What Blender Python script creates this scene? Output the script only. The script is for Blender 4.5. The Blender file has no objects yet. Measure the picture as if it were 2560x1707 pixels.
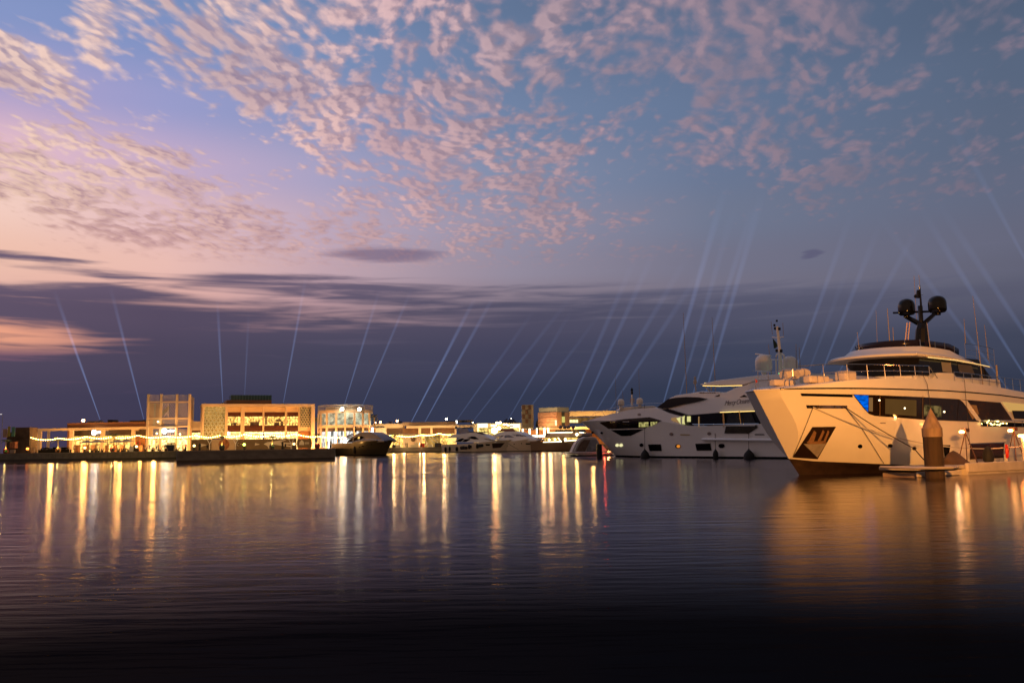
import bpy, bmesh, math, random
from mathutils import Vector, Matrix
from mathutils.bvhtree import BVHTree
from mathutils.geometry import delaunay_2d_cdt
random.seed(7)
SC = bpy.context.scene
COL = SC.collection
R = math.radians
# ------------------------------------------------------------------ camera
FPX = 2276.0; EYE = Vector((0, 0, 1.9)); PITCH = math.atan(260/2276); ROLL = math.atan(0.01536)
_F = Vector((0, math.cos(PITCH), math.sin(PITCH)))
_U0 = Vector((0, -math.sin(PITCH), math.cos(PITCH))); _R0 = Vector((1, 0, 0))
_R = _R0*math.cos(ROLL) - _U0*math.sin(ROLL)
_U = _U0*math.cos(ROLL) + _R0*math.sin(ROLL)
cd = bpy.data.cameras.new('camera'); cam = bpy.data.objects.new('camera', cd); COL.objects.link(cam)
cd.sensor_width = 36; cd.lens = 36*FPX/2560; cd.clip_start = 0.1; cd.clip_end = 20000
m = Matrix((_R, _U, -_F)).transposed().to_4x4(); m.translation = EYE; cam.matrix_world = m
SC.camera = cam
SC.view_settings.view_transform = 'Standard'; SC.view_settings.look = 'None'
SC.view_settings.exposure = 0; SC.view_settings.gamma = 1
SC.cycles.max_bounces = 6; SC.cycles.transparent_max_bounces = 24
SC.cycles.sample_clamp_indirect = 6.0
SC.cycles.volume_step_rate = 1.0

def ray(px, py):
    d = _F + _R*((px-1280)/FPX) - _U*((py-853.5)/FPX)
    return d.normalized()
def P(px, py, Y):                      # the point seen at a pixel, Y metres ahead
    d = ray(px, py); return EYE + d*(Y/d.y)
def G(px, py, z=0.0):                  # the point seen at a pixel, at height z
    d = ray(px, py); return EYE + d*((z-EYE.z)/d.z)
def onpl(px, py, p0, n):
    d = ray(px, py); return EYE + d*((p0-EYE).dot(n)/d.dot(n))
def HOR(px): return 853.5+260-0.01536*(px-1280)

# ------------------------------------------------------------------ materials
MATS = {}
def srgb(c):
    return tuple(((v/255)/12.92 if v/255 <= .04045 else ((v/255+.055)/1.055)**2.4) for v in c)
def mat(name, col=(.8,.8,.8), rough=.5, metal=0, spec=.5, emit=None, es=0, noise=0, nscale=3, coat=0, bump=0, stretch=(1,1,1)):
    if name in MATS: return MATS[name]
    m = bpy.data.materials.new(name); m.use_nodes = True; nt = m.node_tree; b = nt.nodes['Principled BSDF']
    b.inputs['Base Color'].default_value = (*col, 1); b.inputs['Roughness'].default_value = rough
    b.inputs['Metallic'].default_value = metal; b.inputs['Specular IOR Level'].default_value = spec
    b.inputs['Coat Weight'].default_value = coat
    if emit: b.inputs['Emission Color'].default_value = (*emit, 1); b.inputs['Emission Strength'].default_value = es
    if noise or bump:
        tc = nt.nodes.new('ShaderNodeTexCoord'); mp = nt.nodes.new('ShaderNodeMapping'); mp.inputs['Scale'].default_value = stretch
        n = nt.nodes.new('ShaderNodeTexNoise'); n.inputs['Scale'].default_value = nscale; n.inputs['Detail'].default_value = 5
        nt.links.new(tc.outputs['Object'], mp.inputs[0]); nt.links.new(mp.outputs[0], n.inputs['Vector'])
        if noise:
            cr = nt.nodes.new('ShaderNodeValToRGB')
            cr.color_ramp.elements[0].position = .3; cr.color_ramp.elements[1].position = .7
            cr.color_ramp.elements[0].color = (*[c*(1-noise) for c in col], 1); cr.color_ramp.elements[1].color = (*[min(1, c*(1+noise*.6)) for c in col], 1)
            nt.links.new(n.outputs['Fac'], cr.inputs[0]); nt.links.new(cr.outputs[0], b.inputs['Base Color'])
        if bump:
            bp = nt.nodes.new('ShaderNodeBump'); bp.inputs['Strength'].default_value = bump; bp.inputs['Distance'].default_value = .02
            nt.links.new(n.outputs['Fac'], bp.inputs['Height']); nt.links.new(bp.outputs[0], b.inputs['Normal'])
    MATS[name] = m; return m
def glow(name, col, s, noise=0, nscale=1, stretch=(1,1,1), dark=.15):     # lit lamps, lit windows, and surfaces with their lamplight put in as emission
    if name in MATS: return MATS[name]
    m = bpy.data.materials.new(name); m.use_nodes = True; nt = m.node_tree; nt.nodes.clear()
    o = nt.nodes.new('ShaderNodeOutputMaterial'); e = nt.nodes.new('ShaderNodeEmission')
    e.inputs[0].default_value = (*col, 1); e.inputs[1].default_value = s; nt.links.new(e.outputs[0], o.inputs[0])
    if noise:
        tc = nt.nodes.new('ShaderNodeTexCoord'); mp = nt.nodes.new('ShaderNodeMapping'); mp.inputs['Scale'].default_value = stretch
        n = nt.nodes.new('ShaderNodeTexNoise'); n.inputs['Scale'].default_value = nscale; n.inputs['Detail'].default_value = 3
        cr = nt.nodes.new('ShaderNodeValToRGB'); cr.color_ramp.elements[0].position = .5-noise; cr.color_ramp.elements[1].position = .5+noise
        cr.color_ramp.elements[0].color = (*[c*dark for c in col], 1); cr.color_ramp.elements[1].color = (*col, 1)
        nt.links.new(tc.outputs['Object'], mp.inputs[0]); nt.links.new(mp.outputs[0], n.inputs['Vector'])
        nt.links.new(n.outputs['Fac'], cr.inputs[0]); nt.links.new(cr.outputs[0], e.inputs[0])
    MATS[name] = m; return m

# ------------------------------------------------------------------ mesh builder
class MB:
    def __init__(s): s.v = []; s.f = []
    def add(s, vs, fs):
        o = len(s.v); s.v += [Vector(v) for v in vs]; s.f += [tuple(i+o for i in f) for f in fs]; return s
    def box(s, c, d, rz=0, axes=None):     # centre, full size
        c = Vector(c); x, y, z = [q/2 for q in d]
        if axes: ax, ay, az = axes
        else: ax = Vector((math.cos(rz), math.sin(rz), 0)); ay = Vector((-math.sin(rz), math.cos(rz), 0)); az = Vector((0,0,1))
        vs = [c+ax*a*x+ay*b*y+az*e*z for e in (-1,1) for b in (-1,1) for a in (-1,1)]
        return s.add(vs, [(0,2,3,1),(4,5,7,6),(0,1,5,4),(2,6,7,3),(0,4,6,2),(1,3,7,5)])
    def tube(s, pts, r, n=6, r2=None, cap=True):
        pts = [Vector(p) for p in pts]; k = len(pts); vs = []
        for i, p in enumerate(pts):
            t = (pts[min(i+1,k-1)]-pts[max(i-1,0)]).normalized()
            a = t.orthogonal().normalized() if abs(t.z) > .95 else t.cross(Vector((0,0,1))).normalized()
            b = t.cross(a); rr = r if r2 is None else r+(r2-r)*i/(k-1)
            vs += [p+(a*math.cos(2*math.pi*j/n)+b*math.sin(2*math.pi*j/n))*rr for j in range(n)]
        fs = [(i*n+j, i*n+(j+1)%n, (i+1)*n+(j+1)%n, (i+1)*n+j) for i in range(k-1) for j in range(n)]
        if cap: fs += [tuple(range(n))[::-1], tuple((k-1)*n+j for j in range(n))]
        return s.add(vs, fs)
    def lathe(s, c, prof, n=12, ax=None, ay=None, az=None):   # prof: (r, h)
        c = Vector(c); ax = ax or Vector((1,0,0)); ay = ay or Vector((0,1,0)); az = az or Vector((0,0,1))
        vs = [c+az*h+(ax*math.cos(2*math.pi*j/n)+ay*math.sin(2*math.pi*j/n))*max(r,1e-4) for r, h in prof for j in range(n)]
        k = len(prof)
        fs = [(i*n+j, i*n+(j+1)%n, (i+1)*n+(j+1)%n, (i+1)*n+j) for i in range(k-1) for j in range(n)]
        fs += [tuple(range(n))[::-1], tuple((k-1)*n+j for j in range(n))]
        return s.add(vs, fs)
    def prism(s, poly, off):               # poly: 3-D points of one flat face, off: extrusion vector
        n = len(poly); poly = [Vector(p) for p in poly]; off = Vector(off)
        return s.add(poly+[p+off for p in poly], [tuple(range(n))[::-1], tuple(range(n,2*n))]+[(i,(i+1)%n,(i+1)%n+n,i+n) for i in range(n)])
    def loft(s, secs, close=False, cap=True):
        k = len(secs); n = len(secs[0]); vs = [p for q in secs for p in q]
        r = range(n) if close else range(n-1)
        fs = [(i*n+j, (i+1)*n+j, (i+1)*n+(j+1)%n, i*n+(j+1)%n) for i in range(k-1) for j in r]
        if cap: fs += [tuple(range(n)), tuple((k-1)*n+j for j in range(n))[::-1]]
        return s.add(vs, fs)
    def build(s, name, material, parent=None, smooth=False, bevel=0, auto=35):
        me = bpy.data.meshes.new(name); org = Vector((0,0,0))
        if parent is None and s.v:
            lo = Vector([min(v[i] for v in s.v) for i in range(3)]); hi = Vector([max(v[i] for v in s.v) for i in range(3)])
            org = (lo+hi)/2; org.z = lo.z
        me.from_pydata([v-org for v in s.v], [], s.f); me.validate()
        bm = bmesh.new(); bm.from_mesh(me); bmesh.ops.recalc_face_normals(bm, faces=bm.faces); 
        if smooth:
            for f in bm.faces: f.smooth = True
            for e in bm.edges:
                if len(e.link_faces) == 2 and e.calc_face_angle(0) > R(auto): e.smooth = False
        bm.to_mesh(me); bm.free()
        for mm in (material if isinstance(material, (list,tuple)) else [material]): me.materials.append(mm)
        o = bpy.data.objects.new(name, me); COL.objects.link(o); o.location = org
        if bevel:
            b = o.modifiers.new('bevel','BEVEL'); b.width = bevel; b.segments = 2; b.limit_method = 'ANGLE'
        if parent is not None: put(o, parent)
        return o
def wloc(o):
    l = Vector(o.location)
    if o.parent: l = o.matrix_parent_inverse @ l; l = wmat(o.parent) @ l
    return l
def wmat(o):
    m = Matrix.Translation(o.location) @ o.rotation_euler.to_matrix().to_4x4()
    if o.parent: m = wmat(o.parent) @ o.matrix_parent_inverse @ m
    return m
def put(o, parent):
    o.parent = parent; o.matrix_parent_inverse = wmat(parent).inverted(); return o
def tag(o, label=None, cat=None, group=None, kind=None):
    if label: o['label'] = label
    if cat: o['category'] = cat
    if group: o['group'] = group
    if kind: o['kind'] = kind
    return o
def thing(name, label, cat, loc=(0,0,0), rz=0, group=None):
    o = bpy.data.objects.new(name, None); COL.objects.link(o); o.location = loc; o.rotation_euler = (0,0,rz)
    o.empty_display_size = .2
    return tag(o, label, cat, group)
def copy_tree(o, parent=None):
    c = o.copy(); COL.objects.link(c)
    if parent is not None: c.parent = parent; c.matrix_parent_inverse = o.matrix_parent_inverse.copy()
    for ch in [q for q in bpy.data.objects if q.parent == o and q != c]: copy_tree(ch, c)
    return c
def lamp(name, loc, col, power, parent=None, kind='POINT', r=.15, tgt=None, spot=None, blend=.5, size=None):
    l = bpy.data.lights.new(name, kind); l.energy = power; l.color = col
    if kind in ('POINT','SPOT'): l.shadow_soft_size = r
    if kind == 'SPOT': l.spot_size = spot or R(90); l.spot_blend = blend
    o = bpy.data.objects.new(name, l); COL.objects.link(o); o.location = loc
    if tgt is not None: o.rotation_euler = (Vector(tgt)-Vector(loc)).to_track_quat('-Z','Y').to_euler()
    if parent is not None: put(o, parent)
    return o
# ------------------------------------------------------------------ sky
W = bpy.data.worlds.new('World'); SC.world = W; W.use_nodes = True
nt = W.node_tree; nt.nodes.clear(); L = nt.links
class N:                                     # tiny node-expression helper
    def __init__(s, sock): s.s = sock
    def _m(s, op, o=None, c=None, rev=False):
        n = nt.nodes.new('ShaderNodeMath'); n.operation = op
        a = [s, o, c]
        if rev: a = [o, s, c]
        for i, q in enumerate(a):
            if q is None: continue
            if isinstance(q, N): L.new(q.s, n.inputs[i])
            else: n.inputs[i].default_value = q
        return N(n.outputs[0])
    def __add__(s,o): return s._m('ADD',o)
    __radd__ = __add__
    def __mul__(s,o): return s._m('MULTIPLY',o)
    __rmul__ = __mul__
    def __sub__(s,o): return s._m('SUBTRACT',o)
    def __rsub__(s,o): return s._m('SUBTRACT',o,rev=True)
    def __truediv__(s,o): return s._m('DIVIDE',o)
def ss(x, a, b):                             # smoothstep
    n = nt.nodes.new('ShaderNodeMapRange'); n.interpolation_type = 'SMOOTHSTEP'
    L.new(x.s, n.inputs[0])
    for i, q in ((1,a),(2,b)):
        if isinstance(q, N): L.new(q.s, n.inputs[i])
        else: n.inputs[i].default_value = q
    return N(n.outputs[0])
def lin(x, a, b):
    n = nt.nodes.new('ShaderNodeMapRange'); L.new(x.s, n.inputs[0]); n.inputs[1].default_value = a; n.inputs[2].default_value = b
    return N(n.outputs[0])
def mixc(f, a, b):
    n = nt.nodes.new('ShaderNodeMix'); n.data_type = 'RGBA'; n.clamp_factor = True
    L.new(f.s, n.inputs[0]); L.new(a, n.inputs[6]); L.new(b, n.inputs[7]); return n.outputs[2]
def mixf(f, a, b):
    return a+(b-a)*f
def vec(x, y, z=None):
    n = nt.nodes.new('ShaderNodeCombineXYZ')
    for i, q in enumerate((x,y,z)):
        if q is None: continue
        if isinstance(q, N): L.new(q.s, n.inputs[i])
        else: n.inputs[i].default_value = q
    return n.outputs[0]
def noise(v, scale, detail=4, rough=.5, dist=0, dim='2D'):
    n = nt.nodes.new('ShaderNodeTexNoise'); n.noise_dimensions = dim; L.new(v, n.inputs['Vector'])
    n.inputs['Scale'].default_value = scale; n.inputs['Detail'].default_value = detail; n.inputs['Roughness'].default_value = rough; n.inputs['Distortion'].default_value = dist
    return N(n.outputs['Fac'])
tc = nt.nodes.new('ShaderNodeTexCoord'); sp = nt.nodes.new('ShaderNodeSeparateXYZ'); L.new(tc.outputs['Generated'], sp.inputs[0])
X, Y, Z = [N(sp.outputs[i]) for i in range(3)]
DEG = 180/math.pi
az = X._m('ARCTAN2', Y)*DEG; el = Z._m('ARCSINE')*DEG
AZL = -32.0; AZR = 32.0
def azf(px): return (math.degrees(math.atan((px-1280)/2276))-AZL)/(AZR-AZL)
def elr(y): return 6.517+math.degrees(math.atan((853.5-y)/2276))
azn = lin(az, AZL, AZR)
def ramp(stops, fac):
    n = nt.nodes.new('ShaderNodeValToRGB'); cr = n.color_ramp; L.new(fac.s, n.inputs[0])
    while len(cr.elements) < len(stops): cr.elements.new(.5)
    for e, (p, c) in zip(cr.elements, stops): e.position = p; e.color = c
    return n.outputs[0]
def table(xs, rows, conv):                    # rows: (y, [values]) from low to high elevation
    out = None; prev = None
    for y, vals in rows:
        r = ramp([(azf(x), conv(v)) for x, v in zip(xs, vals)], azn); e = elr(y)
        out = r if out is None else mixc(ss(el, prev, e), out, r); prev = e
    return out
C3 = lambda c: (*srgb(c), 1)
G1 = lambda v: (v, v, v, 1)
XS = (0, 400, 800, 1280, 1800, 2560)
back = table(XS, [
 (1110, [(92,66,96),(62,56,88),(52,56,88),(48,54,88),(45,54,86),(44,52,82)]),
 (1000, [(84,68,100),(70,62,94),(58,60,92),(52,57,92),(48,56,88),(48,56,86)]),
 (905,  [(120,84,108),(95,76,104),(78,74,106),(70,70,104),(68,72,104),(66,70,100)]),
 (860,  [(246,158,118),(150,105,118),(90,80,110),(84,80,114),(82,84,116),(78,82,112)]),
 (800,  [(214,140,120),(176,124,126),(172,128,138),(116,102,132),(100,98,130),(88,92,122)]),
 (740,  [(240,184,166),(236,176,164),(196,148,158),(158,134,156),(122,116,146),(98,100,132)]),
 (680,  [(246,192,170),(242,188,176),(206,166,180),(158,144,174),(116,116,150),(100,104,138)]),
 (560,  [(250,206,192),(232,188,196),(200,172,200),(150,146,184),(104,120,160),(90,104,142)]),
 (450,  [(234,188,204),(204,174,208),(172,162,206),(118,140,188),(88,116,164),(78,102,142)]),
 (300,  [(172,160,210),(150,154,210),(130,146,202),(88,126,182),(76,114,166),(70,100,142)]),
 (150,  [(128,148,204),(122,144,202),(106,138,194),(76,118,174),(68,108,160),(62,94,136)]),
 (0,    [(104,138,190),(106,138,192),(88,128,184),(66,110,164),(62,102,152),(56,88,130)]),
], C3)
bank = table(XS, [
 (1110, [(72,59,83),(54,53,77),(50,54,77),(48,54,77),(46,54,75),(46,53,73)]),
 (1000, [(68,63,87),(62,59,83),(56,58,81),(50,56,79),(48,56,77),(50,57,77)]),
 (900,  [(80,71,93),(74,67,89),(68,67,89),(64,65,89),(62,67,89),(64,69,89)]),
 (800,  [(94,81,103),(86,75,97),(84,77,99),(78,75,97),(80,81,103),(88,89,109)]),
 (700,  [(110,93,115),(106,91,113),(106,93,115),(98,93,115),(102,101,123),(106,107,129)]),
], C3)
XC = (0, 150, 300, 450, 600, 750, 900, 1050, 1200, 1350, 1500, 1650, 1800, 1950, 2100, 2250, 2400, 2560)
cov = table(XC, [
 (700, [0,0,0,.05,.1,.1,.05,0,0,0,0,0,0,0,0,0,0,0]),
 (650, [0,.2,.5,.62,.62,.6,.52,.5,.3,.3,.35,.35,.2,.1,0,0,0,0]),
 (600, [.2,.5,.66,.66,.6,.62,.5,.45,.5,.5,.4,.15,.05,.05,.1,.1,.1,0]),
 (545, [.7,.72,.5,.55,.66,.5,.45,.5,.58,.58,.45,.2,.1,.25,.45,.45,.4,.25]),
 (485, [.6,.45,.6,.68,.45,.08,.45,.62,.62,.58,.45,.2,.2,.4,.48,.45,.4,.35]),
 (420, [.45,.5,.62,.4,.05,.25,.6,.6,.6,.58,.3,.35,.55,.5,.5,.35,.3,.3]),
 (360, [.12,.5,.3,.0,.15,.62,.6,.62,.55,.55,.35,.4,.55,.6,.4,.35,.3,.3]),
 (300, [.72,.6,.1,.05,.55,.72,.6,.6,.55,.5,.4,.3,.5,.45,.35,.4,.3,.25]),
 (235, [.68,.5,.2,.5,.72,.75,.75,.55,.45,.5,.3,.35,.55,.5,.35,.3,.35,.5]),
 (170, [.25,.4,.45,.72,.68,.72,.68,.4,.5,.6,.5,.6,.6,.5,.4,.5,.5,.5]),
 (100, [.2,.6,.55,.6,.5,.5,.5,.55,.45,.6,.55,.6,.62,.6,.5,.5,.4,.45]),
 (40,  [.25,.6,.7,.5,.6,.72,.65,.5,.6,.6,.58,.6,.6,.6,.5,.45,.4,.45]),
 (-40, [.3,.5,.5,.4,.6,.65,.6,.5,.6,.6,.55,.6,.6,.6,.5,.45,.4,.5]),
], G1)
cov = N(cov)
zc = Z._m('MAXIMUM', .06)
px_ = X/zc; py_ = Y/zc*.52
wx = noise(vec(px_, py_), 2.2, 3, .5)-.5; wy = noise(vec(px_+7.3, py_-3.1), 2.2, 3, .5)-.5
qx = px_+wx*.12; qy = py_+wy*.12
# the puffs on the right are drawn out from lower left to upper right
rt = ss(az, 2, 20)
N_HALF = el*0+.52
def puff(v, sc):
    n = nt.nodes.new('ShaderNodeTexVoronoi'); n.voronoi_dimensions = '2D'; n.feature = 'SMOOTH_F1'; n.inputs['Scale'].default_value = sc; n.inputs['Smoothness'].default_value = .5; n.inputs['Detail'].default_value = 1.0; L.new(v, n.inputs['Vector'])
    return (N(n.outputs['Distance'])-.34)*-.75+.5
def dens(ox, oy):
    u = qx+ox; v = qy+oy
    big = noise(vec(u, v), 3.6, 2, .5)
    cell = mixf(N_HALF, noise(vec(u+2.7, v), 10.5, 3, .5), (noise(vec(u-1.7, v*1.05), 25, 4, .5)+puff(vec(u, v*1.05), 19))*.5)
    # streaky variant
    a = (u*.80+v*.60); b = (v*.80-u*.60)
    st = mixf(N_HALF, noise(vec(a*.7, b*1.1), 10.5, 3, .5), (noise(vec(a*.62+3, b*1.2), 23.0, 5, .55)+puff(vec(a*.75, b*1.1), 18))*.5)
    c = mixf(rt, cell, st)
    return (cov-.265)*1.02+(big-.5)*.75+(c-.5)*2.3
d0 = dens(0, 0); d1 = dens(-.018, .008)
cm = ss(d0, -.10, .44)
shade = ss(d0-d1, -.2, .2)                 # the side that faces the afterglow in the west
thick = ss(d0, .10, .55)
fade = ss(el, 10.4, 12.6)
XL = (0, 500, 1000, 1500, 2000, 2560)
Lc = table(XL, [(680,[(255,208,178),(255,198,174),(240,170,166),(214,152,158),(158,126,148),(136,114,144)]),
                (450,[(255,214,184),(255,208,188),(255,186,178),(214,158,172),(168,136,160),(140,120,150)]),
                (150,[(255,214,196),(255,210,192),(244,186,188),(204,158,174),(170,138,162),(140,122,152)])], C3)
Sc = table(XL, [(680,[(184,128,132),(182,132,142),(180,140,154),(160,132,152),(118,112,142),(104,104,138)]),
                (450,[(172,134,150),(176,138,158),(172,134,158),(142,126,156),(116,114,148),(98,104,138)]),
                (150,[(154,136,166),(146,126,158),(134,118,150),(118,116,152),(108,112,150),(92,104,140)])], C3)
patch = ss(noise(vec(qx*1.0+9, qy), 2.6, 3, .5), .38, .62)
cl = mixc(((shade*.62+(1-thick)*.30+.12)*(patch*.52+.64)*mixf(ss(el, 12.5, 19), el*0+.62, el*0+1.05))._m('MINIMUM', 1), Sc, Lc)
sky1 = mixc(cm*fade*.93, back, cl)
# low stratus bank, long level streaks
sv = vec(az*.042+5.0, el*.62)
stk = noise(sv, 1.0, 5, .55, .6)
sv2 = vec(az*.11+2.0, el*1.9)
stk2 = noise(sv2, 1.0, 5, .55, .4)
top = mixf(ss(az, -30, 4), el*0+10.5, el*0+10.0)
XB = (0,130,260,400,550,700,900,1100,1300,1600,1900,2560)
bc = N(table(XB, [
 (930, [1]*12),
 (902, [.55,.6,.9]+[1]*9),
 (878, [.34,.34,.75]+[1]*9),
 (850, [.32,.30,.7]+[1]*9),
 (828, [.75,.8,1,1,1,.9,.85,.85,.95,1,1,.95]),
 (795, [1,1,1,1,.9,.6,.42,.5,.72,.85,.85,.7]),
 (762, [.9,1,1,.7,.45,.62,.5,.42,.52,.66,.7,.5]),
 (738, [.35,.72,.85,.62,.42,.52,.66,.45,.52,.62,.55,.3]),
 (716, [.05,.15,.6,.5,.68,.74,.66,.5,.4,.3,.18,.08]),
 (698, [.5,.4,.1,.05,.5,.5,.25,.1,.08,0,0,0]),
 (680, [.62,.55,.15,0,0.1,.05,0,0,0,0,0,0]),
 (660, [0]*12)], G1))
bm_ = ss(bc+(stk-.5)*1.25+(stk2-.5)*1.3, .20, .84)*ss(el, 12.4, 11.2)
hs_ = nt.nodes.new('ShaderNodeHueSaturation'); hs_.inputs['Saturation'].default_value = .78; L.new(mixf(ss(az, -26, 4), az*0+.90, az*0+.70).s, hs_.inputs['Saturation']); hs_.inputs['Value'].default_value = .91; L.new(sky1, hs_.inputs['Color']); sky1 = hs_.outputs[0]; L.new(mixf(ss(az, -24, 8), az*0+.93, az*0+.79).s, hs_.inputs['Value'])
sky2 = mixc(bm_, sky1, bank)
# two lone lens-shaped clouds above the bank
def lens(px, py, wdeg, hdeg):
    cx = math.degrees(math.atan((px-1280)/2276)); ce = elr(py)+(.01536*57.3*(px-1280)/2276)*1.0
    ax_ = (az-cx+(stk2-.5)*3)/wdeg; ay_ = (el-ce+(stk-.5)*.9)/hdeg
    return ss(1-(ax_*ax_+ay_*ay_), 0, .9)
ln = nt.nodes.new('ShaderNodeRGB'); ln.outputs[0].default_value = (*srgb((100,84,116)), 1)
sky3 = mixc(lens(960, 628, 4.6, .55)*.62, sky2, ln.outputs[0])
ln2 = nt.nodes.new('ShaderNodeRGB'); ln2.outputs[0].default_value = (*srgb((84,82,112)), 1)
sky3 = mixc(lens(2035, 684, .75, .34)*.6, sky3, ln2.outputs[0])
# the eastern half of the dusk sky, behind the photographer, is darker, brightened and warmed to light the second yacht
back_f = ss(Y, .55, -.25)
back_fill = nt.nodes.new('ShaderNodeRGB'); back_fill.outputs[0].default_value = (.175,.122,.092,1)
sky4 = mixc(back_f*.92, sky3, back_fill.outputs[0])
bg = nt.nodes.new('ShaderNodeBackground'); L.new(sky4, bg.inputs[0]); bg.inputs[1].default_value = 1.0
skn = nt.nodes.new('ShaderNodeTexSky'); skn.sky_type = 'NISHITA'; skn.sun_disc = False
skn.sun_elevation = R(-2.5); skn.sun_rotation = R(-50)
bg2 = nt.nodes.new('ShaderNodeBackground'); L.new(skn.outputs[0], bg2.inputs[0]); bg2.inputs[1].default_value = .004
ad = nt.nodes.new('ShaderNodeAddShader'); L.new(bg.outputs[0], ad.inputs[0]); L.new(bg2.outputs[0], ad.inputs[1])
wo = nt.nodes.new('ShaderNodeOutputWorld'); L.new(ad.outputs[0], wo.inputs[0])
W.cycles.sampling_method = 'MANUAL'; W.cycles.sample_map_resolution = 512
# ------------------------------------------------------------------ water
def water_mat():
    m = bpy.data.materials.new('harbour_water'); m.use_nodes = True; t = m.node_tree; b = t.nodes['Principled BSDF']
    b.inputs['Base Color'].default_value = (.0015,.002,.003,1); b.inputs['IOR'].default_value = 1.33
    b.inputs['Roughness'].default_value = .2
    tc = t.nodes.new('ShaderNodeTexCoord')
    def nz(scale, st, det=3, rough=.5):
        mp = t.nodes.new('ShaderNodeMapping'); mp.inputs['Scale'].default_value = st; t.links.new(tc.outputs['Object'], mp.inputs[0])
        n = t.nodes.new('ShaderNodeTexNoise'); n.inputs['Scale'].default_value = scale; n.inputs['Detail'].default_value = det; n.inputs['Roughness'].default_value = rough
        t.links.new(mp.outputs[0], n.inputs['Vector']); return n.outputs['Fac']
    # water sheltered in the corner of the quay lies still
    ge = t.nodes.new('ShaderNodeNewGeometry'); sx = t.nodes.new('ShaderNodeSeparateXYZ'); t.links.new(ge.outputs['Position'], sx.inputs[0])
    def stp(sock, a, b, lo, hi):
        q = t.nodes.new('ShaderNodeMapRange'); q.interpolation_type = 'SMOOTHSTEP'; q.inputs[1].default_value = a; q.inputs[2].default_value = b; q.inputs[3].default_value = lo; q.inputs[4].default_value = hi
        t.links.new(sock, q.inputs[0]); return q.outputs[0]
    # 1 = open water, falls to .05 in the corner
    mxn = t.nodes.new('ShaderNodeMath'); mxn.operation = 'MAXIMUM'; t.links.new(stp(sx.outputs[1], 148, 160, 1, .55), mxn.inputs[0]); t.links.new(stp(sx.outputs[0], -60, -52, .55, 1), mxn.inputs[1])
    openw = mxn.outputs[0]
    prev = None
    for (sc, st, dist, strn) in ((1.6, (.35,1.5,1), .035, .6), (.45, (.5,1.3,1), .05, .28), (.10, (.6,1.0,1), .18, .22)):
        bp = t.nodes.new('ShaderNodeBump'); bp.inputs['Distance'].default_value = dist; bp.inputs['Strength'].default_value = strn
        bs = t.nodes.new('ShaderNodeMath'); bs.operation = 'MULTIPLY'; bs.inputs[1].default_value = strn; t.links.new(openw, bs.inputs[0]); t.links.new(bs.outputs[0], bp.inputs['Strength'])
        t.links.new(nz(sc, st), bp.inputs['Height'])
        if prev: t.links.new(prev, bp.inputs['Normal'])
        prev = bp.outputs[0]
    t.links.new(prev, b.inputs['Normal'])
    # ruffled and smooth patches
    gl = t.nodes.new('ShaderNodeBsdfGlossy'); gl.distribution = 'BECKMANN'; gl.inputs['Color'].default_value = (.94,.91,.95,1); t.links.new(prev, gl.inputs['Normal'])
    mr = t.nodes.new('ShaderNodeMapRange'); mr.inputs[1].default_value = .35; mr.inputs[2].default_value = .65; mr.inputs[3].default_value = .12; mr.inputs[4].default_value = .19
    t.links.new(nz(.03, (.35,1,1), 4, .6), mr.inputs[0]); rm = t.nodes.new('ShaderNodeMath'); rm.operation = 'MULTIPLY'; t.links.new(mr.outputs[0], rm.inputs[0]); t.links.new(openw, rm.inputs[1]); t.links.new(rm.outputs[0], gl.inputs['Roughness'])
    df = t.nodes.new('ShaderNodeBsdfDiffuse'); df.inputs['Color'].default_value = (.003,.0045,.009,1)
    fr_ = t.nodes.new('ShaderNodeFresnel'); fr_.inputs['IOR'].default_value = 1.33
    cv = t.nodes.new('ShaderNodeMapRange'); cv.interpolation_type = 'SMOOTHSTEP'; cv.inputs[1].default_value = .31; cv.inputs[2].default_value = .80; cv.inputs[3].default_value = .006; cv.inputs[4].default_value = .80
    t.links.new(fr_.outputs[0], cv.inputs[0])
    mx = t.nodes.new('ShaderNodeMixShader'); t.links.new(cv.outputs[0], mx.inputs[0]); t.links.new(df.outputs[0], mx.inputs[1]); t.links.new(gl.outputs[0], mx.inputs[2])
    t.links.new(mx.outputs[0], t.nodes['Material Output'].inputs['Surface'])
    return m
w = MB(); w.add([(-4000,-60,0),(4000,-60,0),(4000,9000,0),(-4000,9000,0)], [(0,1,2,3)])
tag(w.build('water', water_mat()), 'dark calm harbour water with long gold reflections of the lights', kind='structure')
# ------------------------------------------------------------------ boats: helpers
gel = mat('white_gelcoat', (.80,.79,.76), .22, coat=.3, noise=.04, nscale=.6)
gel2 = mat('white_gelcoat_upper', (.78,.77,.75), .28, coat=.2)
antif = mat('dark_antifouling', (.035,.022,.018), .45, noise=.4, nscale=2)
blackgl = mat('black_glass', (.003,.003,.004), .12, spec=.07)
tint = mat('tinted_screen', (.014,.010,.020), .12, spec=.3)
chrome = mat('polished_steel', (.75,.72,.68), .14, metal=1)
blackp = mat('black_paint', (.005,.005,.006), .18, spec=.35)
rubber = mat('black_fender_cover', (.012,.011,.012), .75, noise=.3, nscale=6)
canvas = mat('cream_canvas', (.66,.58,.5), .8, noise=.15, nscale=3)
ropem = mat('mooring_rope', (.035,.022,.016), .9)
ropew = mat('pale_mooring_rope', (.5,.48,.46), .9)
def frame(O, ang, side=-1):
    a = Vector((math.cos(R(ang)), math.sin(R(ang)), 0)); return (O, a, Vector((-a.y, a.x, 0))*side)
def Wp(fr, s, t, z): return fr[0]+fr[1]*s+fr[2]*t+Vector((0,0,z))
def at_t(fr, px, py, t): return onpl(px, py, fr[0]+fr[2]*t, fr[2])
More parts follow.
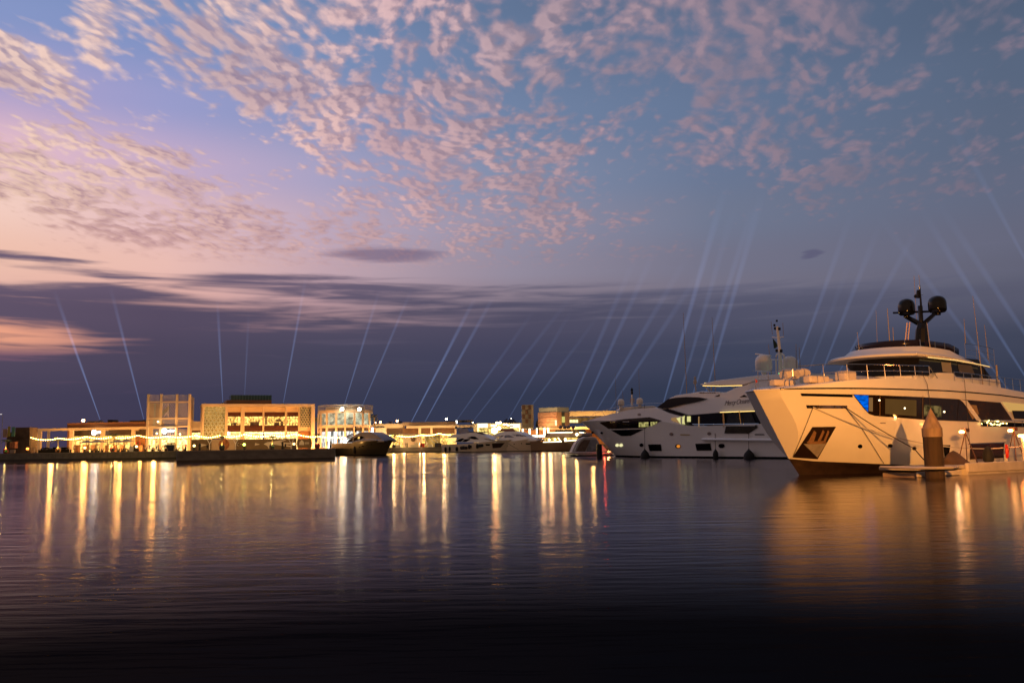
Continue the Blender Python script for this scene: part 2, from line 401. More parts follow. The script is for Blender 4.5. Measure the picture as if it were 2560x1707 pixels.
def at_s(fr, px, py, s): return onpl(px, py, fr[0]+fr[1]*s, fr[1])
def ipl(pts):
    def f(x):
        if x <= pts[0][0]: return pts[0][1]
        for (a, b), (c, d) in zip(pts, pts[1:]):
            if x <= c: return b+(d-b)*(x-a)/(c-a)
        return pts[-1][1]
    return f
def hull_rows(fr, stem, send, rows, nu=34, tail=.92, nose=None):
    # rows: (z(s), halfbreadth, entry length, exponent, fullness); returns port half sections
    out = []
    for zf, B, Lh, ex, k in rows:
        s0 = 0
        for _ in range(12): s0 = stem(zf(s0))
        pts = []
        for i in range(nu+1):
            s = s0+(send-s0)*(i/nu)**1.7; d = min(1, max(0, (s-s0)/Lh))
            t = B*(max(0, 1-(1-d)**k))**ex
            if nose:
                tn = nose(zf(s0)); dn = .5*tn; wz = min(1, max(0, (zf(s0)-.9)/3.8))
                if i == 1: s = s0+dn; t = tn
                elif i > 1:
                    s = s0+dn+(send-s0-dn)*((i-1)/(nu-1))**1.6; d = min(1, (s-s0-dn)/(13.5-4.6*wz)); t = tn+(B-tn)*(1-(1-d)**(2.2+1.1*wz))
            q = (s-s0)/(send-s0)
            if q > .7: t *= 1-(1-tail)*((q-.7)/.3)**2
            pts.append((s, t, zf(s)))
        out.append(pts)
    return out
def hull_mb(fr, rows, deck=False, bottom=False, transom=True):
    mb = MB(); nu = len(rows[0])
    for sg in (1, -1):
        mb.loft([[Wp(fr, r[i][0], sg*r[i][1], r[i][2]) for r in rows] for i in range(nu)], cap=False)
    if transom:
        i = nu-1; mb.add([Wp(fr, r[i][0], r[i][1], r[i][2]) for r in rows]+[Wp(fr, r[i][0], -r[i][1], r[i][2]) for r in rows[::-1]], [tuple(range(2*len(rows)))])
    if deck:
        r = rows[-1]; mb.loft([[Wp(fr, q[0], q[1], q[2]), Wp(fr, q[0], 0, q[2]+.05), Wp(fr, q[0], -q[1], q[2])] for q in r], cap=False)
    return mb
def decal(poly, target, off=.02, grid=8, name='window', material=None, parent=None, maxd=None, thick=0):
    """a pane fitted to the hull skin: outline seen in the photo, laid on the real surface"""
    bvh = target if isinstance(target, BVHTree) else BVHTree.FromPolygons(target.v, target.f)
    bd = []
    n = len(poly)
    for i in range(n):
        a, b = poly[i], poly[(i+1)%n]; L_ = math.hypot(b[0]-a[0], b[1]-a[1]); k = max(1, int(L_/grid))
        bd += [(a[0]+(b[0]-a[0])*j/k, a[1]+(b[1]-a[1])*j/k) for j in range(k)]
    nb = len(bd); inn = []
    x0, x1 = min(p[0] for p in bd), max(p[0] for p in bd); y0, y1 = min(p[1] for p in bd), max(p[1] for p in bd)
    y = y0+grid/2
    while y < y1:
        x = x0+grid/2
        while x < x1: inn.append((x, y)); x += grid
        y += grid
    vs, es, fs, *_ = delaunay_2d_cdt([Vector(p) for p in bd+inn], [(i, (i+1)%nb) for i in range(nb)], [], 1, 1e-4)
    # keep points inside only
    out = []
    last = None
    for v in vs:
        d = ray(v.x, v.y); hit, nrm, idx, dist = bvh.ray_cast(EYE, d)
        if hit is None or (maxd and dist > maxd): out.append(None); continue
        if nrm.dot(d) > 0: nrm = -nrm
        out.append(hit+nrm*off); last = (hit, nrm)
    if last is None: return None
    for i, v in enumerate(vs):
        if out[i] is None: out[i] = onpl(v.x, v.y, last[0], last[1])+last[1]*off
    mb = MB(); mb.v = out; mb.f = [tuple(f) for f in fs]
    return mb.build(name, material, parent, smooth=True)
def side_prism(fr, poly, t0, t1, taper=0.0, zref=None):
    """profile read on the plane t=t0, carried across the beam to t1; upper parts lean inboard by taper per metre"""
    pts = []
    for (x, y) in poly:
        q = at_t(fr, x, y, t0); d = q-fr[0]; pts.append((d.dot(fr[1]), d.z))
    zr = min(z for s, z in pts) if zref is None else zref
    mb = MB(); n = len(pts)
    A = [Wp(fr, s, t0-taper*(z-zr)*(1 if t0 > 0 else -1), z) for s, z in pts]
    B = [Wp(fr, s, t1-taper*(z-zr)*(1 if t1 > 0 else -1), z) for s, z in pts]
    mb.add(A+B, [tuple(range(n)), tuple(range(n, 2*n))[::-1]]+[(i, i+n, (i+1)%n+n, (i+1)%n) for i in range(n)])
    return mb
def ell(cx, cy, rx, ry, n=12, sk=0): return [(cx+rx*math.cos(2*math.pi*i/n)+sk*math.sin(2*math.pi*i/n), cy+ry*math.sin(2*math.pi*i/n)) for i in range(n)]
def rail(fr_pts, posts, r, parent, mids=(), bot=None, name='railing', material=None, pr=None):
    """fr_pts: top rail points; posts: pairs (top, foot)"""
    mb = MB(); mb.tube(fr_pts, r, 6)
    for a, b in posts: mb.tube([a, b], pr or r*.9, 6)
    for f in mids: mb.tube([a.lerp(b, f) for a, b in posts], r*.7, 5)
    return mb.build(name, material or chrome, parent, smooth=True)
def dome(mb, c, r, h, n=20):
    mb.lathe(c, [(r*.30,-h*.62),(r*.34,-h*.5),(r*.8,-h*.46),(r*.97,-h*.36),(r,-h*.25),(r,.08*h),(r*.96,.2*h),(r*.84,.33*h),(r*.62,.43*h),(r*.34,.485*h),(0,.5*h)], n)
# ------------------------------------------------------------------ the large yacht at the right
O1 = G(1998, 1187); O1.z = 0
F1 = frame(O1, 33)
Y1 = thing('motor_yacht', 'large white motor yacht with black satellite domes, lit orange, beside the wooden mooring pile', 'yacht', O1)
stem1 = ipl([(-.7,.5),(0,0),(.91,-.8),(4.69,-3.37)])
zch = ipl([(-.8,.93),(.4,.77),(3.9,.56),(6.5,.42),(12,.3),(32,.2)])
zsh = ipl([(-4,4.69),(9,4.70),(12,4.64),(15.2,4.53),(18,4.37),(24,4.0),(32,3.8)])
def blend(w): return lambda s: zch(s)+(zsh(s)-zch(s))*w
SE1 = 31
low = [(lambda s: -.7, 2.4, 20, 1.0, 2.0), (lambda s: 0, 2.9, 17, .95, 2.1), (lambda s: zch(s)*.55, 3.05, 15, .9, 2.1), (zch, 3.2, 13.5, .85, 2.2)]
up = [(zch, 3.24, 13.5, .80, 2.2)]+[(blend(w), 3.24+.28*w, 13.5-2.5*w, .80-.28*w, 2.2) for w in (.12,.25,.38,.5,.62,.74,.85,.93,1)]
rl = hull_rows(F1, stem1, SE1, low); nose1 = ipl([(.93,.02),(1.5,.62),(2.2,1.08),(3,1.25),(4.69,1.12)])
ru = hull_rows(F1, stem1, SE1, up, nose=nose1)
hull_mb(F1, rl).build('boot_topping', antif, Y1, smooth=True)
H1 = hull_mb(F1, ru, deck=True); H1.build('hull', gel, Y1, smooth=True, auto=24)
B1 = BVHTree.FromPolygons(H1.v, H1.f)
topt = ipl([(p[0], p[1]) for p in ru[-1]])
# dark shadow gap, then the upper band above the sheer
ztb = ipl([(-3.1,4.74),(-2,4.86),(-1,4.99),(1.4,5.23),(4,5.37),(7,5.45),(11,5.36),(14,5.19),(18.2,4.82),(21,4.62),(24,4.5)])
def band(s0, s1, zf0, zf1, ins0, ins1, n=40, deck=True):
    mb = MB(); st = [s0+(s1-s0)*i/n for i in range(n+1)]
    for sg in (1,-1): mb.loft([[Wp(F1, s, sg*max(.02,topt(s)-ins0), zf0(s)), Wp(F1, s, sg*max(.02,topt(s)-(ins0+ins1)/2+.015), (zf0(s)*.45+zf1(s)*.55)), Wp(F1, s, sg*max(.01,topt(s)-ins1), zf1(s)), Wp(F1, s, sg*max(.01,topt(s)-ins1-.12), zf1(s)+.015)] for s in st], cap=False)
    if deck: mb.loft([[Wp(F1, s, max(.01,topt(s)-ins1-.12), zf1(s)+.015), Wp(F1, s, 0, zf1(s)+.03), Wp(F1, s, -max(.01,topt(s)-ins1-.12), zf1(s)+.015)] for s in st], cap=False)
    for s in (s0, s1): mb.add([Wp(F1, s, topt(s)-ins0, zf0(s)), Wp(F1, s, topt(s)-ins1, zf1(s)), Wp(F1, s, -topt(s)+ins1, zf1(s)), Wp(F1, s, -topt(s)+ins0, zf0(s))], [(0,1,2,3)])
    return mb
band(-2.6, 30, zsh, lambda s: zsh(s)+.1, .09, .09, deck=False).build('shadow_gap', blackp, Y1, smooth=True)
BD = band(-3.0, 24, lambda s: zsh(s)+.085, ztb, .04, .16); BD.build('upper_deck_side', gel, Y1, smooth=True, auto=50)
BB = BVHTree.FromPolygons(BD.v, BD.f)
# rim along the bow
mb = MB()
for sg in (1,-1): mb.tube([Wp(F1, s, sg*topt(s), z+.02) for s, t, z in [(p[0],p[1],p[2]) for p in ru[-1]] if s < -2.6], .05, 6)
mb.build('toe_rail', gel2, Y1, smooth=True)
# windows along the hull
decal([(2001,982.5),(2131,985.5),(2131,992.5),(2004,989.5)], B1, .02, 8, 'window_slit', blackgl, Y1)
main = decal([(2131,985),(2200,987.5),(2300,992),(2397,997.6),(2448,1054),(2400,1052.5),(2306,1048.6),(2230,1042.5),(2186,1039),(2172,1034),(2160,1022)], B1, .02, 8, 'window', mat('saloon_glass', (.016,.010,.006), .05, coat=.6), Y1)
tv = decal([(2134,986.5),(2170,988),(2169,1029),(2160,1019)], B1, .035, 5, 'lit_screen', glow('screen_blue', (.0,.16,.95), 1.0, noise=.16, nscale=2.2, stretch=(1,1,5), dark=.3), Y1)
decal([(2171,993),(2181,993.5),(2181,1028),(2171,1027)], B1, .035, 6, 'interior_panel', glow('saloon_cream', (.30,.15,.05), .75), Y1)  # these panels and the blind carry the room light as emission
decal([(2212,996),(2290,1000),(2290,1040),(2212,1034)], B1, .03, 8, 'window_blind', glow('saloon_blind', (.13,.062,.016), .9, noise=.3, nscale=.8, dark=.7), Y1)
decal([(2309,1012),(2352,1015),(2352,1042),(2309,1040)], B1, .03, 6, 'interior_panel', glow('saloon_shelf', (.22,.15,.05), .9, noise=.1, nscale=3, dark=.15), Y1)
for x, y in ((2260,1020),(2359,1029),(2197,1000)): decal(ell(x, y, 2, 2.4, 8), B1, .05, 3, 'cabin_lamp', glow('cabin_lamp', (1,.85,.5), 5), Y1)
for x in (2198, 2305): decal([(x,990),(x+1.3,990),(x+1.3,1046+ (x-2305)*.05),(x,1046+(x-2305)*.05)], B1, .04, 6, 'mullion', mat('mullion_bronze', (.2,.13,.07), .3), Y1)
# recessed aft part with its raking pillar
decal([(2396,998),(2420,999.5),(2500,1006),(2530,1050),(2445,1050)], B1, .03, 8, 'window', mat('aft_glass', (.035,.02,.01), .08, noise=.7, nscale=.7), Y1)
decal([(2414,1010),(2440,1013),(2446,1035),(2430,1048),(2420,1030)], B1, .036, 6, 'curtain', glow('curtain_rust', (.30,.09,.02), .8), Y1)
decal([(2398,999),(2416,1001),(2452,1052),(2440,1051),(2405,1004)], B1, .05, 6, 'pillar', gel2, Y1)
decal([(2503,1004),(2560,1010),(2580,1012),(2580,1032),(2530,1028),(2522,1030)], B1, .04, 8, 'cockpit_ceiling', glow('cockpit_warm', (.75,.42,.12), .8), Y1)  # the light on the ceiling is put in as emission
decal([(2528,1026),(2580,1027),(2580,1048),(2534,1046)], B1, .045, 8, 'window', mat('smoked_glass', (.01,.008,.008), .08), Y1)
decal([(2450,1053),(2585,1058),(2585,1068),(2450,1065)], B1, .04, 6, 'side_opening', blackgl, Y1)
rr = random.Random(3)
ml = MB()
for i in range(26):
    x = rr.uniform(2448, 2512); y = 1050+(x-2448)*.05+rr.uniform(0, 11)
    h = B1.ray_cast(EYE, ray(x, y)); 
    if h[0] and i < 18:
        c = h[0]+F1[2]*.12; ml = MB(); ml.lathe(c-Vector((0,0,.04)), [(0,0),(.045,.02),(.045,.06),(0,.08)], 6)
        ml.build('rail_glint', glow('glint_warm', (1,.72,.22), 9), Y1)  # glowing beads added for glints and warm lights along the rail
# hull openings
decal([(2031,1066.7),(2090,1066),(2044,1147),(1981,1143)], B1, .012, 7, 'anchor_pocket', mat('pocket_dark', (.02,.010,.006), .35), Y1)
decal([(2008,1108),(2064,1108),(2043,1142)], B1, .04, 6, 'anchor_plate', mat('brushed_steel', (.30,.28,.27), .35, noise=.3, nscale=3), Y1)
am = mat('galvanised_anchor', (.26,.15,.08), .5, metal=.1, noise=.3, nscale=5)
for pl in ([(2017,1106),(2034,1074),(2040,1080),(2032,1106)], [(2040,1106),(2056,1073),(2060,1078),(2048,1106)], [(2056,1104),(2068,1074),(2072,1078),(2062,1104)], [(2015,1102),(2062,1100),(2066,1107),(2020,1108)]):
    decal(pl, B1, .07, 6, 'anchor', am, Y1)
decal([(2015,1012),(2117,1013),(2118,1020.5),(2017,1020)], B1, .03, 6, 'fairlead_slot', mat('slot_mirror', (.5,.42,.42), .2, metal=1), Y1)
for x in (2024, 2044, 2087, 2106): decal(ell(x, 1017, 2.6, 3, 8), B1, .06, 3, 'bollard', mat('bollard_bronze', (.7,.45,.25), .25, metal=1), Y1)
for x, y in ((2150,1115),(2225,1113.5),(2285,1120)):
    decal(ell(x, y, 6, 5, 12), B1, .02, 4, 'hawse_rim', chrome, Y1); decal(ell(x+.5, y+.5, 3.6, 3.2, 12), B1, .035, 3, 'hawse_hole', blackp, Y1)
decal([(2357,1112),(2375.5,1112),(2370,1149),(2361,1149)], B1, .02, 6, 'hull_window', blackgl, Y1)
decal([(2424,1110),(2510,1107),(2508,1144),(2424,1148)], B1, .02, 7, 'hull_window', mat('low_window', (.05,.018,.01), .08, noise=.6, nscale=.8), Y1)
decal([(2420,1108),(2513,1104.5),(2513,1107),(2420,1110.5)], B1, .03, 6, 'hull_trim', chrome, Y1)
decal([(2199,1055.5),(2214,1056),(2213,1058),(2199,1057.5)], B1, .02, 4, 'trim_mark', chrome, Y1)
mb = MB(); mb.tube([Wp(F1, s, topt(s)*.94+.05, zch(s)+.0) for s in [-.3+i*.6 for i in range(12)]], .03, 5); pass

# upper deck house
def ring(sf_c, sf_k, tk, s_aft, z, nf=7, ns=6, aftt=None, r=.0):
    """plan outline: front centre, front corner station, half width, aft station"""
    pts = []
    for i in range(-nf, nf+1):
        q = i/nf; pts.append((sf_c+(sf_k-sf_c)*abs(q)**2.2, -tk*math.copysign(abs(q)**.92, q)))
    ta = aftt if aftt is not None else tk
    for i in range(1, ns+1): pts.append((sf_k+(s_aft-sf_k)*i/ns, -(tk+(ta-tk)*(i/ns)**2)))
    for i in range(ns, 0, -1): pts.append((sf_k+(s_aft-sf_k)*i/ns, (tk+(ta-tk)*(i/ns)**2)))
    return [Wp(F1, s, t, z(s) if callable(z) else z) for s, t in pts]
DK = MB()
DK.loft([ring(6.0,7.3,2.75,16.6,4.9), ring(6.05,7.5,2.78,16.4,5.62), ring(6.1,7.6,2.7,16.2,5.68)], close=True)
DK.build('deckhouse_base', gel2, Y1, smooth=True)
g = MB(); g.loft([ring(6.15,7.75,2.66,16.2,5.3), ring(6.7,8.25,2.55,14.5,6.9)], close=True)
GL = g; g.build('wheelhouse_glass', mat('wheelhouse_glass', (.006,.006,.009), .08, spec=.3), Y1, smooth=True, auto=28)
BG = BVHTree.FromPolygons(g.v, g.f)
decal([(2352,905),(2376,907),(2380,932),(2356,929)], BG, .02, 7, 'window_blind', mat('grey_blind', (.28,.26,.25), .7), Y1)
decal([(2393,910),(2428,914),(2436,935),(2398,934)], BG, .02, 7, 'window_blind', mat('grey_blind_dim', (.09,.085,.1), .7), Y1)
zr = ipl([(5,6.84),(7.4,6.80),(11.3,6.71),(13.7,6.56),(15,6.44),(16.6,6.44)])
up1 = ipl([(5,.22),(12,.22),(16.6,.05)]); up2 = ipl([(5,.30),(12,.27),(16.6,.07)]); up3 = ipl([(5,.66),(8.9,.68),(12.0,.66),(13.0,.42),(16.6,.09)])
RF = MB(); RF.loft([ring(6.3,7.9,2.6,15.6,lambda s: zr(s)-.01,aftt=2.2), ring(5.55,7.1,3.12,16.5,zr,aftt=2.3), ring(5.5,7.05,3.16,16.6,lambda s: zr(s)+up1(s)*.5,aftt=2.3), ring(5.7,7.2,3.06,16.5,lambda s: zr(s)+up1(s),aftt=2.25), ring(6.4,7.9,2.72,16.3,lambda s: zr(s)+up2(s)+.03,aftt=2.1), ring(6.9,8.5,2.62,14.6,lambda s: zr(s)+up3(s),aftt=2.0)], close=True)
RF.build('roof', gel2, Y1, smooth=True, auto=30)
sc = MB(); A = ring(7.7,8.9,2.25,12.9,lambda s: zr(s)+up3(s)-.03,ns=8); Bq = ring(7.6,8.8,2.28,12.9,lambda s: zr(s)+up3(s)+.46,ns=8)
sc.add(A+Bq, [(i,i+1,i+1+len(A),i+len(A)) for i in range(len(A)-1) if i != 7+7+8-1+0])
so = sc.build('wind_screen', tint, Y1, smooth=True); md = so.modifiers.new('thickness','SOLIDIFY'); md.thickness = .02
for i in (0,2,12,14,16,18,20,22,24,26,28):
    if i < len(A): mb = MB(); mb.tube([A[i], Bq[i]+Vector((0,0,.02))], .022, 5); mb.build('screen_post', chrome, Y1)
# underside strip lights
mb = MB(); mb.tube([Wp(F1, 8.4+i*.6, 2.98, zr(8.4+i*.6)-.03) for i in range(12)], .018, 4); mb.build('eave_light', glow('eave_warm', (1,.62,.2), 1.6), Y1)
# roof pole at the aft corner
mb = MB(); mb.tube([at_t(F1,2491,913,3.0), at_t(F1,2494,962,3.0)], .06, 8); mb.build('roof_post', mat('antenna_grey', (.30,.26,.24), .5), Y1)
# black mast with arms and domes
sM = 12.6
def m1(px, py, s=sM): return at_s(F1, px, py, s)
ms = MB(); a0 = m1(2303, 872); a1 = m1(2304, 822); a2_ = m1(2305, 808)
for (c0, c1, w0, w1) in ((a0, a1, .42, .34), (a1, a2_, .34, .26)):
    ms.loft([[c+F1[1]*x*w*.9+F1[2]*y*w for x, y in ((1,.5),(.5,1),(-.5,1),(-1,.5),(-1,-.5),(-.5,-1),(.5,-1),(1,-.5))] for c, w in ((c0, w0), (c1, w1))], close=True)
ms.tube([m1(2305,812), m1(2278,798), m1(2262,790)], .2, 6, .13); ms.tube([m1(2306,812), m1(2322,798), m1(2338,783)], .15, 6, .12)
ms.build('mast', blackp, Y1, smooth=True)
mm = MB(); mm.lathe(m1(2303,806), [(.15,0),(.16,1.05),(.13,1.1)], 8); mm.tube([m1(2303,768), m1(2299,714)], .07, 6, .05); mm.build('mast_head', blackp, Y1, smooth=True)
mb = MB(); mb.tube([m1(2233,782), m1(2327,778.5)], .07, 4); mb.build('radar_scanner', blackp, Y1)
for (x, y, r) in ((2266,768,.54), (2343,761,.56)):
    mb = MB(); c = m1(x, y); dome(mb, c, r, 1.12, 24); o = mb.build('satellite_dome', mat('gloss_black', (.004,.004,.005), .1, spec=.4), Y1, smooth=True)
mb = MB(); mb.lathe(m1(2296,746), [(0,0),(.11,.03),(.12,.35),(.08,.55),(0,.58)], 10); mb.lathe(m1(2290,746), [(0,0),(.13,.08),(.13,.2),(0,.3)], 10); mb.build('mast_lights', blackp, Y1, smooth=True)
mb = MB(); mb.tube([m1(2293,736), m1(2308,736)], .03, 5); mb.build('horn_bar', chrome, Y1); mb = MB(); mb.lathe(m1(2299,722), [(.05,0),(.07,.1),(.05,.25),(.03,.3)], 8); mb.build('horn', chrome, Y1, smooth=True)
for (x0,y0,x1,y1,s,r) in ((2292,806,2285,690,sM,.016),(2300,716,2297,688,sM,.016),(2218,771,2226,878,8.6,.035),(2232,818,2235,874,9.5,.03),(2190,776,2194,880,8.2,.014),(2143,830,2149,884,8.0,.022)):
    mb = MB(); p0 = m1(x0,y0,s); p1 = m1(x1,y1,s); mb.tube([p1, p1.lerp(p0,.5), p0], r, 6, r*.55); mb.build('antenna', mat('antenna_grey', (.30,.26,.24), .5), Y1)
for (x0,y0,x1,y1,t,r) in ((2410,797,2414,860,1.2,.035),(2461,812,2471,900,1.8,.035),(2432,740,2457,962,2.9,.035),(2317,806,2325,868,2.6,.03)):
    mb = MB(); p0 = at_t(F1,x0,y0,t); p1 = at_t(F1,x1,y1,t); mb.tube([p1, p1.lerp(p0,.5), p0], r, 6, r*.4); mb.build('antenna', mat('antenna_grey', (.30,.26,.24), .5), Y1)
mb = MB(); l0, l1 = m1(2271,806,11.6), m1(2265,868,11.6); q = F1[2]*.10
mb.tube([l0-q,l1-q],.03,5); mb.tube([l0+q,l1+q],.03,5)
for i in range(9): c = l0.lerp(l1,(i+.5)/9); mb.tube([c-q,c+q],.02,4)
mb.build('ladder', mat('varnished_ladder', (.8,.55,.35), .3, metal=.6), Y1)
# fly bridge aft railing
tp = [(2412,858),(2440,862),(2470,868),(2484,873)]
pts = [at_t(F1,x,y,1.9) for x, y in tp]; ft = [p-Vector((0,0,1.1)) for p in pts]
rail(pts, list(zip(pts, ft)), .02, Y1, mids=(.35,.7))
# fore deck railing, port and starboard
sp_ = [-.4+i*1.42 for i in range(7)]
zt = lambda s: 6.07+.016*s
for sg in (1,-1):
    P0 = [(Wp(F1, s, sg*(topt(s)-.34), zt(s)), Wp(F1, s, sg*(topt(s)-.30), ztb(s))) for s in sp_]
    top_ = [Wp(F1, -1.6, sg*(topt(-1.6)-.4), 5.98)]+[a for a, b in P0]+[Wp(F1, 8.95, sg*(topt(9)-.34), 5.5)]
    rail(top_, P0, .024, Y1, mids=(.45,))
sp2 = [10.6, 11.6, 12.5, 13.4, 14.4, 15.3, 16.2, 17.1, 18.0, 18.9, 19.8, 20.8]
P1_ = [(Wp(F1, s, topt(s)-.3, 5.93-.037*(s-10.6)), Wp(F1, s, topt(s)-.28, ztb(s))) for s in sp2]
rail([a for a, b in P1_], P1_, .022, Y1, mids=(.5,))
# main deck railing aft
P2_ = [(Wp(F1, s, topt(s)+.02, 2.98), Wp(F1, s, topt(s)+.0, 2.62)) for s in (12.6,13.3,14,14.7,15.5,16.4,17.3,18.2)]
rail([a for a, b in P2_], P2_, .022, Y1)
# side coaming, sun pads and covered gear on the fore deck
mb = MB(); mb.prism([at_t(F1,x,y,3.1) for x, y in ((2333,945),(2345,931),(2382,932),(2402,952),(2398,957),(2334,953))], F1[2]*-.5); mb.build('coaming', gel2, Y1, bevel=.04)
mb = MB()
for s, t, w, d, h in ((2.6,1.5,1.0,.8,.56),(.4,1.2,1.7,.55,.40),(-.2,-.7,1.8,.5,.36)): mb.box(Wp(F1, s, t, ztb(s)+h/2), (w, d, h), R(33))
mb.build('sun_pad', canvas, Y1, bevel=.1)
mb = MB(); mb.loft([[Wp(F1, s, t*w, ztb(2)-.05+h*math.cos(t*math.pi/2)) for t in (-1,-.6,-.2,.2,.6,1)] for s, w, h in ((2.4,2.3,.28),(3.5,2.5,.5),(5,2.6,.55),(6.3,2.5,.55))]); mb.build('lounge_seat', canvas, Y1, smooth=True)
# covered tender and bow gear, aft of the stem
mb = MB()
for x0, x1, y, r, t in ((1958,1990,938,.36,-1.2),(1992,2018,934,.30,-.6)):
    p0, p1 = at_t(F1,x0,y,t), at_t(F1,x1,y,t); mb.tube([p0, p0.lerp(p1,.15)+Vector((0,0,.05)), p0.lerp(p1,.6)+Vector((0,0,.08)), p1], r*.85, 10)
mb.build('covered_gear', canvas, Y1, smooth=True)
mb = MB()
for x0,y0,x1,y1 in ((1974,968,1973,952),(1973,952,1984,938),(2013,968,2013,950),(2013,950,2022,936),(2020,966,2020,944),(1958,922,2003,923),(1981,922,1982,941),(1947,930,1958,922)):
    mb.tube([at_t(F1,x0,y0,.2), at_t(F1,x1,y1,.2)], .035, 5)
mb.build('bow_fittings', chrome, Y1)
mb = MB(); mb.tube([Wp(F1,-3.2,0,4.7), Wp(F1,-3.25,0,5.35)], .035, 6, .02); mb.build('flag_staff', chrome, Y1)
mb = MB(); p = Wp(F1,-3.25,0,5.38); mb.prism([p, p+Vector((.02,0,-.25)), p+Vector((.14,.1,-.22)), p+Vector((.16,.1,-.12))], (0,.01,0)); mb.build('pennant', mat('red_pennant', (.3,.02,.02), .8), Y1)
# ------------------------------------------------------------------ second yacht, "Mercy Oceans"
O2 = G(1540, 1141); O2.z = 0
A2 = Vector((.42,-.907,0)).normalized(); F2 = (O2, A2, Vector((A2.y, -A2.x, 0)))
Y2 = thing('motor_yacht', 'grey white yacht with swept black windows, script name and three hanging black fenders', 'yacht', O2)
gel3 = mat('pearl_gelcoat', (.82,.80,.77), .25, coat=.3)
stem2 = ipl([(-.7,1),(0,0),(2.84,-4.66),(5.5,-10.05)])
zs2 = ipl([(-10,5.5),(-4,5.5),(1.6,5.45),(12.6,5.55),(18.4,5.2),(24.6,3.92),(30,3.75),(37,3.6),(50,3.3)])
zs2h = ipl([(-10,5.5),(-4,5.5),(1.6,5.45),(9,5.05),(18,4.9),(24.6,3.95),(27,3.95),(50,3.9)])
SE2 = 47
b2 = lambda w: (lambda s: .22+(zs2h(s)-.22)*w)
r2 = hull_rows(F2, stem2, SE2, [(lambda s: -.6, 3.0, 26, 1, 2), (lambda s: .22, 3.5, 24, .95, 2.1)])
hull_mb(F2, r2).build('boot_topping', blackp, Y2, smooth=True)
u2 = hull_rows(F2, stem2, SE2, [(b2(0), 3.55, 23, .9, 2.1)]+[(b2(w), 3.55+.35*w, 23-4*w, .88-.2*w, 2.2) for w in (.15,.3,.45,.6,.75,.9,1)])
H2 = hull_mb(F2, u2, deck=True); H2.build('hull', gel3, Y2, smooth=True, auto=40)
B2v = list(H2.v); B2f = list(H2.f); BH2 = BVHTree.FromPolygons(B2v, B2f)
T2 = 3.3
def sp2_(poly, t=T2, tap=.10, name='superstructure', m=gel3, bev=.05, zref=5.0):
    mb = side_prism(F2, poly, t, -t, tap, zref); mb.build(name, m, Y2, bevel=bev); return mb
# fore deck shell and full-height side, up to the side eave
hw2 = ipl([(p[0], p[1]) for p in u2[-1]])
def on_side(x, y, off=0.0, tap=.10):      # the point of the flush side (hull beam line, leaning in above the sheer) seen at a pixel
    t = 2.5
    for _ in range(14):
        q = at_t(F2, x, y, t); d = q-O2; s = d.dot(A2); t = .5*t+.5*(max(.3, hw2(s)-.06-tap*max(0, d.z-zs2h(s)))+off)
    return at_t(F2, x, y, t)
tops = []
for x, y in ((1466,1052),(1484,1046.5),(1500,1042),(1522,1036),(1545,1031),(1565,1026),(1584,1022.5),(1602,1021),(1619,1020),(1640,1018.5),(1655,1025),(1668,1031),(1690,1037.5),(1706,1041)):
    q = on_side(x, y); d = q-O2; tops.append((d.dot(A2), d.z))
tops.sort(); zt2 = ipl([(-9.2, 5.55)]+tops); SA = MB(); st2 = [-9+i*(tops[-1][0]+9)/40 for i in range(41)]
for sg in (1, -1):
    SA.loft([[Wp(F2, s, sg*max(.02, hw2(s)-.06-.10*(z-zs2h(s))), z) for z in [zs2h(s)-.04+(max(zt2(s), zs2h(s)+.05)-zs2h(s)+.04)*k/3 for k in range(4)]]+[Wp(F2, s, 0, max(zt2(s), zs2h(s)+.05)+.12)] for s in st2], cap=False)
SA.build('foredeck_shell', gel3, Y2, smooth=True)
# wheelhouse and side superstructure with the big sweeping arch
SB = sp2_([(1640,1019),(1652,1009),(1664,998),(1684,988),(1716,983.5),(1744,978.5),(1808,981),(1836,968),(1859,961.5),(1885,950),(1936,942),(1990,938),(1995,960),(1995,1023),(1880,1026),(1780,1033),(1706,1039),(1680,1030),(1660,1024)], 3.2, .10, 'superstructure')
# saloon glass block set under the eave
SG = sp2_([(1618,1043),(1700,1040),(1800,1031),(1995,1020),(1995,1090),(1800,1088),(1729,1070),(1655,1055)], 3.28, .0, 'saloon_glass', mat('deep_glass', (.005,.005,.004), .1, spec=.2), 0, 0)
# main deck bulwark aft
HT = MB()
def hp(px, py, t): q = at_t(F2, px, py, t); return q
# hard top
HTm = side_prism(F2, [(1749.5,960),(1760,957.5),(1790,951),(1845,944),(1890,938.5),(1940,935),(1990,934),(1990,944),(1890,952),(1859,962),(1800,963),(1752,962.5)], 2.9, -2.9, .08, 9); HTm.build('hard_top', gel3, Y2, bevel=.06)
und = side_prism(F2, [(1757,962.2),(1856,962.2),(1853,963.5),(1760,963.8)], 2.7, -2.7, 0, 9); und.build('hard_top_lining', mat('teak_lining', (.28,.13,.05), .5), Y2)
mb = MB(); mb.tube([at_t(F2,1757,964,2.72), at_t(F2,1800,965,2.72), at_t(F2,1855,963.5,2.72)], .035, 5); mb.build('lining_light', glow('lining_warm', (1,.66,.2), 2.2), Y2)
mb = MB(); mb.tube([at_t(F2,1761,957.5,2.6), at_t(F2,1832,952,2.4)], .035, 5); mb.build('lining_light', glow('lining_warm', (1,.66,.2), 2.2), Y2)
for a, b in (((1758,961),(1774,977)), ((1778,963),(1778,977)), ((1826,963),(1838,970))):
    mb = MB(); mb.tube([at_t(F2,*a,2.4), at_t(F2,*b,2.4)], .07, 6); mb.build('top_strut', mat('strut_grey', (.3,.3,.32), .4), Y2)
VS = {}
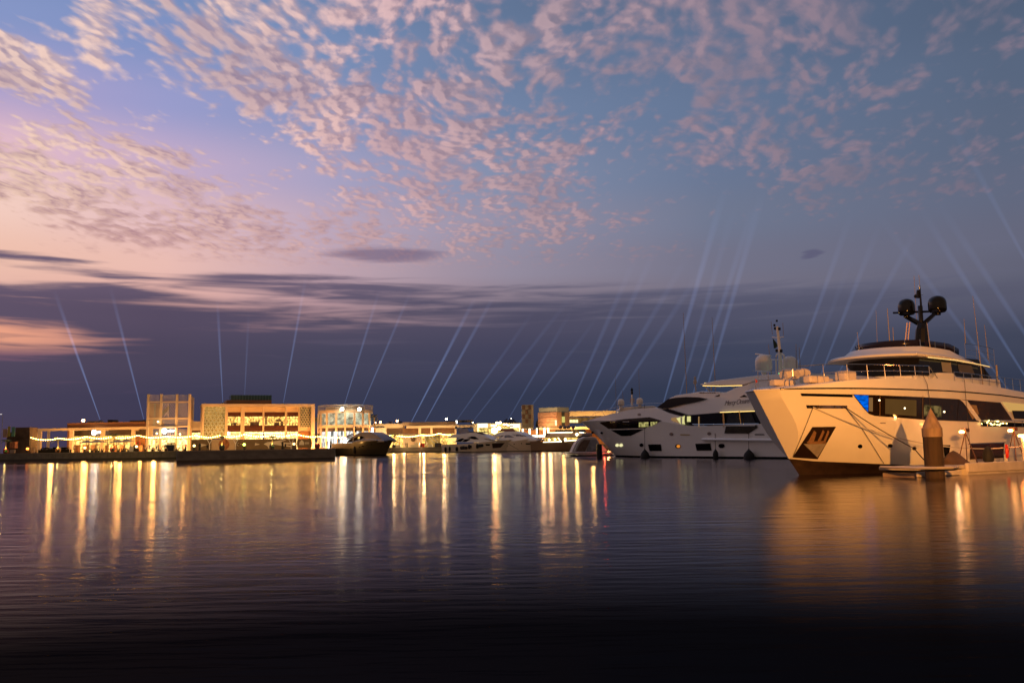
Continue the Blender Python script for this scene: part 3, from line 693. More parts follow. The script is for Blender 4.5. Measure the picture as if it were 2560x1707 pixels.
BS = BVHTree.FromPolygons(SB.v, SB.f); BA = BVHTree.FromPolygons(SA.v, SA.f); BGl = BVHTree.FromPolygons(SG.v, SG.f)
allv = []; allf = []
for q in (H2, SA, SB, SG):
    o = len(allv); allv += q.v; allf += [tuple(i+o for i in f) for f in q.f]
BALL = BVHTree.FromPolygons(allv, allf)
def d2(poly, name, m, off=.05, g=8): return decal(poly, BALL, off, g, name, m, Y2)
bk = blackgl
def flat2(poly, name, m, t0=3.40, tap=.10, zr=5.0):
    pts = []
    for x, y in poly:
        t = t0
        for _ in range(8): q = at_t(F2, x, y, t); t = t0-tap*(q.z-zr)
        pts.append(q)
    mb = MB(); mb.prism(pts, F2[2]*-.08); return mb.build(name, m, Y2)
flat2([(1642,1018.5),(1670,997),(1690,993.5),(1715,992),(1744,992.5),(1767,996.5),(1740,1004),(1710,1010),(1670,1020),(1650,1021.5)], 'wheelhouse_window', bk)
flat2([(1645,1025),(1668,1021),(1717,1036),(1700,1040.5)], 'window_band', bk, 3.62)
BHS = BVHTree.FromPolygons(H2.v+SA.v, H2.f+[tuple(i+len(H2.v) for i in f) for f in SA.f])
decal([(1499.5,1055),(1560,1047.5),(1624,1042.5),(1655,1051),(1640,1058),(1612,1069.5),(1560,1071),(1521,1071),(1510,1062)], BHS, .05, 7, 'window_band', bk, Y2)
d2([(1527.5,1074.5),(1610.5,1072.5),(1577,1088.7),(1553,1089)], 'hull_window', bk)
d2([(1786,991.5),(1800,985.5),(1799,990.5)], 'side_vent', bk, g=4)
d2([(1849,993),(1861,986.5),(1870,992)], 'side_vent', bk, g=4)
d2([(1748,982.5),(1752,977.5),(1802,979.5),(1806,982.5)], 'fly_screen', tint, g=5)
for pl, m_, nm in (([(1598.5,1055.5),(1622.5,1054.5),(1622.5,1066.5),(1598.5,1067)], glow('cabin_light', (.55,.5,.17), .9, noise=.12, nscale=2.5, dark=.25), 'lit_window'),
    ([(1627.5,1054.5),(1645,1053.5),(1643,1057.5),(1628,1065)], glow('cabin_light', (.55,.5,.17), .9), 'lit_window'),
    ([(1692,1045.5),(1712,1040.5),(1713,1062),(1702,1059)], glow('lobby_light', (.75,.70,.28), .95), 'lit_window'),
    ([(1719,1040.5),(1728,1040),(1728,1054),(1719,1054)], glow('lobby_light', (.75,.70,.28), .95), 'lit_window'),
    ([(1679,1045),(1691,1043),(1700,1058),(1680,1051)], glow('lobby_tan', (.35,.2,.08), .8), 'lit_window'),
    ([(1747,1041),(1750,1041),(1750,1067),(1747,1067)], glow('lobby_tan', (.35,.2,.08), .8), 'lit_window'),
    ([(1500,1056),(1543,1050),(1543,1069),(1521,1070)], mat('bow_glass_brown', (.045,.022,.006), .1), 'bow_glass'),
    ([(1823,1035),(1880,1032),(1895,1068),(1872,1083),(1812,1083)], mat('aft_glass_green', (.02,.022,.008), .1, noise=.6, nscale=1.2), 'aft_glass')):
    d2(pl, nm, m_, .09, 6)
for x in (1808,): d2([(x,1033),(x+4,1033),(x+6,1062),(x+2,1068)], 'bronze_pillar', mat('bronze_pillar', (.75,.45,.15), .3, metal=.8), .12, 5)
d2([(1620.6,1110.5),(1652.5,1110),(1654.8,1126.5),(1624.5,1126.5)], 'hull_window', bk)
d2([(1738.8,1108.6),(1776.5,1107.8),(1779.5,1125.7),(1742.3,1126)], 'hull_window', bk)
for x, y, rx, ry, m_ in ((1604,1112,5,4.4,bk),(1679,1085,5,4,mat('port_grey',(.2,.16,.15),.3)),(1695.4,1115,7,5.4,bk),(1773.7,1083.6,5,4,mat('port_grey',(.2,.16,.15),.3)),(1804.5,1114,8,5.6,bk),(1481.6,1080.5,3.2,3,bk),(1504.6,1081.5,3.2,3,bk),(1598.5,1036,4.5,3,mat('port_grey',(.2,.16,.15),.3))):
    d2(ell(x, y, rx, ry, 14), 'porthole', m_, .05, 4)
d2(ell(1697.5,1115,4.6,4,12), 'lit_port', glow('port_orange', (.8,.26,.03), .9), .1, 4)
for x in (1543.6,1553.4): d2(ell(x,1112.3,4.1,3.6,12), 'lit_port', glow('port_yellow', (.95,.88,.45), 1.0), .08, 4)
d2([(1701,1085),(1725.5,1085.5),(1725,1087.5),(1701.5,1087.5)], 'slot', mat('slot_brass', (.4,.3,.06), .4, metal=.5), .05, 5)
d2([(1887,1084.5),(1910,1084.5),(1913,1087),(1888,1087)], 'slot', bk, .05, 5)
# rubbing strake
mb = MB(); mb.tube([at_t(F2,1756,1098,3.95)]+[at_t(F2,1780+i*20,1098.3+i*.2,4.02) for i in range(10)], .17, 8); mb.build('rubbing_strake', gel3, Y2, smooth=True)
mb = MB(); mb.tube([at_t(F2,1500,1061,3.3)]+[at_t(F2,x,1127+(x-1540)*.037,3.75) for x in ()]+[at_t(F2,1501,1061.2,3.3)], .01, 4)
# main deck rail
pts = [(1731,1060),(1780,1060.2),(1830,1059.5),(1897,1059)]
tp = [at_t(F2,x,y,3.72) for x, y in pts]
ps = [(at_t(F2,x,1060-(x-1731)*.006,3.72), at_t(F2,x,yb,3.72)) for x, yb in ((1735,1067),(1759,1068),(1785,1071),(1821,1083),(1859,1084),(1885,1076))]
rail(tp, ps, .035, Y2, mids=(.5,))
mb = MB(); mb.tube([at_t(F2,1848,1027,3.6), at_t(F2,1853,1064,3.6)], .05, 5); mb.build('deck_post', mat('bronze_pillar', (.75,.45,.15), .3, metal=.8), Y2)
mb = MB(); mb.tube([at_t(F2,1800,1030.5,3.5), at_t(F2,1880,1027.5,3.5), at_t(F2,1890,1027,3.5)], .035, 5); mb.build('eave_light', glow('eave_gold', (1,.66,.2), 2.2), Y2)
# fore deck rail
tp = [at_t(F2,x,y,2.6) for x, y in ((1470,1046),(1489,1032),(1515,1023.5),(1543,1017),(1584,1011),(1615,1008.5),(1642,1007.5),(1680,1008),(1712,1011))]
ps = [(at_t(F2,a,b,2.6), at_t(F2,c,d,2.6)) for a,b,c,d in ((1489,1032,1492,1045),(1505,1026.5,1512,1040),(1543,1017,1547,1032),(1584,1011,1588,1022),(1655,1007.5,1662,1018))]
rail(tp, ps, .03, Y2, name='railing', material=mat('rail_grey', (.4,.37,.36), .3, metal=.7))
# whip antennas
for (x0,y0,x1,y1,t) in ((1708,782,1717,985,1.5),(1780,793,1789,977,-1),(1921,860,1929,938,1),(1990,860,1991,935,1),(1998,868,2001,935,-1)):
    mb = MB(); p0, p1 = at_t(F2,x0,y0,t), at_t(F2,x1,y1,t); mb.tube([p1, p1.lerp(p0,.5), p0], .06, 6, .025); mb.build('antenna', mat('antenna_grey', (.30,.26,.24), .5), Y2)
mb = MB(); mb.tube([at_t(F2,1740,978,1.0), at_t(F2,1738,960,1.0)], .09, 8); mb.lathe(at_t(F2,1738,960,1.0), [(.2,0),(.24,.2),(.22,.5),(.1,.7),(.16,.8),(.1,1.0)], 10); mb.build('search_light', mat('strut_grey', (.3,.3,.32), .4), Y2, smooth=True)
# domes, radar and mast on the hard top
for x, y, t in ((1909,908,1.5),(1974,912,-1.5)):
    c = at_t(F2, x, y, t); mb = MB(); dome(mb, c, .97, 2.05, 24); mb.build('satellite_dome', mat('dome_white', (.78,.76,.74), .35), Y2, smooth=True)
    mb = MB(); mb.tube([c-Vector((0,0,1.0)), c-Vector((0,0,1.7))], .28, 10); mb.build('dome_pedestal', gel3, Y2)
mb = MB(); mb.tube([at_t(F2,1889,884.5,1.2), at_t(F2,1927,889.5,1.2)], .09, 6); mb.build('radar_scanner', gel3, Y2)
mb = MB(); mb.tube([at_t(F2,1909,889,1.2), at_t(F2,1909,886,1.2)], .14, 8); mb.build('radar_motor', gel3, Y2)
mb = MB(); mb.tube([at_t(F2,1951,938,0), at_t(F2,1950,885,0), at_t(F2,1943,816,0)], .26, 10, .15); mb.build('mast', gel3, Y2, smooth=True)
mb = MB()
for dx in (-10, 11): mb.tube([at_t(F2,1950+dx*.9,936,0), at_t(F2,1950+dx,900,0), at_t(F2,1950+dx*.9,888,0), at_t(F2,1950+dx*.4,883.5,0)], .1, 8)
mb.tube([at_t(F2,1930,899,0), at_t(F2,1962,899,0)], .07, 6); mb.build('mast_frame', gel3, Y2, smooth=True)
mb = MB(); mb.tube([at_t(F2,1930,842.5,0), at_t(F2,1944,845,0), at_t(F2,1959,842,0)], .06, 6)
mb.build('mast_spreader', gel3, Y2, smooth=True)
for x, y, r in ((1936,813,.13),(1938,821,.16),(1948.5,822,.16),(1942,802,.12),(1942,876.5,.17),(1953,877,.17)):
    mb = MB(); mb.lathe(at_t(F2,x,y,0)-Vector((0,0,r)), [(r*.7,0),(r,r*.3),(r,r*1.8),(r*.7,r*2)], 8); mb.build('nav_light', blackp, Y2)
for x0,y0,x1,y1 in ((1927.5,804,1931,836),(1957,807,1958.5,838)):
    mb = MB(); mb.tube([at_t(F2,x1,y1,0), at_t(F2,x0,y0,0)], .03, 5); mb.build('antenna', mat('antenna_grey', (.30,.26,.24), .5), Y2)
mb = MB(); mb.loft([[at_t(F2,x,y,-.2), at_t(F2,x2,y2,-.35)] for x,y,x2,y2 in ((1932,846,1935,871),(1936,850,1940,870),(1941,856,1944,866),(1946,868,1949,874))], cap=False)
o = mb.build('flag', mat('green_flag', (.004,.03,.015), .8, noise=.5, nscale=1), Y2); md = o.modifiers.new('thickness','SOLIDIFY'); md.thickness = .02
mb = MB(); mb.lathe(at_t(F2,1950,937,1.6), [(.05,0),(.13,.05),(.13,.3),(.05,.35)], 8); mb.build('starboard_light', glow('green_lamp', (.1,1,.35), 2.5), Y2)
d2([(1913,945.5),(1942,942.5),(1946,944),(1938,948),(1918,949)], 'roof_light', glow('roof_warm', (1,.85,.45), 1.2), .08, 5)
# the name in script on the side
tcu = bpy.data.curves.new('name_text', 'FONT'); tcu.body = 'Mercy Oceans'; tcu.shear = .45; tcu.size = 1.0; tcu.extrude = .01; tcu.offset = -.004; tcu.space_character = .86
to = bpy.data.objects.new('yacht_name', tcu); COL.objects.link(to)
bpy.context.view_layer.update(); me = bpy.data.meshes.new_from_object(to.evaluated_get(bpy.context.evaluated_depsgraph_get())); bpy.data.objects.remove(to)
xs = [v.co.x for v in me.vertices]; wd = max(xs)-min(xs)
hit0 = BALL.ray_cast(EYE, ray(1811,1014)); hit1 = BALL.ray_cast(EYE, ray(1873,1007))
base = hit0[0]; dx = hit1[0]-hit0[0]; nr = hit0[1]; nr = -nr if nr.dot(ray(1811,1014)) > 0 else nr
ux = dx.normalized(); uy = nr.cross(ux).normalized(); uy = -uy if uy.z < 0 else uy
k_ = dx.length/wd*1.02
for v in me.vertices: v.co = base+ux*(v.co.x*k_)+uy*(v.co.y*k_*.95)+nr*(v.co.z*k_+.03)
me.materials.append(mat('silver_lettering', (.20,.18,.19), .4, metal=.3))
no = bpy.data.objects.new('name_lettering', me); COL.objects.link(no); put(no, Y2)
# fenders
for i, (x, yt, yb, w, yl, lab) in enumerate(((1612.5,1121,1156,23,1012,'black teardrop fender nearest the bow of the yacht with swept windows'),(1789,1121,1147,14,1060,'slim black fender hanging between the other two on the yacht side'),(1872.7,1121,1157,27,1060,'biggest black fender, hanging just left of the large orange lit bow'))):
    c = at_t(F2, x, (yt+yb)/2, 4.15); sc_ = FPX/c.y; h = (yb-yt)/sc_; r = w/2/sc_
    th = thing('fender', lab, 'fender', c-Vector((0,0,h/2)), group='black fenders along the second yacht')
    mb = MB(); mb.lathe(c-Vector((0,0,h/2)), [(r*.5,0),(r*.9,h*.08),(r,h*.25),(r,h*.5),(r*.8,h*.68),(r*.35,h*.86),(r*.12,h*.93),(r*.1,h)], 16); mb.build('fender_body', rubber, th, smooth=True)
    mb = MB(); tpnt = at_t(F2, x-1.5, yl, 3.6); mb.tube([c+Vector((0,0,h/2)), tpnt], .03, 5); mb.build('fender_rope', ropem, th)
# ------------------------------------------------------------------ mooring pile, pontoon and its gear
pc = G(2338, 1194); pc.z = 0
wood = mat('weathered_pile', (.030,.016,.009), .85, noise=.6, nscale=2.2, stretch=(3,3,.35), bump=.5)
wood2 = mat('pile_cap', (.21,.145,.105), .7, noise=.35, nscale=2.5, stretch=(2,2,.5), bump=.2)
PL = thing('mooring_pile', 'thick wooden mooring pile with pale pointed cap in front of the large yacht', 'pile', pc)
zt_ = 3.47; rp = .46
mb = MB(); mb.lathe(pc+Vector((0,0,-2)), [(rp*1.0,0),(rp*.99,2),(rp*.985,zt_-1.45+2)], 28); mb.build('post', wood, PL, smooth=True)
mb = MB(); mb.lathe(pc+Vector((0,0,zt_-1.46)), [(rp*1.04,0),(rp*1.04,.42),(rp*.99,.46),(0,1.46)], 24); mb.build('cap', wood2, PL, smooth=True, auto=25)
DKm = mat('pontoon_concrete', (.52,.47,.42), .75, noise=.22, nscale=1.5, bump=.2)
DKs = mat('pontoon_side', (.30,.22,.16), .8, noise=.35, nscale=1.2)
PT = thing('pontoon', 'pale floating pontoon between the large yacht and the mooring pile', 'pontoon', Wp(F1,4,6,0))
def dbox(s0, s1, t0, t1, z0, z1, name, m, bev=.03, par=None):
    mb = MB(); mb.box(Wp(F1,(s0+s1)/2,(t0+t1)/2,(z0+z1)/2), (s1-s0,t1-t0,z1-z0), R(33)); return mb.build(name, m, par or PT, bevel=bev)
dbox(.35, 22, 4.9, 7.1, .34, .52, 'deck', DKm)
dbox(.5, 4.2, 5.0, 7.0, -.4, .2, 'float', DKs)
dbox(4.2, 4.5, 5.0, 7.0, -.4, .3, 'float', DKm)
dbox(4.5, 22, 4.95, 7.25, -.5, .33, 'float', DKm, .05)
dbox(4.5, 22, 7.12, 7.32, .12, .62, 'fender_strip', mat('pontoon_cream', (.62,.55,.48), .6, noise=.2, nscale=1.2), .05)
dbox(.2, 3.9, 7.12, 7.24, .02, .26, 'side_board', DKm)
mb = MB(); mb.tube([Wp(F1,.1,5.2,.5), Wp(F1,-.6,7.4,.5), Wp(F1,-.35,8.6,.5), Wp(F1,.5,8.9,.5), Wp(F1,1.6,8.5,.5), Wp(F1,2.1,7.1,.5)], .075, 8); mb.build('pile_guide', mat('galvanised', (.5,.45,.4), .4, metal=.5), PT, smooth=True)
# cleat
cl_ = thing('cleat', 'small steel mooring cleat at the corner of the pontoon, right of the pile', 'cleat', Wp(F1,3.0,6.0,.52))
mb = MB(); c = Wp(F1,3.0,6.0,.52); mb.tube([c-F1[1]*.18+Vector((0,0,.16)), c+F1[1]*.18+Vector((0,0,.16))], .03, 6); mb.build('bar', chrome, cl_)
for q in (-.08,.08): mb = MB(); mb.tube([c+F1[1]*q, c+F1[1]*q+Vector((0,0,.15))], .03, 6); mb.build('leg', chrome, cl_)
# lit pedestals
lite = glow('pedestal_lamp', (1,.42,.10), 34)
def ped(s, t, h, label, red=False, grp=None):
    th = thing('service_pedestal', label, 'pedestal', Wp(F1,s,t,.52))
    mb = MB(); mb.lathe(Wp(F1,s,t,.52), [(.11,0),(.1,.05),(.08,.1),(.075,h-.12)], 10); mb.build('post', mat('pedestal_white', (.75,.72,.66), .4), th, smooth=True)
    mb = MB(); mb.lathe(Wp(F1,s,t,.52+h-.11), [(.2,0),(.21,.03),(.21,.09),(.17,.12)], 12); mb.build('lamp_head', glow('pedestal_lamp2', (1,.26,.05), 75), th, smooth=True)
    lamp('pedestal_light', Wp(F1,s,t+.25,.52+h-.2), (1,.3,.07), 60, th, r=.1)
ped(11.4, 6.6, 1.55, 'white service pedestal with glowing lamp head beside the lifebuoy')
# life ring on a short stand
LR = thing('lifebuoy', 'red lifebuoy standing upright on the pontoon', 'lifebuoy', Wp(F1,10.2,6.3,.52))
mb = MB(); c = Wp(F1,10.2,6.3,1.15); ay_ = F1[1]*.45+F1[2]*.9; 
ring_ = [c+(F1[1]*.8-F1[2]*.35).normalized()*(.14*math.cos(a))+Vector((0,0,.34*math.sin(a))) for a in [2*math.pi*i/18 for i in range(19)]]
mb.tube(ring_, .075, 8); mb.build('ring', mat('red_lifebuoy', (.75,.03,.01), .4, emit=(.8,.03,.01), es=.0), LR, smooth=True)
mb = MB(); mb.box(Wp(F1,10.25,6.2,.75), (.12,.12,.46), R(33)); mb.build('stand', mat('pedestal_white', (.75,.72,.66), .4), LR)
# gangway tripods with lamps on
def tripod(s, t, h, label):
    th = thing('lamp_tripod', label, 'tripod lamp', Wp(F1,s,t,.52)); top = Wp(F1,s,t,.52+h)
    for a in (20,140,260):
        mb = MB(); mb.tube([top, Wp(F1,s+.75*math.cos(R(a)),t+.5*math.sin(R(a)),.52)], .03, 5); mb.build('leg', mat('tripod_brown', (.08,.03,.015), .5), th)
    mb = MB(); mb.box(top+Vector((0,0,.1)), (.36,.28,.2), R(33)); mb.build('head', mat('tripod_brown', (.08,.03,.015), .5), th)
    mb = MB(); mb.lathe(top-F1[1]*.36+Vector((0,0,.0)), [(0,-.07),(.12,-.05),(.14,.02),(.1,.07),(0,.09)], 10); mb.build('lamp', lite, th, smooth=True)
tripod(7.2, 5.7, 1.75, 'left of the two lamp tripods on the pontoon, in front of the low hull window')
tripod(12.2, 5.7, 1.8, 'tripod right of the white pedestal on the pontoon, ropes running off its head')
lamp('tripod_light', Wp(F1,6.6,5.4,2.25), (1,.5,.2), 30, r=.08)
for (s,t,r,h,lab) in ((9.5,5.6,.3,.95,'round black fender standing on the pontoon left of the lifebuoy'),(13.2,6.6,.36,1.15,'black fender at the right edge of the photo on the pontoon')):
    mb = MB(); mb.lathe(Wp(F1,s,t,.52), [(r*.6,0),(r*.95,h*.12),(r,h*.4),(r*.85,h*.7),(r*.4,h*.92),(r*.1,h)], 16); tag(mb.build('fender', rubber, smooth=True), lab, 'fender', 'black fenders standing on the pontoon')
mb = MB(); mb.loft([[Wp(F1,4.6+i*.4,6.0+w,.52+h*(1-abs((i-2)/2.6)**2)) for w,h in ((-.55,0),(-.3,.45),(0,.75),(.3,.45),(.55,0))] for i in range(5)]); tag(mb.build('gear_cover', mat('dark_tarpaulin', (.10,.055,.03), .8, noise=.3, nscale=2), smooth=True), 'dark tarpaulin heap on the pontoon below the low hull window', 'tarpaulin')
# mooring lines
def sag(a, b, d, n=14): return [a.lerp(b, i/n)-Vector((0,0,d*4*(i/n)*(1-i/n))) for i in range(n+1)]
def hs(x, y, off=.08):
    h = B1.ray_cast(EYE, ray(x, y)); return h[0]+F1[2]*off
fa, fb = hs(2030,1018), hs(2110,1018)
pe = Wp(F1,3.0,6.0,.62)
def rope(pts, r, m, lab):
    mb = MB(); mb.tube(pts, r, 6); return tag(mb.build('mooring_line', m, smooth=True), lab, 'rope', 'mooring lines of the large yacht')
far = Wp(F1,13.5,6.4,1.55); kn = at_t(F1, 2286, 1121, 5.2)
rope(sag(fb, kn, .08)+sag(kn, pe, .03)[1:], .028, ropem, 'dark mooring line from the rear of the bow slot straight down to the pontoon cleat')
rope(sag(fa, far, 1.05, 20), .030, ropew, 'pale mooring line sagging from the bow slot across the front of the pile')
rope([fb, hs(2150,1070,.12), hs(2205,1158,.12)], .014, ropem, 'thin line hanging down the hull from the rear end of the bow slot')
rope([fa, hs(2000,1090,.12), hs(1979,1140,.12)], .014, ropem, 'thin line hanging from the front end of the bow slot towards the anchor')
rope([at_t(F1,2304,930,3.6), at_t(F1,2318,960,3.65), at_t(F1,2324,1000,3.7), at_t(F1,2326,1018,3.7)], .016, ropem, 'thin dark line hanging from the fore deck railing above the pile')
rope([at_t(F1,2411,950,3.75), at_t(F1,2416,1010,3.75), at_t(F1,2424,1108,3.8)], .014, ropem, 'thin dark line straight down the hull to the low hull window')
# ------------------------------------------------------------------ quay walls, promenade
ZQ = 1.88
conc = mat('quay_concrete', (.17,.155,.13), .85, noise=.25, nscale=.8, stretch=(1,1,2), bump=.3)
wetc = mat('wet_concrete', (.05,.042,.03), .5, noise=.3, nscale=.8)
pave = mat('promenade_paving', (.42,.36,.28), .8, noise=.15, nscale=.5)
def gp(px, Y, z=0): p = P(px, HOR(px), Y); return Vector((p.x, p.y, z))
A0, A1_, B0, B1p = gp(-700, 262), gp(443, 223), gp(443, 147), gp(830, 160)
C0, C1 = gp(952, 345), gp(1180, 338)
B2p, B3p, C2, C3p = gp(834, 250), gp(947, 250), gp(1600, 330), gp(4200, 300)
def wall(name, a, b, label, joints=True, z1=ZQ):
    th = thing(name, label, 'quay wall', (a+b)/2)
    d = (b-a).normalized(); n = Vector((-d.y, d.x, 0)); n = n if n.y > 0 else -n
    mb = MB(); mb.prism([a+Vector((0,0,.35)), b+Vector((0,0,.35)), b+Vector((0,0,z1)), a+Vector((0,0,z1))], n*.5); mb.build('wall', conc, th)
    mb = MB(); mb.prism([a+Vector((0,0,-1)), b+Vector((0,0,-1)), b+Vector((0,0,.35)), a+Vector((0,0,.35))], n*.52-n*0); mb.build('tide_band', wetc, th)
    mb = MB(); q = n*-.06; mb.prism([a+q+Vector((0,0,z1-.18)), b+q+Vector((0,0,z1-.18)), b+q+Vector((0,0,z1+.02)), a+q+Vector((0,0,z1+.02))], n*.6); mb.build('coping', mat('coping', (.27,.23,.18), .8, noise=.2), th)
    if joints:
        L_ = (b-a).length; k = int(L_/2.2); mb = MB()
        for i in range(1, k): mb.box(a+d*(L_*i/k)-n*.003+Vector((0,0,.35+(z1-.35)/2)), (.05,.03,z1-.6), math.atan2(d.y, d.x))
        mb.build('joints', mat('joint_dark', (.04,.035,.03), .9), th)
    return th
wall('quay_wall', A0, A1_, 'long grey panelled quay wall below the left restaurants')
wall('quay_wall', B0, B1p, 'nearer plain concrete quay wall in the middle left, ending behind the dark yacht', joints=False)
wall('quay_wall', A1_, B0, 'return of the concrete quay wall, seen end on', joints=False)
wall('quay_wall', B1p, B2p, 'side of the concrete quay running back behind the dark yacht', joints=False)
wall('quay_wall', B2p, B3p, 'quay wall below the round building, behind the dark yacht', joints=False)
wall('quay_wall', B3p, C0, 'side of the quay right of the round building, running back to the far quay', joints=False)
wall('quay_wall', C0, C2, 'far quay wall behind the white yachts in the middle', joints=False)
mb = MB(); zz = ZQ-.01
ring_ = [A0, A1_, B0, B1p, B2p, B3p, C0, C2, C3p, Vector((6000,300,0)), Vector((6000,8000,0)), Vector((-6000,8000,0)), Vector((-6000,262,0))]
from mathutils.geometry import tessellate_polygon
tri = tessellate_polygon([[Vector((v.x, v.y, 0)) for v in ring_]])
mb.add([Vector((v.x, v.y, zz)) for v in ring_], [tuple(t) for t in tri])
tag(mb.build('promenade', pave), 'pale promenade paving behind the quay walls', kind='structure')

# ------------------------------------------------------------------ buildings
def inter(name, c1, c2, st, w, h):
    """lit room behind glass: shelves, doors and wall panels of uneven brightness"""
    m = bpy.data.materials.new(name); m.use_nodes = True; t = m.node_tree; t.nodes.clear()
    o = t.nodes.new('ShaderNodeOutputMaterial'); e = t.nodes.new('ShaderNodeEmission'); tc = t.nodes.new('ShaderNodeTexCoord')
    sp = t.nodes.new('ShaderNodeSeparateXYZ'); cb = t.nodes.new('ShaderNodeCombineXYZ'); t.links.new(tc.outputs['Object'], sp.inputs[0])
    ad = t.nodes.new('ShaderNodeMath'); ad.operation = 'ADD'; t.links.new(sp.outputs[0], ad.inputs[0]); t.links.new(sp.outputs[1], ad.inputs[1])
    t.links.new(ad.outputs[0], cb.inputs[0]); t.links.new(sp.outputs[2], cb.inputs[1])
    b = t.nodes.new('ShaderNodeTexBrick'); b.inputs['Scale'].default_value = 1; b.inputs['Brick Width'].default_value = w; b.inputs['Row Height'].default_value = h; b.inputs['Mortar Size'].default_value = .04
    b.inputs['Color1'].default_value = (*c1,1); b.inputs['Color2'].default_value = (*c2,1); b.inputs['Mortar'].default_value = (*[q*.4 for q in c2],1); b.offset = .37; b.inputs['Bias'].default_value = -.25
    t.links.new(cb.outputs[0], b.inputs['Vector'])
    n = t.nodes.new('ShaderNodeTexNoise'); n.inputs['Scale'].default_value = 1.7; n.inputs['Detail'].default_value = 4; t.links.new(cb.outputs[0], n.inputs['Vector'])
    mr = t.nodes.new('ShaderNodeMapRange'); mr.inputs[1].default_value = .36; mr.inputs[2].default_value = .60; mr.inputs[3].default_value = .25; mr.inputs[4].default_value = 1.15; t.links.new(n.outputs['Fac'], mr.inputs[0])
    ml = t.nodes.new('ShaderNodeMath'); ml.operation = 'MULTIPLY'; ml.inputs[1].default_value = st; t.links.new(mr.outputs[0], ml.inputs[0])
    t.links.new(b.outputs['Color'], e.inputs[0]); t.links.new(ml.outputs[0], e.inputs[1]); t.links.new(e.outputs[0], o.inputs[0]); return m
stucco = mat('cream_stucco', (.74,.60,.42), .8, noise=.06, nscale=.5)
brownw = mat('brown_cladding', (.30,.13,.05), .7, noise=.3, nscale=.5, stretch=(.3,1,5))
dkbrown = mat('dark_timber', (.085,.022,.010), .6, noise=.35, nscale=.6, stretch=(.3,1,6))
recess = mat('recess_dark', (.05,.035,.025), .7)
slat = mat('pale_slats', (.62,.58,.48), .6)
teal = mat('teal_glass', (.03,.10,.10), .2)
warmin = inter('warm_interior', (1,.58,.14), (.30,.13,.02), 2.8, 1.1, 1.3)
warmin2 = inter('shop_interior', (1,.66,.22), (.34,.13,.025), 3.8, .8, 1.7)
whitein = glow('white_interior', (.95,.95,.88), 1.3, noise=.1, nscale=1.2, stretch=(1.6,1,.35), dark=.12)
neon = glow('neon_white', (1,.95,.85), 10)
class Fac:
    def __init__(s, xl, xr, Yl, Yr):
        s.a = gp(xl, Yl); s.b = gp(xr, Yr); s.u = (s.b-s.a).normalized(); s.n = Vector((-s.u.y, s.u.x, 0)); s.n = s.n if s.n.y > 0 else -s.n
        s.rz = math.atan2(s.u.y, s.u.x)
    def pt(s, x, y, d=0): return onpl(x, y, s.a+s.n*d, s.n)
    def box(s, x0, y0, x1, y1, d0, d1, mb=None, ref=0):
        xm, ym = (x0+x1)/2, (y0+y1)/2
        l, r, t, b = s.pt(x0, ym, ref), s.pt(x1, ym, ref), s.pt(xm, y0, ref), s.pt(xm, y1, ref)
        z0 = ZQ-.05 if y1 >= 1100 else max(b.z, ZQ-.05); c = (l+r)/2; c.z = (t.z+z0)/2; c = c+s.n*((d0+d1)/2-ref)
        mb = mb or MB(); mb.box(c, ((r-l).length, abs(d1-d0), t.z-z0), s.rz); return mb
def warm(x, y, z, p, col=(1,.44,.095), r=.5, par=None, tgt=None):
    p = p*2.3
    return lamp('uplight', (x,y,z), col, p, par, r=r) if tgt is None else lamp('uplight', (x,y,z), col, p, par, 'SPOT', r, tgt, R(110), .8)
# --- left restaurant with the white frame
FL = Fac(94, 366, 250, 246)
BL = thing('restaurant', 'low restaurant with pale post and beam frame and brown parapet at the left', 'building', FL.a)
D = 9
mb = FL.box(94,1068.5,368,1075,0,.7); mb.build('roof_beam', stucco, BL)
for x0, x1, yt in ((93,101,1076),(172.5,181,1074),(250.5,259,1073),(327.5,335,1072)):
    FL.box(x0,yt-2,x1,1131,.003,.68).build('column', stucco, BL)
FL.box(117,1074,122,1129,7,7.5,ref=7).build('column', stucco, BL)
for x in (97,176,254,331): FL.box(x-2,1072,x+2,1076,.7,7.5).build('cross_beam', stucco, BL)
FL.box(168,1055.5,364,1067,2,12,ref=2).build('parapet', brownw, BL)
FL.box(183,1067,364,1089,3,3.4,ref=3).build('fascia', recess, BL)
FL.box(168,1066,176,1128,3,10,ref=3).build('wall', brownw, BL)
FL.box(183,1087,325,1126,4.2,4.4,ref=4.2).build('shop_front', warmin, BL)
FL.box(336,1075,363,1126,4.2,4.4,ref=4.2).build('wall', brownw, BL)
mb = MB()
for x in (200,222,240,268,292,310): FL.box(x-.6,1087,x+.6,1126,4.05,4.15,mb,ref=4.05)
mb.build('mullions', recess, BL)
for i,x in enumerate((190,212,232,262,283,303,350)): FL.box(x-5,1112,x+6,1124,3.0,3.8,ref=3).build('counter', mat('counter_brown', (.2,.1,.05), .7), BL)
def sign(F, x, y, s, d, par):
    mb = MB(); pts = []
    for i in range(15):
        a = R(40+i*20); pts.append((x+3.2*s*math.cos(a), y-3.8*s*math.sin(a)))
    mb.tube([F.pt(a, b, d) for a, b in pts], .17*s, 6); mb.build('sign_letter', neon, par)
    mb = MB(); mb.tube([F.pt(x+(4+i*.9)*s, y-.4*s+1.1*s*math.sin(i*1.9), d) for i in range(17)], .13*s, 6); mb.build('sign_letters', neon, par)
    lamp('sign_light', F.pt(x+6*s, y, d-1.2), (1,.85,.6), 120, par, r=.3)
sign(FL, 235, 1081, 1.25, 2.6, BL)
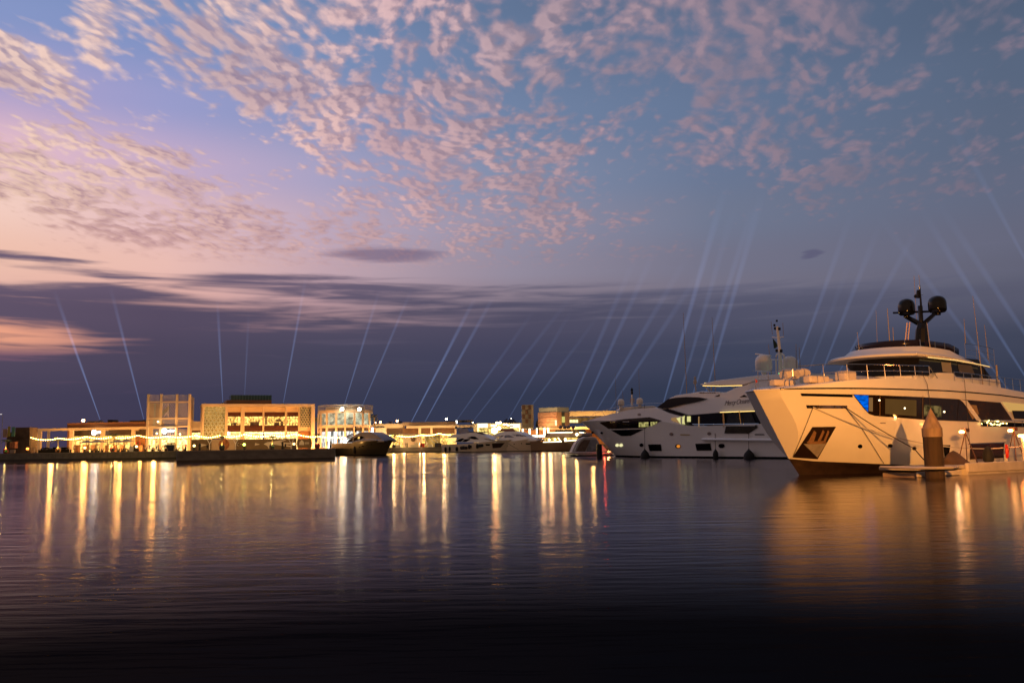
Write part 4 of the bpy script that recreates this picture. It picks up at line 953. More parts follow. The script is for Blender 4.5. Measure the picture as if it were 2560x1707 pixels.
# roof lamp and plant boxes
FL.box(269,1049,281,1055.6,4,7,ref=4).build('roof_unit', mat('unit_black', (.01,.01,.012), .6), BL)
FL.box(324,1050.5,362,1055.6,4,7,ref=4).build('roof_unit', mat('unit_grey', (.1,.08,.07), .7), BL)
for x,w in ((225,7),(240,5)): FL.box(x-w,1052,x+w,1056,5,8,ref=5).build('roof_unit', mat('unit_pale', (.35,.3,.28), .7), BL)
for x in (210,290,350): warm(*FL.pt(x,1120,1.6), 260, par=BL)
for x in (130,215,300): warm(*FL.pt(x,1098,-7), 700, par=BL)
# --- louvred tower
FT = Fac(366, 474, 240, 240)
TW = thing('louvred_tower', 'open three storey tower with louvred panels in a pale frame', 'tower', FT.a)
xs = (368.3, 400.5, 440, 471.8)
for i, x in enumerate(xs): FT.box(x-2.6,985,x+2.6,1130,0,.55).build('column', stucco, TW)
for y0, y1 in ((1002.5,1006.5),(1043.5,1047.8),(1064,1068),(1088,1091)):
    for a, b in zip(xs, xs[1:]): FT.box(a+2.6,y0,b-2.6,y1,.05,.5).build('floor_beam', stucco, TW)
RS = gp(487, 262); rsd = (RS-FT.pt(474,1122)).normalized()
for k in (1,2,3):
    c = FT.pt(471.8,1050)+Vector((rsd.x,rsd.y,0))*k*5.2
    mb = MB(); zt = FT.pt(471.8,986).z; mb.box(Vector((c.x,c.y,(zt+ZQ)/2)), (.5,.5,zt-ZQ), FT.rz); mb.build('column', stucco, TW)
for y in (1004.5,1045.5,1066,1089):
    z = FT.pt(471.8,y).z; a = FT.pt(471.8,y); mb = MB(); c = a+Vector((rsd.x,rsd.y,0))*8; c.z = z; mb.box(c, (.4,15.6,.42), math.atan2(rsd.y,rsd.x)-math.pi/2); mb.build('side_beam', stucco, TW)
mb = MB(); a = FT.pt(471.8,1020)+Vector((rsd.x,rsd.y,0))*8; z0, z1 = FT.pt(471.8,1043).z, FT.pt(471.8,986).z
mb.box(Vector((a.x+.1,a.y,(z0+z1)/2)), (.08,14.8,z1-z0), math.atan2(rsd.y,rsd.x)-math.pi/2); mb.build('side_screen', mat('screen_brown', (.34,.22,.12), .7, noise=.3, nscale=1, stretch=(1,1,6)), TW)
def louvres(F, x0, y0, x1, y1, kind, n, par, d=.25, m=None):
    mb = MB()
    for i in range(n):
        q = (i+.5)/n
        if kind == 'h': y = y0+(y1-y0)*q; mb.tube([F.pt(x0,y,d), F.pt(x1,y,d)], .055, 4)
        elif kind == 'v': x = x0+(x1-x0)*q; mb.tube([F.pt(x,y0,d), F.pt(x,y1,d)], .055, 4)
        else:
            xm = (x0+x1)/2; h = y1-y0
            ya = y0+(h+16)*q-4
            for sgn in (-1,1):
                xe = xm+sgn*(x1-x0)/2; p, q2 = (xm, ya-14), (xe, ya+ (0 if True else 0))
                if p[1] < y0: t = (y0-p[1])/(q2[1]-p[1]); p = (p[0]+(q2[0]-p[0])*t, y0) if t < 1 else None
                if p and q2[1] > y1: t = (y1-p[1])/(q2[1]-p[1]); q2 = (p[0]+(q2[0]-p[0])*t, y1) if t > 0 else None
                if p and q2: mb.tube([F.pt(*p,d), F.pt(*q2,d)], .05, 4)
    return mb.build('louvre_panel', m or slat, par)
cols = [(371,398),(403,437.5),(442.5,469)]
for (a,b), k in zip(cols, ('v','h','v')): louvres(FT, a, 986, b, 1002, k, 9 if k=='v' else 6, TW)
louvres(FT, 371,1007,398,1043,'h',15,TW); louvres(FT, 403,1007,437.5,1043,'d',15,TW); louvres(FT, 442.5,1007,469,1043,'h',14,TW)
mb = MB(); mb.tube([FT.pt(420.3,1007,.2), FT.pt(420.3,1043,.2)], .1, 4); mb.build('king_post', slat, TW)
for (a,b), k in zip(cols, ('v','h','v')): louvres(FT, a, 1048.5, b, 1063.5, k, 12 if k=='v' else 6, TW)
for (a,b), k in zip(((382,396),(403,437),(444,468)), ('h','v','h')): louvres(FT, a, 1072, b, 1087, k, 8 if k!='h' else 5, TW)
FT.box(374,1008,397,1064,4,4.4,ref=4).build('stair_core', mat('core_tan', (.45,.3,.2), .8), TW)
FT.box(384,1008,388,1064,3.6,3.9,ref=3.6).build('core_strip', mat('core_grey', (.35,.42,.45), .6), TW)
mb = MB(); mb.prism([FT.pt(403,1032,2.5), FT.pt(420,1014,2.5), FT.pt(420,1020,2.5), FT.pt(403,1038,2.5)], FT.n*1.2); mb.build('stair_flight', mat('stair_blue', (.05,.09,.14), .6), TW)
FT.box(371,1068,398,1072,2.2,2.5,ref=2.2).build('soffit', stucco, TW)
FT.box(371,1091,469,1122,5.5,5.8,ref=5.5).build('shop_front', warmin2, TW)
FT.box(394,1066.5,443,1070,-.8,-.1).build('sign_board', stucco, TW)
FT.box(371,1072,382,1088,2.4,2.6,ref=2.4).build('wall', stucco, TW)
sign(FT, 411, 1077, 1.3, -.6, TW)
for x, y, d in ((385,1110,-7),(425,1112,-7),(462,1112,-7)): warm(*FT.pt(x,y,d), 620, par=TW)
for x, y, d in ((385,1118,2.5),(455,1118,2.5)): warm(*FT.pt(x,y,d), 160, par=TW)
for x, y in ((392,1085),(450,1087),(395,1056)):
    mb = MB(); mb.lathe(FT.pt(x,y,-.3), [(0,0),(.16,.05),(.2,.2),(.16,.35),(0,.4)], 8); mb.build('wall_lamp', glow('wall_lamp', (1,.8,.4), 9), TW)
# --- link block
FK = Fac(478, 505, 250, 250)
LK = thing('link_block', 'small tan block between the louvred tower and the broad gallery building', 'building', FK.a)
FK.box(476,1053,506,1081,0,8).build('wall', stucco, LK)
FK.box(479,1076,504,1081,-.1,.0).build('band', dkbrown, LK)
FK.box(476,1081,506,1122,.5,8).build('shop_front', warmin2, LK)
# --- broad gallery building
FB = Fac(505, 787, 243, 254)
GB = thing('gallery_building', 'broad two storey building in an orange lit frame with patterned screens', 'building', FB.a)
def fb(x0,y0,x1,y1,d0,d1,name,m,ref=None): return FB.box(x0,y0,x1,y1,d0,d1,ref=d0 if ref is None else ref).build(name, m, GB)
fb(505,1009.3,787,1016,0,9,'roof_frame',stucco)
for x0,x1 in ((505,510),(778,787)): fb(x0,1016,x1,1130,.002,9,'side_frame',stucco)
for x0,x1,y1_ in ((562,569,1130),(602,611,1130),(657,661,1078),(713,717,1130)): fb(x0,1016,x1,y1_,.6,1.6,'column',stucco,ref=.6)
fb(569,1017,746,1030,1.8,2.3,'upper_wall',stucco)
for a,b in ((569,602),(611,657),(661,713),(717,746)):
    fb(a,1030,b,1041,1.9,2.2,'timber_band',dkbrown); fb(a,1063,b,1078.5,1.9,2.2,'timber_band',dkbrown)
    fb(a,1041,b,1063,3.0,3.1,'window',warmin)
    fb(a,1078.5,b,1128,3.0,3.1,'shop_front',warmin2)
    mb = MB()
    for k in range(1,4): x = a+(b-a)*k/4; FB.box(x-.4,1041,x+.4,1063,2.9,2.98,mb,ref=2.9)
    mb.build('mullions', recess, GB)
for x,y0,y1,w in ((587,1056,1063,4),(639,1054,1063,9),(692,1055,1063,6),(665,1042,1062,2.2),(697,1047,1054,6),(705,1053,1063,3),(628,1054,1063,2.5),(580,1057,1063,2)): fb(x-w,y0,x+w,y1,2.5,2.85,'furniture',mat('furniture_grey',(.12,.1,.09),.7))
fb(746,1016,778,1100,1.2,2.6,'wall',stucco)
fb(510,1016,562,1096,3.4,3.6,'screen_backing',glow('screen_glow',(.62,.42,.11),.8,noise=.2,nscale=.35,dark=.35))
def screen(F, x0,y0,x1,y1,d, cell, par, m, th=.07):
    mb = MB(); l = F.pt(x0,(y0+y1)/2,d); r_ = F.pt(x1,(y0+y1)/2,d); zt = F.pt((x0+x1)/2,y0,d).z; zb = F.pt((x0+x1)/2,y1,d).z
    w = (r_-l).length; h = zt-zb; nx = max(1,int(w/cell)); nz = max(1,int(h/(cell*.866)))
    for j in range(nz+1):
        for i in range(nx+1):
            c = Vector((l.x,l.y,zb))+F.u*((i+(.5 if j%2 else 0))*w/nx)+Vector((0,0,j*h/nz))
            if (c-Vector((l.x,l.y,c.z))).length > w+.1: continue
            ring_ = [c+F.u*(cell*.46*math.cos(a))+Vector((0,0,cell*.46*math.sin(a))) for a in [2*math.pi*k/6 for k in range(7)]]
            mb.tube(ring_, th, 3, cap=False)
    return mb.build('patterned_screen', m, par)
scr = mat('pale_screen', (.62,.60,.45), .6)
screen(FB, 512,1018,560,1092,.9, .95, GB, scr, .1)
fb(751,1019,777,1067,.9,1.1,'screen_panel',mat('screen_back_dark',(.10,.13,.10),.7))  # dark green panel behind the patterned screen
screen(FB, 751,1020,777,1066,.7, .7, GB, scr, .07)
fb(746,1078,778,1100,.9,1.1,'brown_panel',brownw)
fb(566,1000,679,1009.3,4,12,'roof_block',brownw)
fb(577,987.5,679,1000,4.5,11,'roof_glass',teal)
mb = MB()
for i in range(15): x = 578+i*7.2; FB.box(x-.3,987,x+.3,1000,4.35,4.45,mb,ref=4.35)
mb.build('roof_posts', mat('teal_post',(.1,.25,.25),.5), GB)
for x in (520,575,625,680,735,775): warm(*FB.pt(x,1112,-6), 620, (1,.40,.085), par=GB)
for x in (585,635,690,730): warm(*FB.pt(x,1119,1.6), 110, par=GB)
mb = MB(); mb.lathe(FB.pt(570,1088,2.4), [(0,0),(.3,.05),(.3,1.0),(0,1.05)], 8); mb.build('shop_lamp', glow('shop_lamp',(1,.85,.55),4), GB)
mb = MB(); mb.tube([FB.pt(622,1082,2.5), FB.pt(706,1082,2.5)], .06, 4); mb.build('light_strip', glow('strip_warm',(1,.8,.4),4), GB)
# --- round building
rc = gp(863, 262); RR = 7.8
RB = thing('round_building', 'round two storey building with white lit shop front and lattice windows', 'building', rc)
def zR(y): return onpl(863, y, rc-Vector((0,RR,0)), Vector((0,1,0))).z
def arc(r, z0, z1, a0=0, a1=360, n=48, name='band', m=stucco, th=.3):
    mb = MB(); secs = []
    for i in range(n+1):
        a = R(a0+(a1-a0)*i/n); o_ = Vector((math.cos(a), math.sin(a), 0))
        secs.append([rc+o_*r+Vector((0,0,z0)), rc+o_*r+Vector((0,0,z1)), rc+o_*(r-th)+Vector((0,0,z1)), rc+o_*(r-th)+Vector((0,0,z0))])
    mb.loft(secs, close=True, cap=abs(a1-a0) < 359); return mb.build(name, m, RB, smooth=True, auto=30)
arc(RR, zR(1031.5), zR(1025)); arc(RR-.3, zR(1025), zR(1023), name='roof_edge', th=RR-.5)
arc(RR, zR(1068), zR(1061.5)); arc(RR-.35, zR(1077.5), zR(1069), name='dark_band', m=recess, th=.2)
arc(RR-.55, zR(1061.5), zR(1031.5), name='lattice_backing', m=glow('lattice_glow',(.80,.86,.62),1.7,noise=.16,nscale=.55,stretch=(1,1,1.3),dark=.10), th=.1)
arc(RR-.55, ZQ, zR(1077.5), name='shop_front', m=whitein, th=.1)
arc(RR+.02, ZQ-.02, ZQ+.3, name='plinth', m=mat('plinth', (.3,.25,.2), .8))
for a in (-166,-143,-121,-98.5,-80,-60.5,-40,-18):
    o_ = Vector((math.cos(R(a)), math.sin(R(a)), 0)); w = .5
    mb = MB(); c = rc+o_*(RR-.15); mb.box(Vector((c.x,c.y,(ZQ+zR(1031))/2)), (.45,w,zR(1031)-ZQ-.05), R(a)); mb.build('column', stucco, RB)
mb = MB()
for i in range(110):
    a = R(-185+i*190/109*1.0); o_ = Vector((math.cos(a), math.sin(a), 0)); p = rc+o_*(RR-.05); mb.tube([p+Vector((0,0,zR(1025))), p+Vector((0,0,zR(1012)))], .03, 3)
mb.build('balusters', slat, RB); arc(RR-.02, zR(1012.2), zR(1010.8), name='hand_rail', m=slat, th=.1)
arc(RR-2.2, zR(1024), zR(1014), name='roof_wall', m=stucco, th=.3)
mb = MB()
for i in range(60):
    for s_ in (-1,1):
        a0_ = -170+i*160/59
        pts = [rc+Vector((math.cos(R(a0_+s_*k*2.0)), math.sin(R(a0_+s_*k*2.0)), 0))*(RR-.45)+Vector((0,0,zR(1061)+(zR(1032)-zR(1061))*k/6)) for k in range(7)]
        mb.tube(pts, .045, 3, cap=False)
mb.build('lattice', mat('lattice_grey',(.25,.27,.22),.6), RB)
for a in (-150,-120,-90,-60,-30): warm(*(rc+Vector((math.cos(R(a)),math.sin(R(a)),0))*(RR+3.2)+Vector((0,0,2.6))), 1100, (1,.42,.1), par=RB)
for x in (822,838): # shop columns of light
    FRR = Fac(800,930,254,254); FRR.box(x-2,1079,x+2.5,1116,-.1,.0).build('light_column', glow('light_column',(1,1,1),3), RB)
# --- canopy and long low building in the middle
FC = Fac(930, 1140, 352, 352)
MBd = thing('low_pavilion', 'long low pavilion with lit frame behind the dark yacht', 'building', FC.a)
def fc(x0,y0,x1,y1,d0,d1,name,m,ref=None): return FC.box(x0,y0,x1,y1,d0,d1,ref=d0 if ref is None else ref).build(name, m, MBd)
fc(932,1059,1006,1070,2,10,'parapet',stucco); fc(932,1070,966,1112,2.2,6,'white_wall',mat('white_render',(.8,.74,.6),.8))
fc(966,1070,1006,1085,3.2,3.6,'glass_wall',mat('brown_glass',(.09,.05,.03),.2))
fc(966,1085,1140,1120,3.2,3.6,'lower_front',warmin)
fc(1006,1054.5,1140,1063,2,10,'parapet',mat('parapet_tan',(.5,.36,.26),.8))
fc(1016,1063,1184,1069,0,1,'roof_beam',stucco)
for x0,x1 in ((1046,1052),(1076,1081),(1137,1141)): fc(x0,1069,x1,1122,.01,.9,'column',stucco)
fc(1006,1069,1140,1084,3.0,3.2,'upper_front',mat('amber_brown',(.16,.07,.03),.5,noise=.4,nscale=.5))
FC2 = Fac(918, 955, 300, 300)
FC2.box(919,1065,957,1068.5,0,4).build('canopy', stucco, MBd)
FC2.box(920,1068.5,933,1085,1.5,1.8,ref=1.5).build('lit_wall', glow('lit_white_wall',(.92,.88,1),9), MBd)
for x in (940,985,1060,1110): warm(*FC.pt(x,1105,-5), 1000, (1,.62,.25), par=MBd)
for x,w,h in ((975,4,3),(1000,3,4),(1022,5,2),(1129,9,5),(1158,4,5),(1160,22,7)):
    FC.box(x-w,1057-h,x+w,1057 if x<1100 else 1055,5,8,ref=5).build('roof_unit', mat('unit_dark',(.03,.028,.03),.7), MBd)
FC.box(1139.5,1051,1143,1058,3,3.2,ref=3).build('light_box', glow('light_box',(1,.97,.9),5), MBd)
# lattice booths on the far quay
booth = mat('booth_brown', (.25,.16,.09), .7, noise=.3); boothf = mat('booth_frame', (.8,.74,.62), .6)
BT = thing('exhibition_booth', 'row of exhibition booths with crossing pale frames on the far quay', 'booth', gp(1040,343))
FBT = Fac(980,1120,343,343)
FBT.box(1008,1085,1052,1115,1.5,2,ref=1.5).build('back_panel', mat('booth_cream',(.62,.5,.38),.7), BT)
mb = MB(); mb.lathe(FBT.pt(1033,1098,1.2)-FBT.n*.1, [(.9,0),(.9,.15)], 16, az=-FBT.n, ay=Vector((0,0,1))); mb.build('round_sign', mat('round_sign',(.12,.07,.04),.6), BT)
for (a,b,c_,d_) in ((995,1086,1004,1112),(1003,1086,994,1112),(1040,1086,1047,1108),(1050,1090,1056,1100),(1056,1100,1050,1110),(1060,1090,1068,1110),(1072,1092,1090,1112),(1080,1090,1098,1110),(1070,1108,1062,1114),(1100,1088,1108,1098),(1112,1090,1104,1106)):
    mb = MB(); mb.tube([FBT.pt(a,b,.6), FBT.pt(c_,d_,.6)], .13, 4); mb.build('frame_bar', boothf, BT)
FBT.box(1062,1088,1100,1112,2.0,2.3,ref=2).build('back_panel', glow('booth_gold',(.75,.42,.10),.8,noise=.15,nscale=.6,dark=.3), BT)
for x in (1010,1050,1090): warm(*FBT.pt(x,1110,-2), 220, (1,.6,.25), par=BT)
for x,w,y,m_ in ((994,7,1112,'w'),(1031,5,1111,'w'),(1042,6,1105,'w'),(1056,5,1108,'r'),(1075,5,1111,'w'),(1095,8,1107,'k')):
    mm_ = {'w':mat('white_box',(.7,.66,.6),.6),'r':mat('red_box',(.5,.03,.02),.6),'k':mat('navy_box',(.02,.02,.05),.6)}[m_]
    tag(FBT.box(x-w,y,x+w,1117,-3,-1.8,ref=-3).build('display_box', mm_), {994:'low white display box at the left end of the far quay',1031:'small white box in front of the round sign on the far quay',1042:'tall white box right of the round sign on the far quay',1056:'red display box on the far quay',1075:'white box right of the red one on the far quay',1095:'wide dark blue box at the right end of the booths'}[x], 'display box')
# --- brightly lit pavilion
FD = Fac(1184, 1300, 356, 356)
LP = thing('bright_pavilion', 'brilliantly lit pavilion with glowing white fascia behind the white yachts', 'building', FD.a)
def fd(x0,y0,x1,y1,d0,d1,name,m): return FD.box(x0,y0,x1,y1,d0,d1,ref=d0).build(name, m, LP)
fd(1184,1058,1304,1112,3,8,'wall',stucco)
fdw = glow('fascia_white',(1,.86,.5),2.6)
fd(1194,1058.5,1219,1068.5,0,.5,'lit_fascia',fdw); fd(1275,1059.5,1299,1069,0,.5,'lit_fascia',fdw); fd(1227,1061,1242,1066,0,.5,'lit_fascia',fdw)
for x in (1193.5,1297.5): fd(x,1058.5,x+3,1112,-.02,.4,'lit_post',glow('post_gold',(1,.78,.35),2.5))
fd(1197,1069,1219,1086,1,1.4,'shop_front',glow('gold_front',(1,.72,.2),1.6,noise=.12,nscale=1,dark=.2)); fd(1222,1068,1296,1086,1,1.4,'shop_front',glow('gold_front',(1,.72,.2),1.6,noise=.12,nscale=1,dark=.2))
for x,y,r,s_ in ((1247,1057.5,.45,14),(1251,1056.5,.45,14),(1242,1057,.45,14),(1236,1076,1.25,22),(1248,1070,.7,14),(1260,1061,.35,8),(1266,1061,.35,8),(1271,1063,.3,8)):
    mb = MB(); mb.lathe(FD.pt(x,y,-1)-Vector((0,0,r)), [(0,0),(r*.8,r*.35),(r,r),(r*.8,r*1.65),(0,2*r)], 10); mb.build('flood_lamp', glow('flood_warm',(1,.72,.3),16), LP, smooth=True)
lamp('flood_light', FD.pt(1236,1076,-2.4), (1,.35,.08), 2600, LP, r=.6)
fd(1258,1064,1283,1066.5,-.3,-.1,'sign_letters',mat('sign_dark',(.02,.015,.01),.6))
# --- screen tower and brick block at the right
FE = Fac(1305, 1329, 330, 330)
ST = thing('screen_tower', 'slim tower with a grid of pale panels left of the orange brick block', 'tower', FE.a)
FE.box(1305,1011.5,1334,1071,.3,7).build('shaft', mat('tower_yellow',(.8,.68,.42),.8), ST)
rr2 = random.Random(5)
for i in range(3):
    for j in range(5):
        m_ = mat('panel_brown',(.22,.13,.08),.7) if (i+j)%2==0 and j<4 else mat('panel_grey',(.36,.34,.24),.6,noise=.2)
        FE.box(1305.5+i*7.7,1012.5+j*11.6,1312.8+i*7.7,1023.4+j*11.6,-.02,.28).build('panel', m_, ST)
BR1 = thing('brick_block', 'orange brick block with a glass parapet and a vertical window strip', 'building', gp(1392,322))
FG = Fac(1345,1392,323,318); FH = Fac(1392,1424,318,322)
brick = mat('orange_brick', (.56,.34,.23), .85, noise=.4, nscale=1.3, stretch=(.6,.6,2.4), bump=.3); smoothb = mat('smooth_terracotta', (.64,.42,.26), .8, noise=.08)
FG.box(1345,1030.5,1392,1066,0,.4).build('rough_wall', brick, BR1); FH.box(1392.2,1030,1424,1066,.01,8).build('smooth_wall', smoothb, BR1)
FG.box(1346,1018.5,1391.5,1030.5,.3,1).build('glass_parapet', mat('parapet_glass',(.50,.56,.48),.4), BR1); FH.box(1392,1017.5,1423.5,1030,.31,1).build('glass_parapet', mat('parapet_glass',(.50,.56,.48),.4), BR1)
FH.box(1404,1030,1411.5,1066,-.12,-.02).build('window_strip', mat('strip_glass',(.10,.11,.09),.3), BR1); FH.box(1404,1041,1411.5,1056,-.16,-.13).build('lit_window', glow('yellow_window',(.85,.75,.2),.8), BR1)
FG.box(1388,1050,1392,1063,-.1,-.02).build('doorway', glow('door_light',(1,.75,.4),2), BR1)
for y in (1043,1056): FG.box(1345,y-.5,1392,y+.5,-.05,0).build('joint', mat('joint_brown',(.15,.05,.03),.8), BR1)
for x in (1356,1375,): warm(*FG.pt(x,1061,-3.5), 420, (1,.52,.2), par=BR1)
warm(*FH.pt(1408,1061,-4.5), 420, (1,.45,.12), par=BR1)
# long low block running behind the second yacht
FJ = Fac(1424,1700,335,335)
LB = thing('long_pavilion', 'long flat roofed pavilion right of the brick block, partly hidden by the yachts', 'building', FJ.a)
FJ.box(1424,1026,1700,1038,0,8,ref=0).build('fascia', stucco, LB)
FJ.box(1424,1041,1700,1056,1.2,1.4,ref=1.2).build('glazing', glow('dim_glazing',(.55,.28,.08),.5,noise=.14,nscale=.5,dark=.2), LB)
for x0,x1 in ((1424,1430),(1431,1438),(1439,1445)): FJ.box(x0,1049,x1,1056,1.0,1.15,ref=1).build('lit_window', glow('lit_window_w',(1,.8,.35),1.8), LB)
FJ.box(1345,1065,1700,1071.5,-2,6,ref=-2).build('terrace', stucco, LB)
FJ.box(1300,1071.5,1700,1100,2,2.4,ref=2).build('lower_front', brownw, LB)
for x in (1440,1480,1520): warm(*FJ.pt(x,1060,-4), 520, (1,.55,.16), par=LB)
for x in (1320,1360,1400,1440): warm(*FJ.pt(x,1090,-3), 420, (1,.5,.15), par=LB)
TL = glow('tube_light',(1,.83,.45),6)
labs = ['leftmost','second from left','middle','fourth','rightmost']
for k,(x0,x1,y0,y1) in enumerate(((1305,1309,1072,1085),(1322,1326.3,1071,1087),(1340.5,1343.5,1070.5,1084),(1359,1363,1070,1088),(1368.5,1372.5,1069.5,1087))):
    tag(FJ.box(x0,y0,x1,y1,-3.4,-3,ref=-3).build('light_column', TL), labs[k]+' of the five glowing light columns left of the lit boats', 'light column', 'glowing light columns on the far quay')
tag(FJ.box(1330,1087,1362,1092.5,-4,-3.6,ref=-4).build('light_bar', glow('light_bar',(1,.9,.6),8)), 'wide glowing white bar at the foot of the light columns', 'lit counter')

# ------------------------------------------------------------------ string lights on poles
bulbm = glow('bulb', (1,.55,.10), 62); polem = mat('pole_dark', (.06,.045,.03), .6)
bp_ = None
def bulb(loc, par, r=.14):
    global bp_
    if bp_ is None:
        me = bpy.data.meshes.new('bulb'); bm = bmesh.new(); bmesh.ops.create_icosphere(bm, subdivisions=1, radius=1); bm.to_mesh(me); bm.free(); me.materials.append(bulbm); bp_ = me
    o = bpy.data.objects.new('bulb', bp_); COL.objects.link(o); o.location = loc; o.scale = (r,r,r); return put(o, par)
names_ = ['at the far left end','over the left planted palm','left of the first neon sign','before the restaurant columns','between restaurant and tower','across the foot of the louvred tower','between tower and gallery','under the patterned screen','under the gallery windows','right half of the gallery','past the gallery corner','in front of the round building','right of the dark yacht bow','over the far booths','in front of the lattice frames','ending at the white yachts']
spans = [(75,1093,147,1095,5.5,221),(147,1095,215,1091,4.5,221),(215,1091,280,1092,4.5,220),(288,1094,345,1088,3,219),(345,1088,417,1090,5,218),(417,1090,490,1088,4,217),(490,1088,552,1088,5,205),(558,1091,613,1085,3.5,200),(613,1085,679,1087,5,200),(683,1088,738,1084,4,200),(738,1084,797,1091,3.5,200),(797,1091,858,1093.5,1.5,200),(949,1088,985,1087.5,1,335),(985,1087.5,1053,1087,4.5,335),(1053,1087,1098,1083,3,335),(1098,1083,1128,1087,1.5,335)]
for i,(x0,y0,x1,y1,sg,Yd) in enumerate(spans):
    a, b = P(x0,y0,Yd), P(x1,y1,Yd); th = thing('string_light', 'strand of warm bulbs '+names_[i], 'string light', (a+b)/2, group='strings of warm bulbs along the quay')
    dz = sg*Yd/FPX; n = max(4, round((x1-x0)/(5.9 if Yd < 300 else 3.9)))
    pts = [a.lerp(b,k/24)-Vector((0,0,dz*4*(k/24)*(1-k/24))) for k in range(25)]
    mb = MB(); mb.tube([p+Vector((0,0,.14)) for p in pts], .025, 4); mb.build('cable', polem, th)
    for k in range(n):
        q = (k+.5)/n; bulb(a.lerp(b,q)-Vector((0,0,dz*4*q*(1-q))), th, .105 if Yd < 300 else .14)
poles = [(75,1093,221,'first pole of the bulb strings, at the far left'),(215,1091,220,'pole left of the first neon sign'),(345,1088,218,'pole by the red ring before the tower'),(417,1090,217,'pole in front of the louvred tower'),(490,1088,205,'pole between the tower and the gallery'),(613,1085,200,'pole in front of the middle of the gallery'),(738,1084,200,'pole near the right end of the gallery'),(1053,1087,335,'pole on the far quay among the booths'),(1098,1083,335,'tallest pole of the far quay')]
for x,y,Yd,lab in poles:
    t = P(x,y,Yd); th = thing('light_pole', 'thin '+lab, 'pole', (t.x,t.y,ZQ), group='poles carrying the bulb strings')
    for dx in (-.14,.14): mb = MB(); mb.tube([(t.x+dx,t.y,ZQ),(t.x+dx,t.y,t.z+.1)], .035, 5); mb.build('post', polem, th)
    mb = MB(); mb.box((t.x,t.y,ZQ+.3), (.6,.6,.6)); mb.build('base_block', mat('block_brown',(.1,.05,.03),.8), th, bevel=.04)
# ground lamps
for x,y,Yd,col,e,lab in ((71,1121.5,220,(1,.25,.03),16,'orange glowing lamp at the far left pole'),(214,1119,219,(1,.7,.25),10,'yellow glowing lamp left of the parasols'),(343,1116,218,(1,.75,.25),12,'yellow glowing lamp beside the red ring'),(487,1114,204,(1,.72,.25),10,'amber glowing lamp between tower and gallery'),(612,1111,199,(.75,1,.12),14,'greenish yellow glowing lamp in front of the gallery'),(736,1109.5,199,(1,.55,.2),10,'amber glowing lamp at the right end of the gallery'),(466,1113,216,(1,.10,.04),4,'red glowing lamp at the foot of the tower')):
    c = P(x,y,Yd); th = thing('ground_lamp', lab, 'lamp', (c.x,c.y-.4,ZQ), group='glowing lamps along the quay edge')
    mb = MB(); mb.lathe(Vector((c.x,c.y-.4,c.z-.28)), [(0,0),(.24,.08),(.3,.28),(.24,.48),(0,.56)], 10); mb.build('globe', glow('globe_%d'%x, col, e*.5), th, smooth=True)
    mb = MB(); mb.lathe(Vector((c.x,c.y-.4,ZQ)), [(.22,0),(.2,c.z-ZQ-.25),(.1,c.z-ZQ-.24)], 8); mb.build('stand', polem, th)
# roof and street lamps seen as points
for x,y,Yd,col,e,lab,r in ((208,1051,262,(1,.55,.2),26,'round orange roof lamp on the left restaurant',.42),(283,1053.5,262,(1,.5,.2),10,'small orange roof lamp right of the black roof unit',.2),(951,1055,360,(1,.35,.12),24,'orange lamp on the roof behind the dark yacht',.42),(993,1052,360,(1,.5,.2),24,'second orange roof lamp, on the pale parapet',.42),(1116,1047.5,365,(1,.85,.55),20,'pale lamp on a mast above the low pavilion',.42),(1181,1055,360,(1,.75,.4),20,'warm roof lamp left of the bright pavilion',.36),(1278,1046,380,(1,.9,.7),6,'tiny pale lamp above the dark trees',.2),(938,1056,300,(1,.6,.3),18,'lamp under the palm beside the round building',.26)):
    c = P(x,y,Yd); th = thing('roof_lamp', lab, 'lamp', (c.x,c.y,c.z-.8))
    mb = MB(); mb.lathe(c-Vector((0,0,r)), [(0,0),(r*.8,r*.35),(r,r),(r*.8,r*1.65),(0,2*r)], 10); mb.build('globe', glow('roofglobe_%d'%x, col, e), th, smooth=True)
    mb = MB(); mb.tube([c-Vector((0,0,r)), c-Vector((0,0,r+1.0))], .07, 5); mb.build('stem', polem, th)
c = P(6.5,1035,300); th = thing('street_lamp', 'tall thin street lamp at the left edge', 'street lamp', (c.x,c.y,ZQ))
mb = MB(); mb.tube([(c.x,c.y,ZQ),(c.x+.1,c.y,c.z-.6),(c.x,c.y,c.z),(c.x-.5,c.y,c.z)], .1, 6, .06); mb.build('pole', mat('lamp_pole',(.4,.38,.38),.5), th)
mb = MB(); mb.box((c.x-.6,c.y,c.z-.02), (.8,.3,.14)); mb.build('head', glow('street_head',(.9,.85,.8),1.2), th)
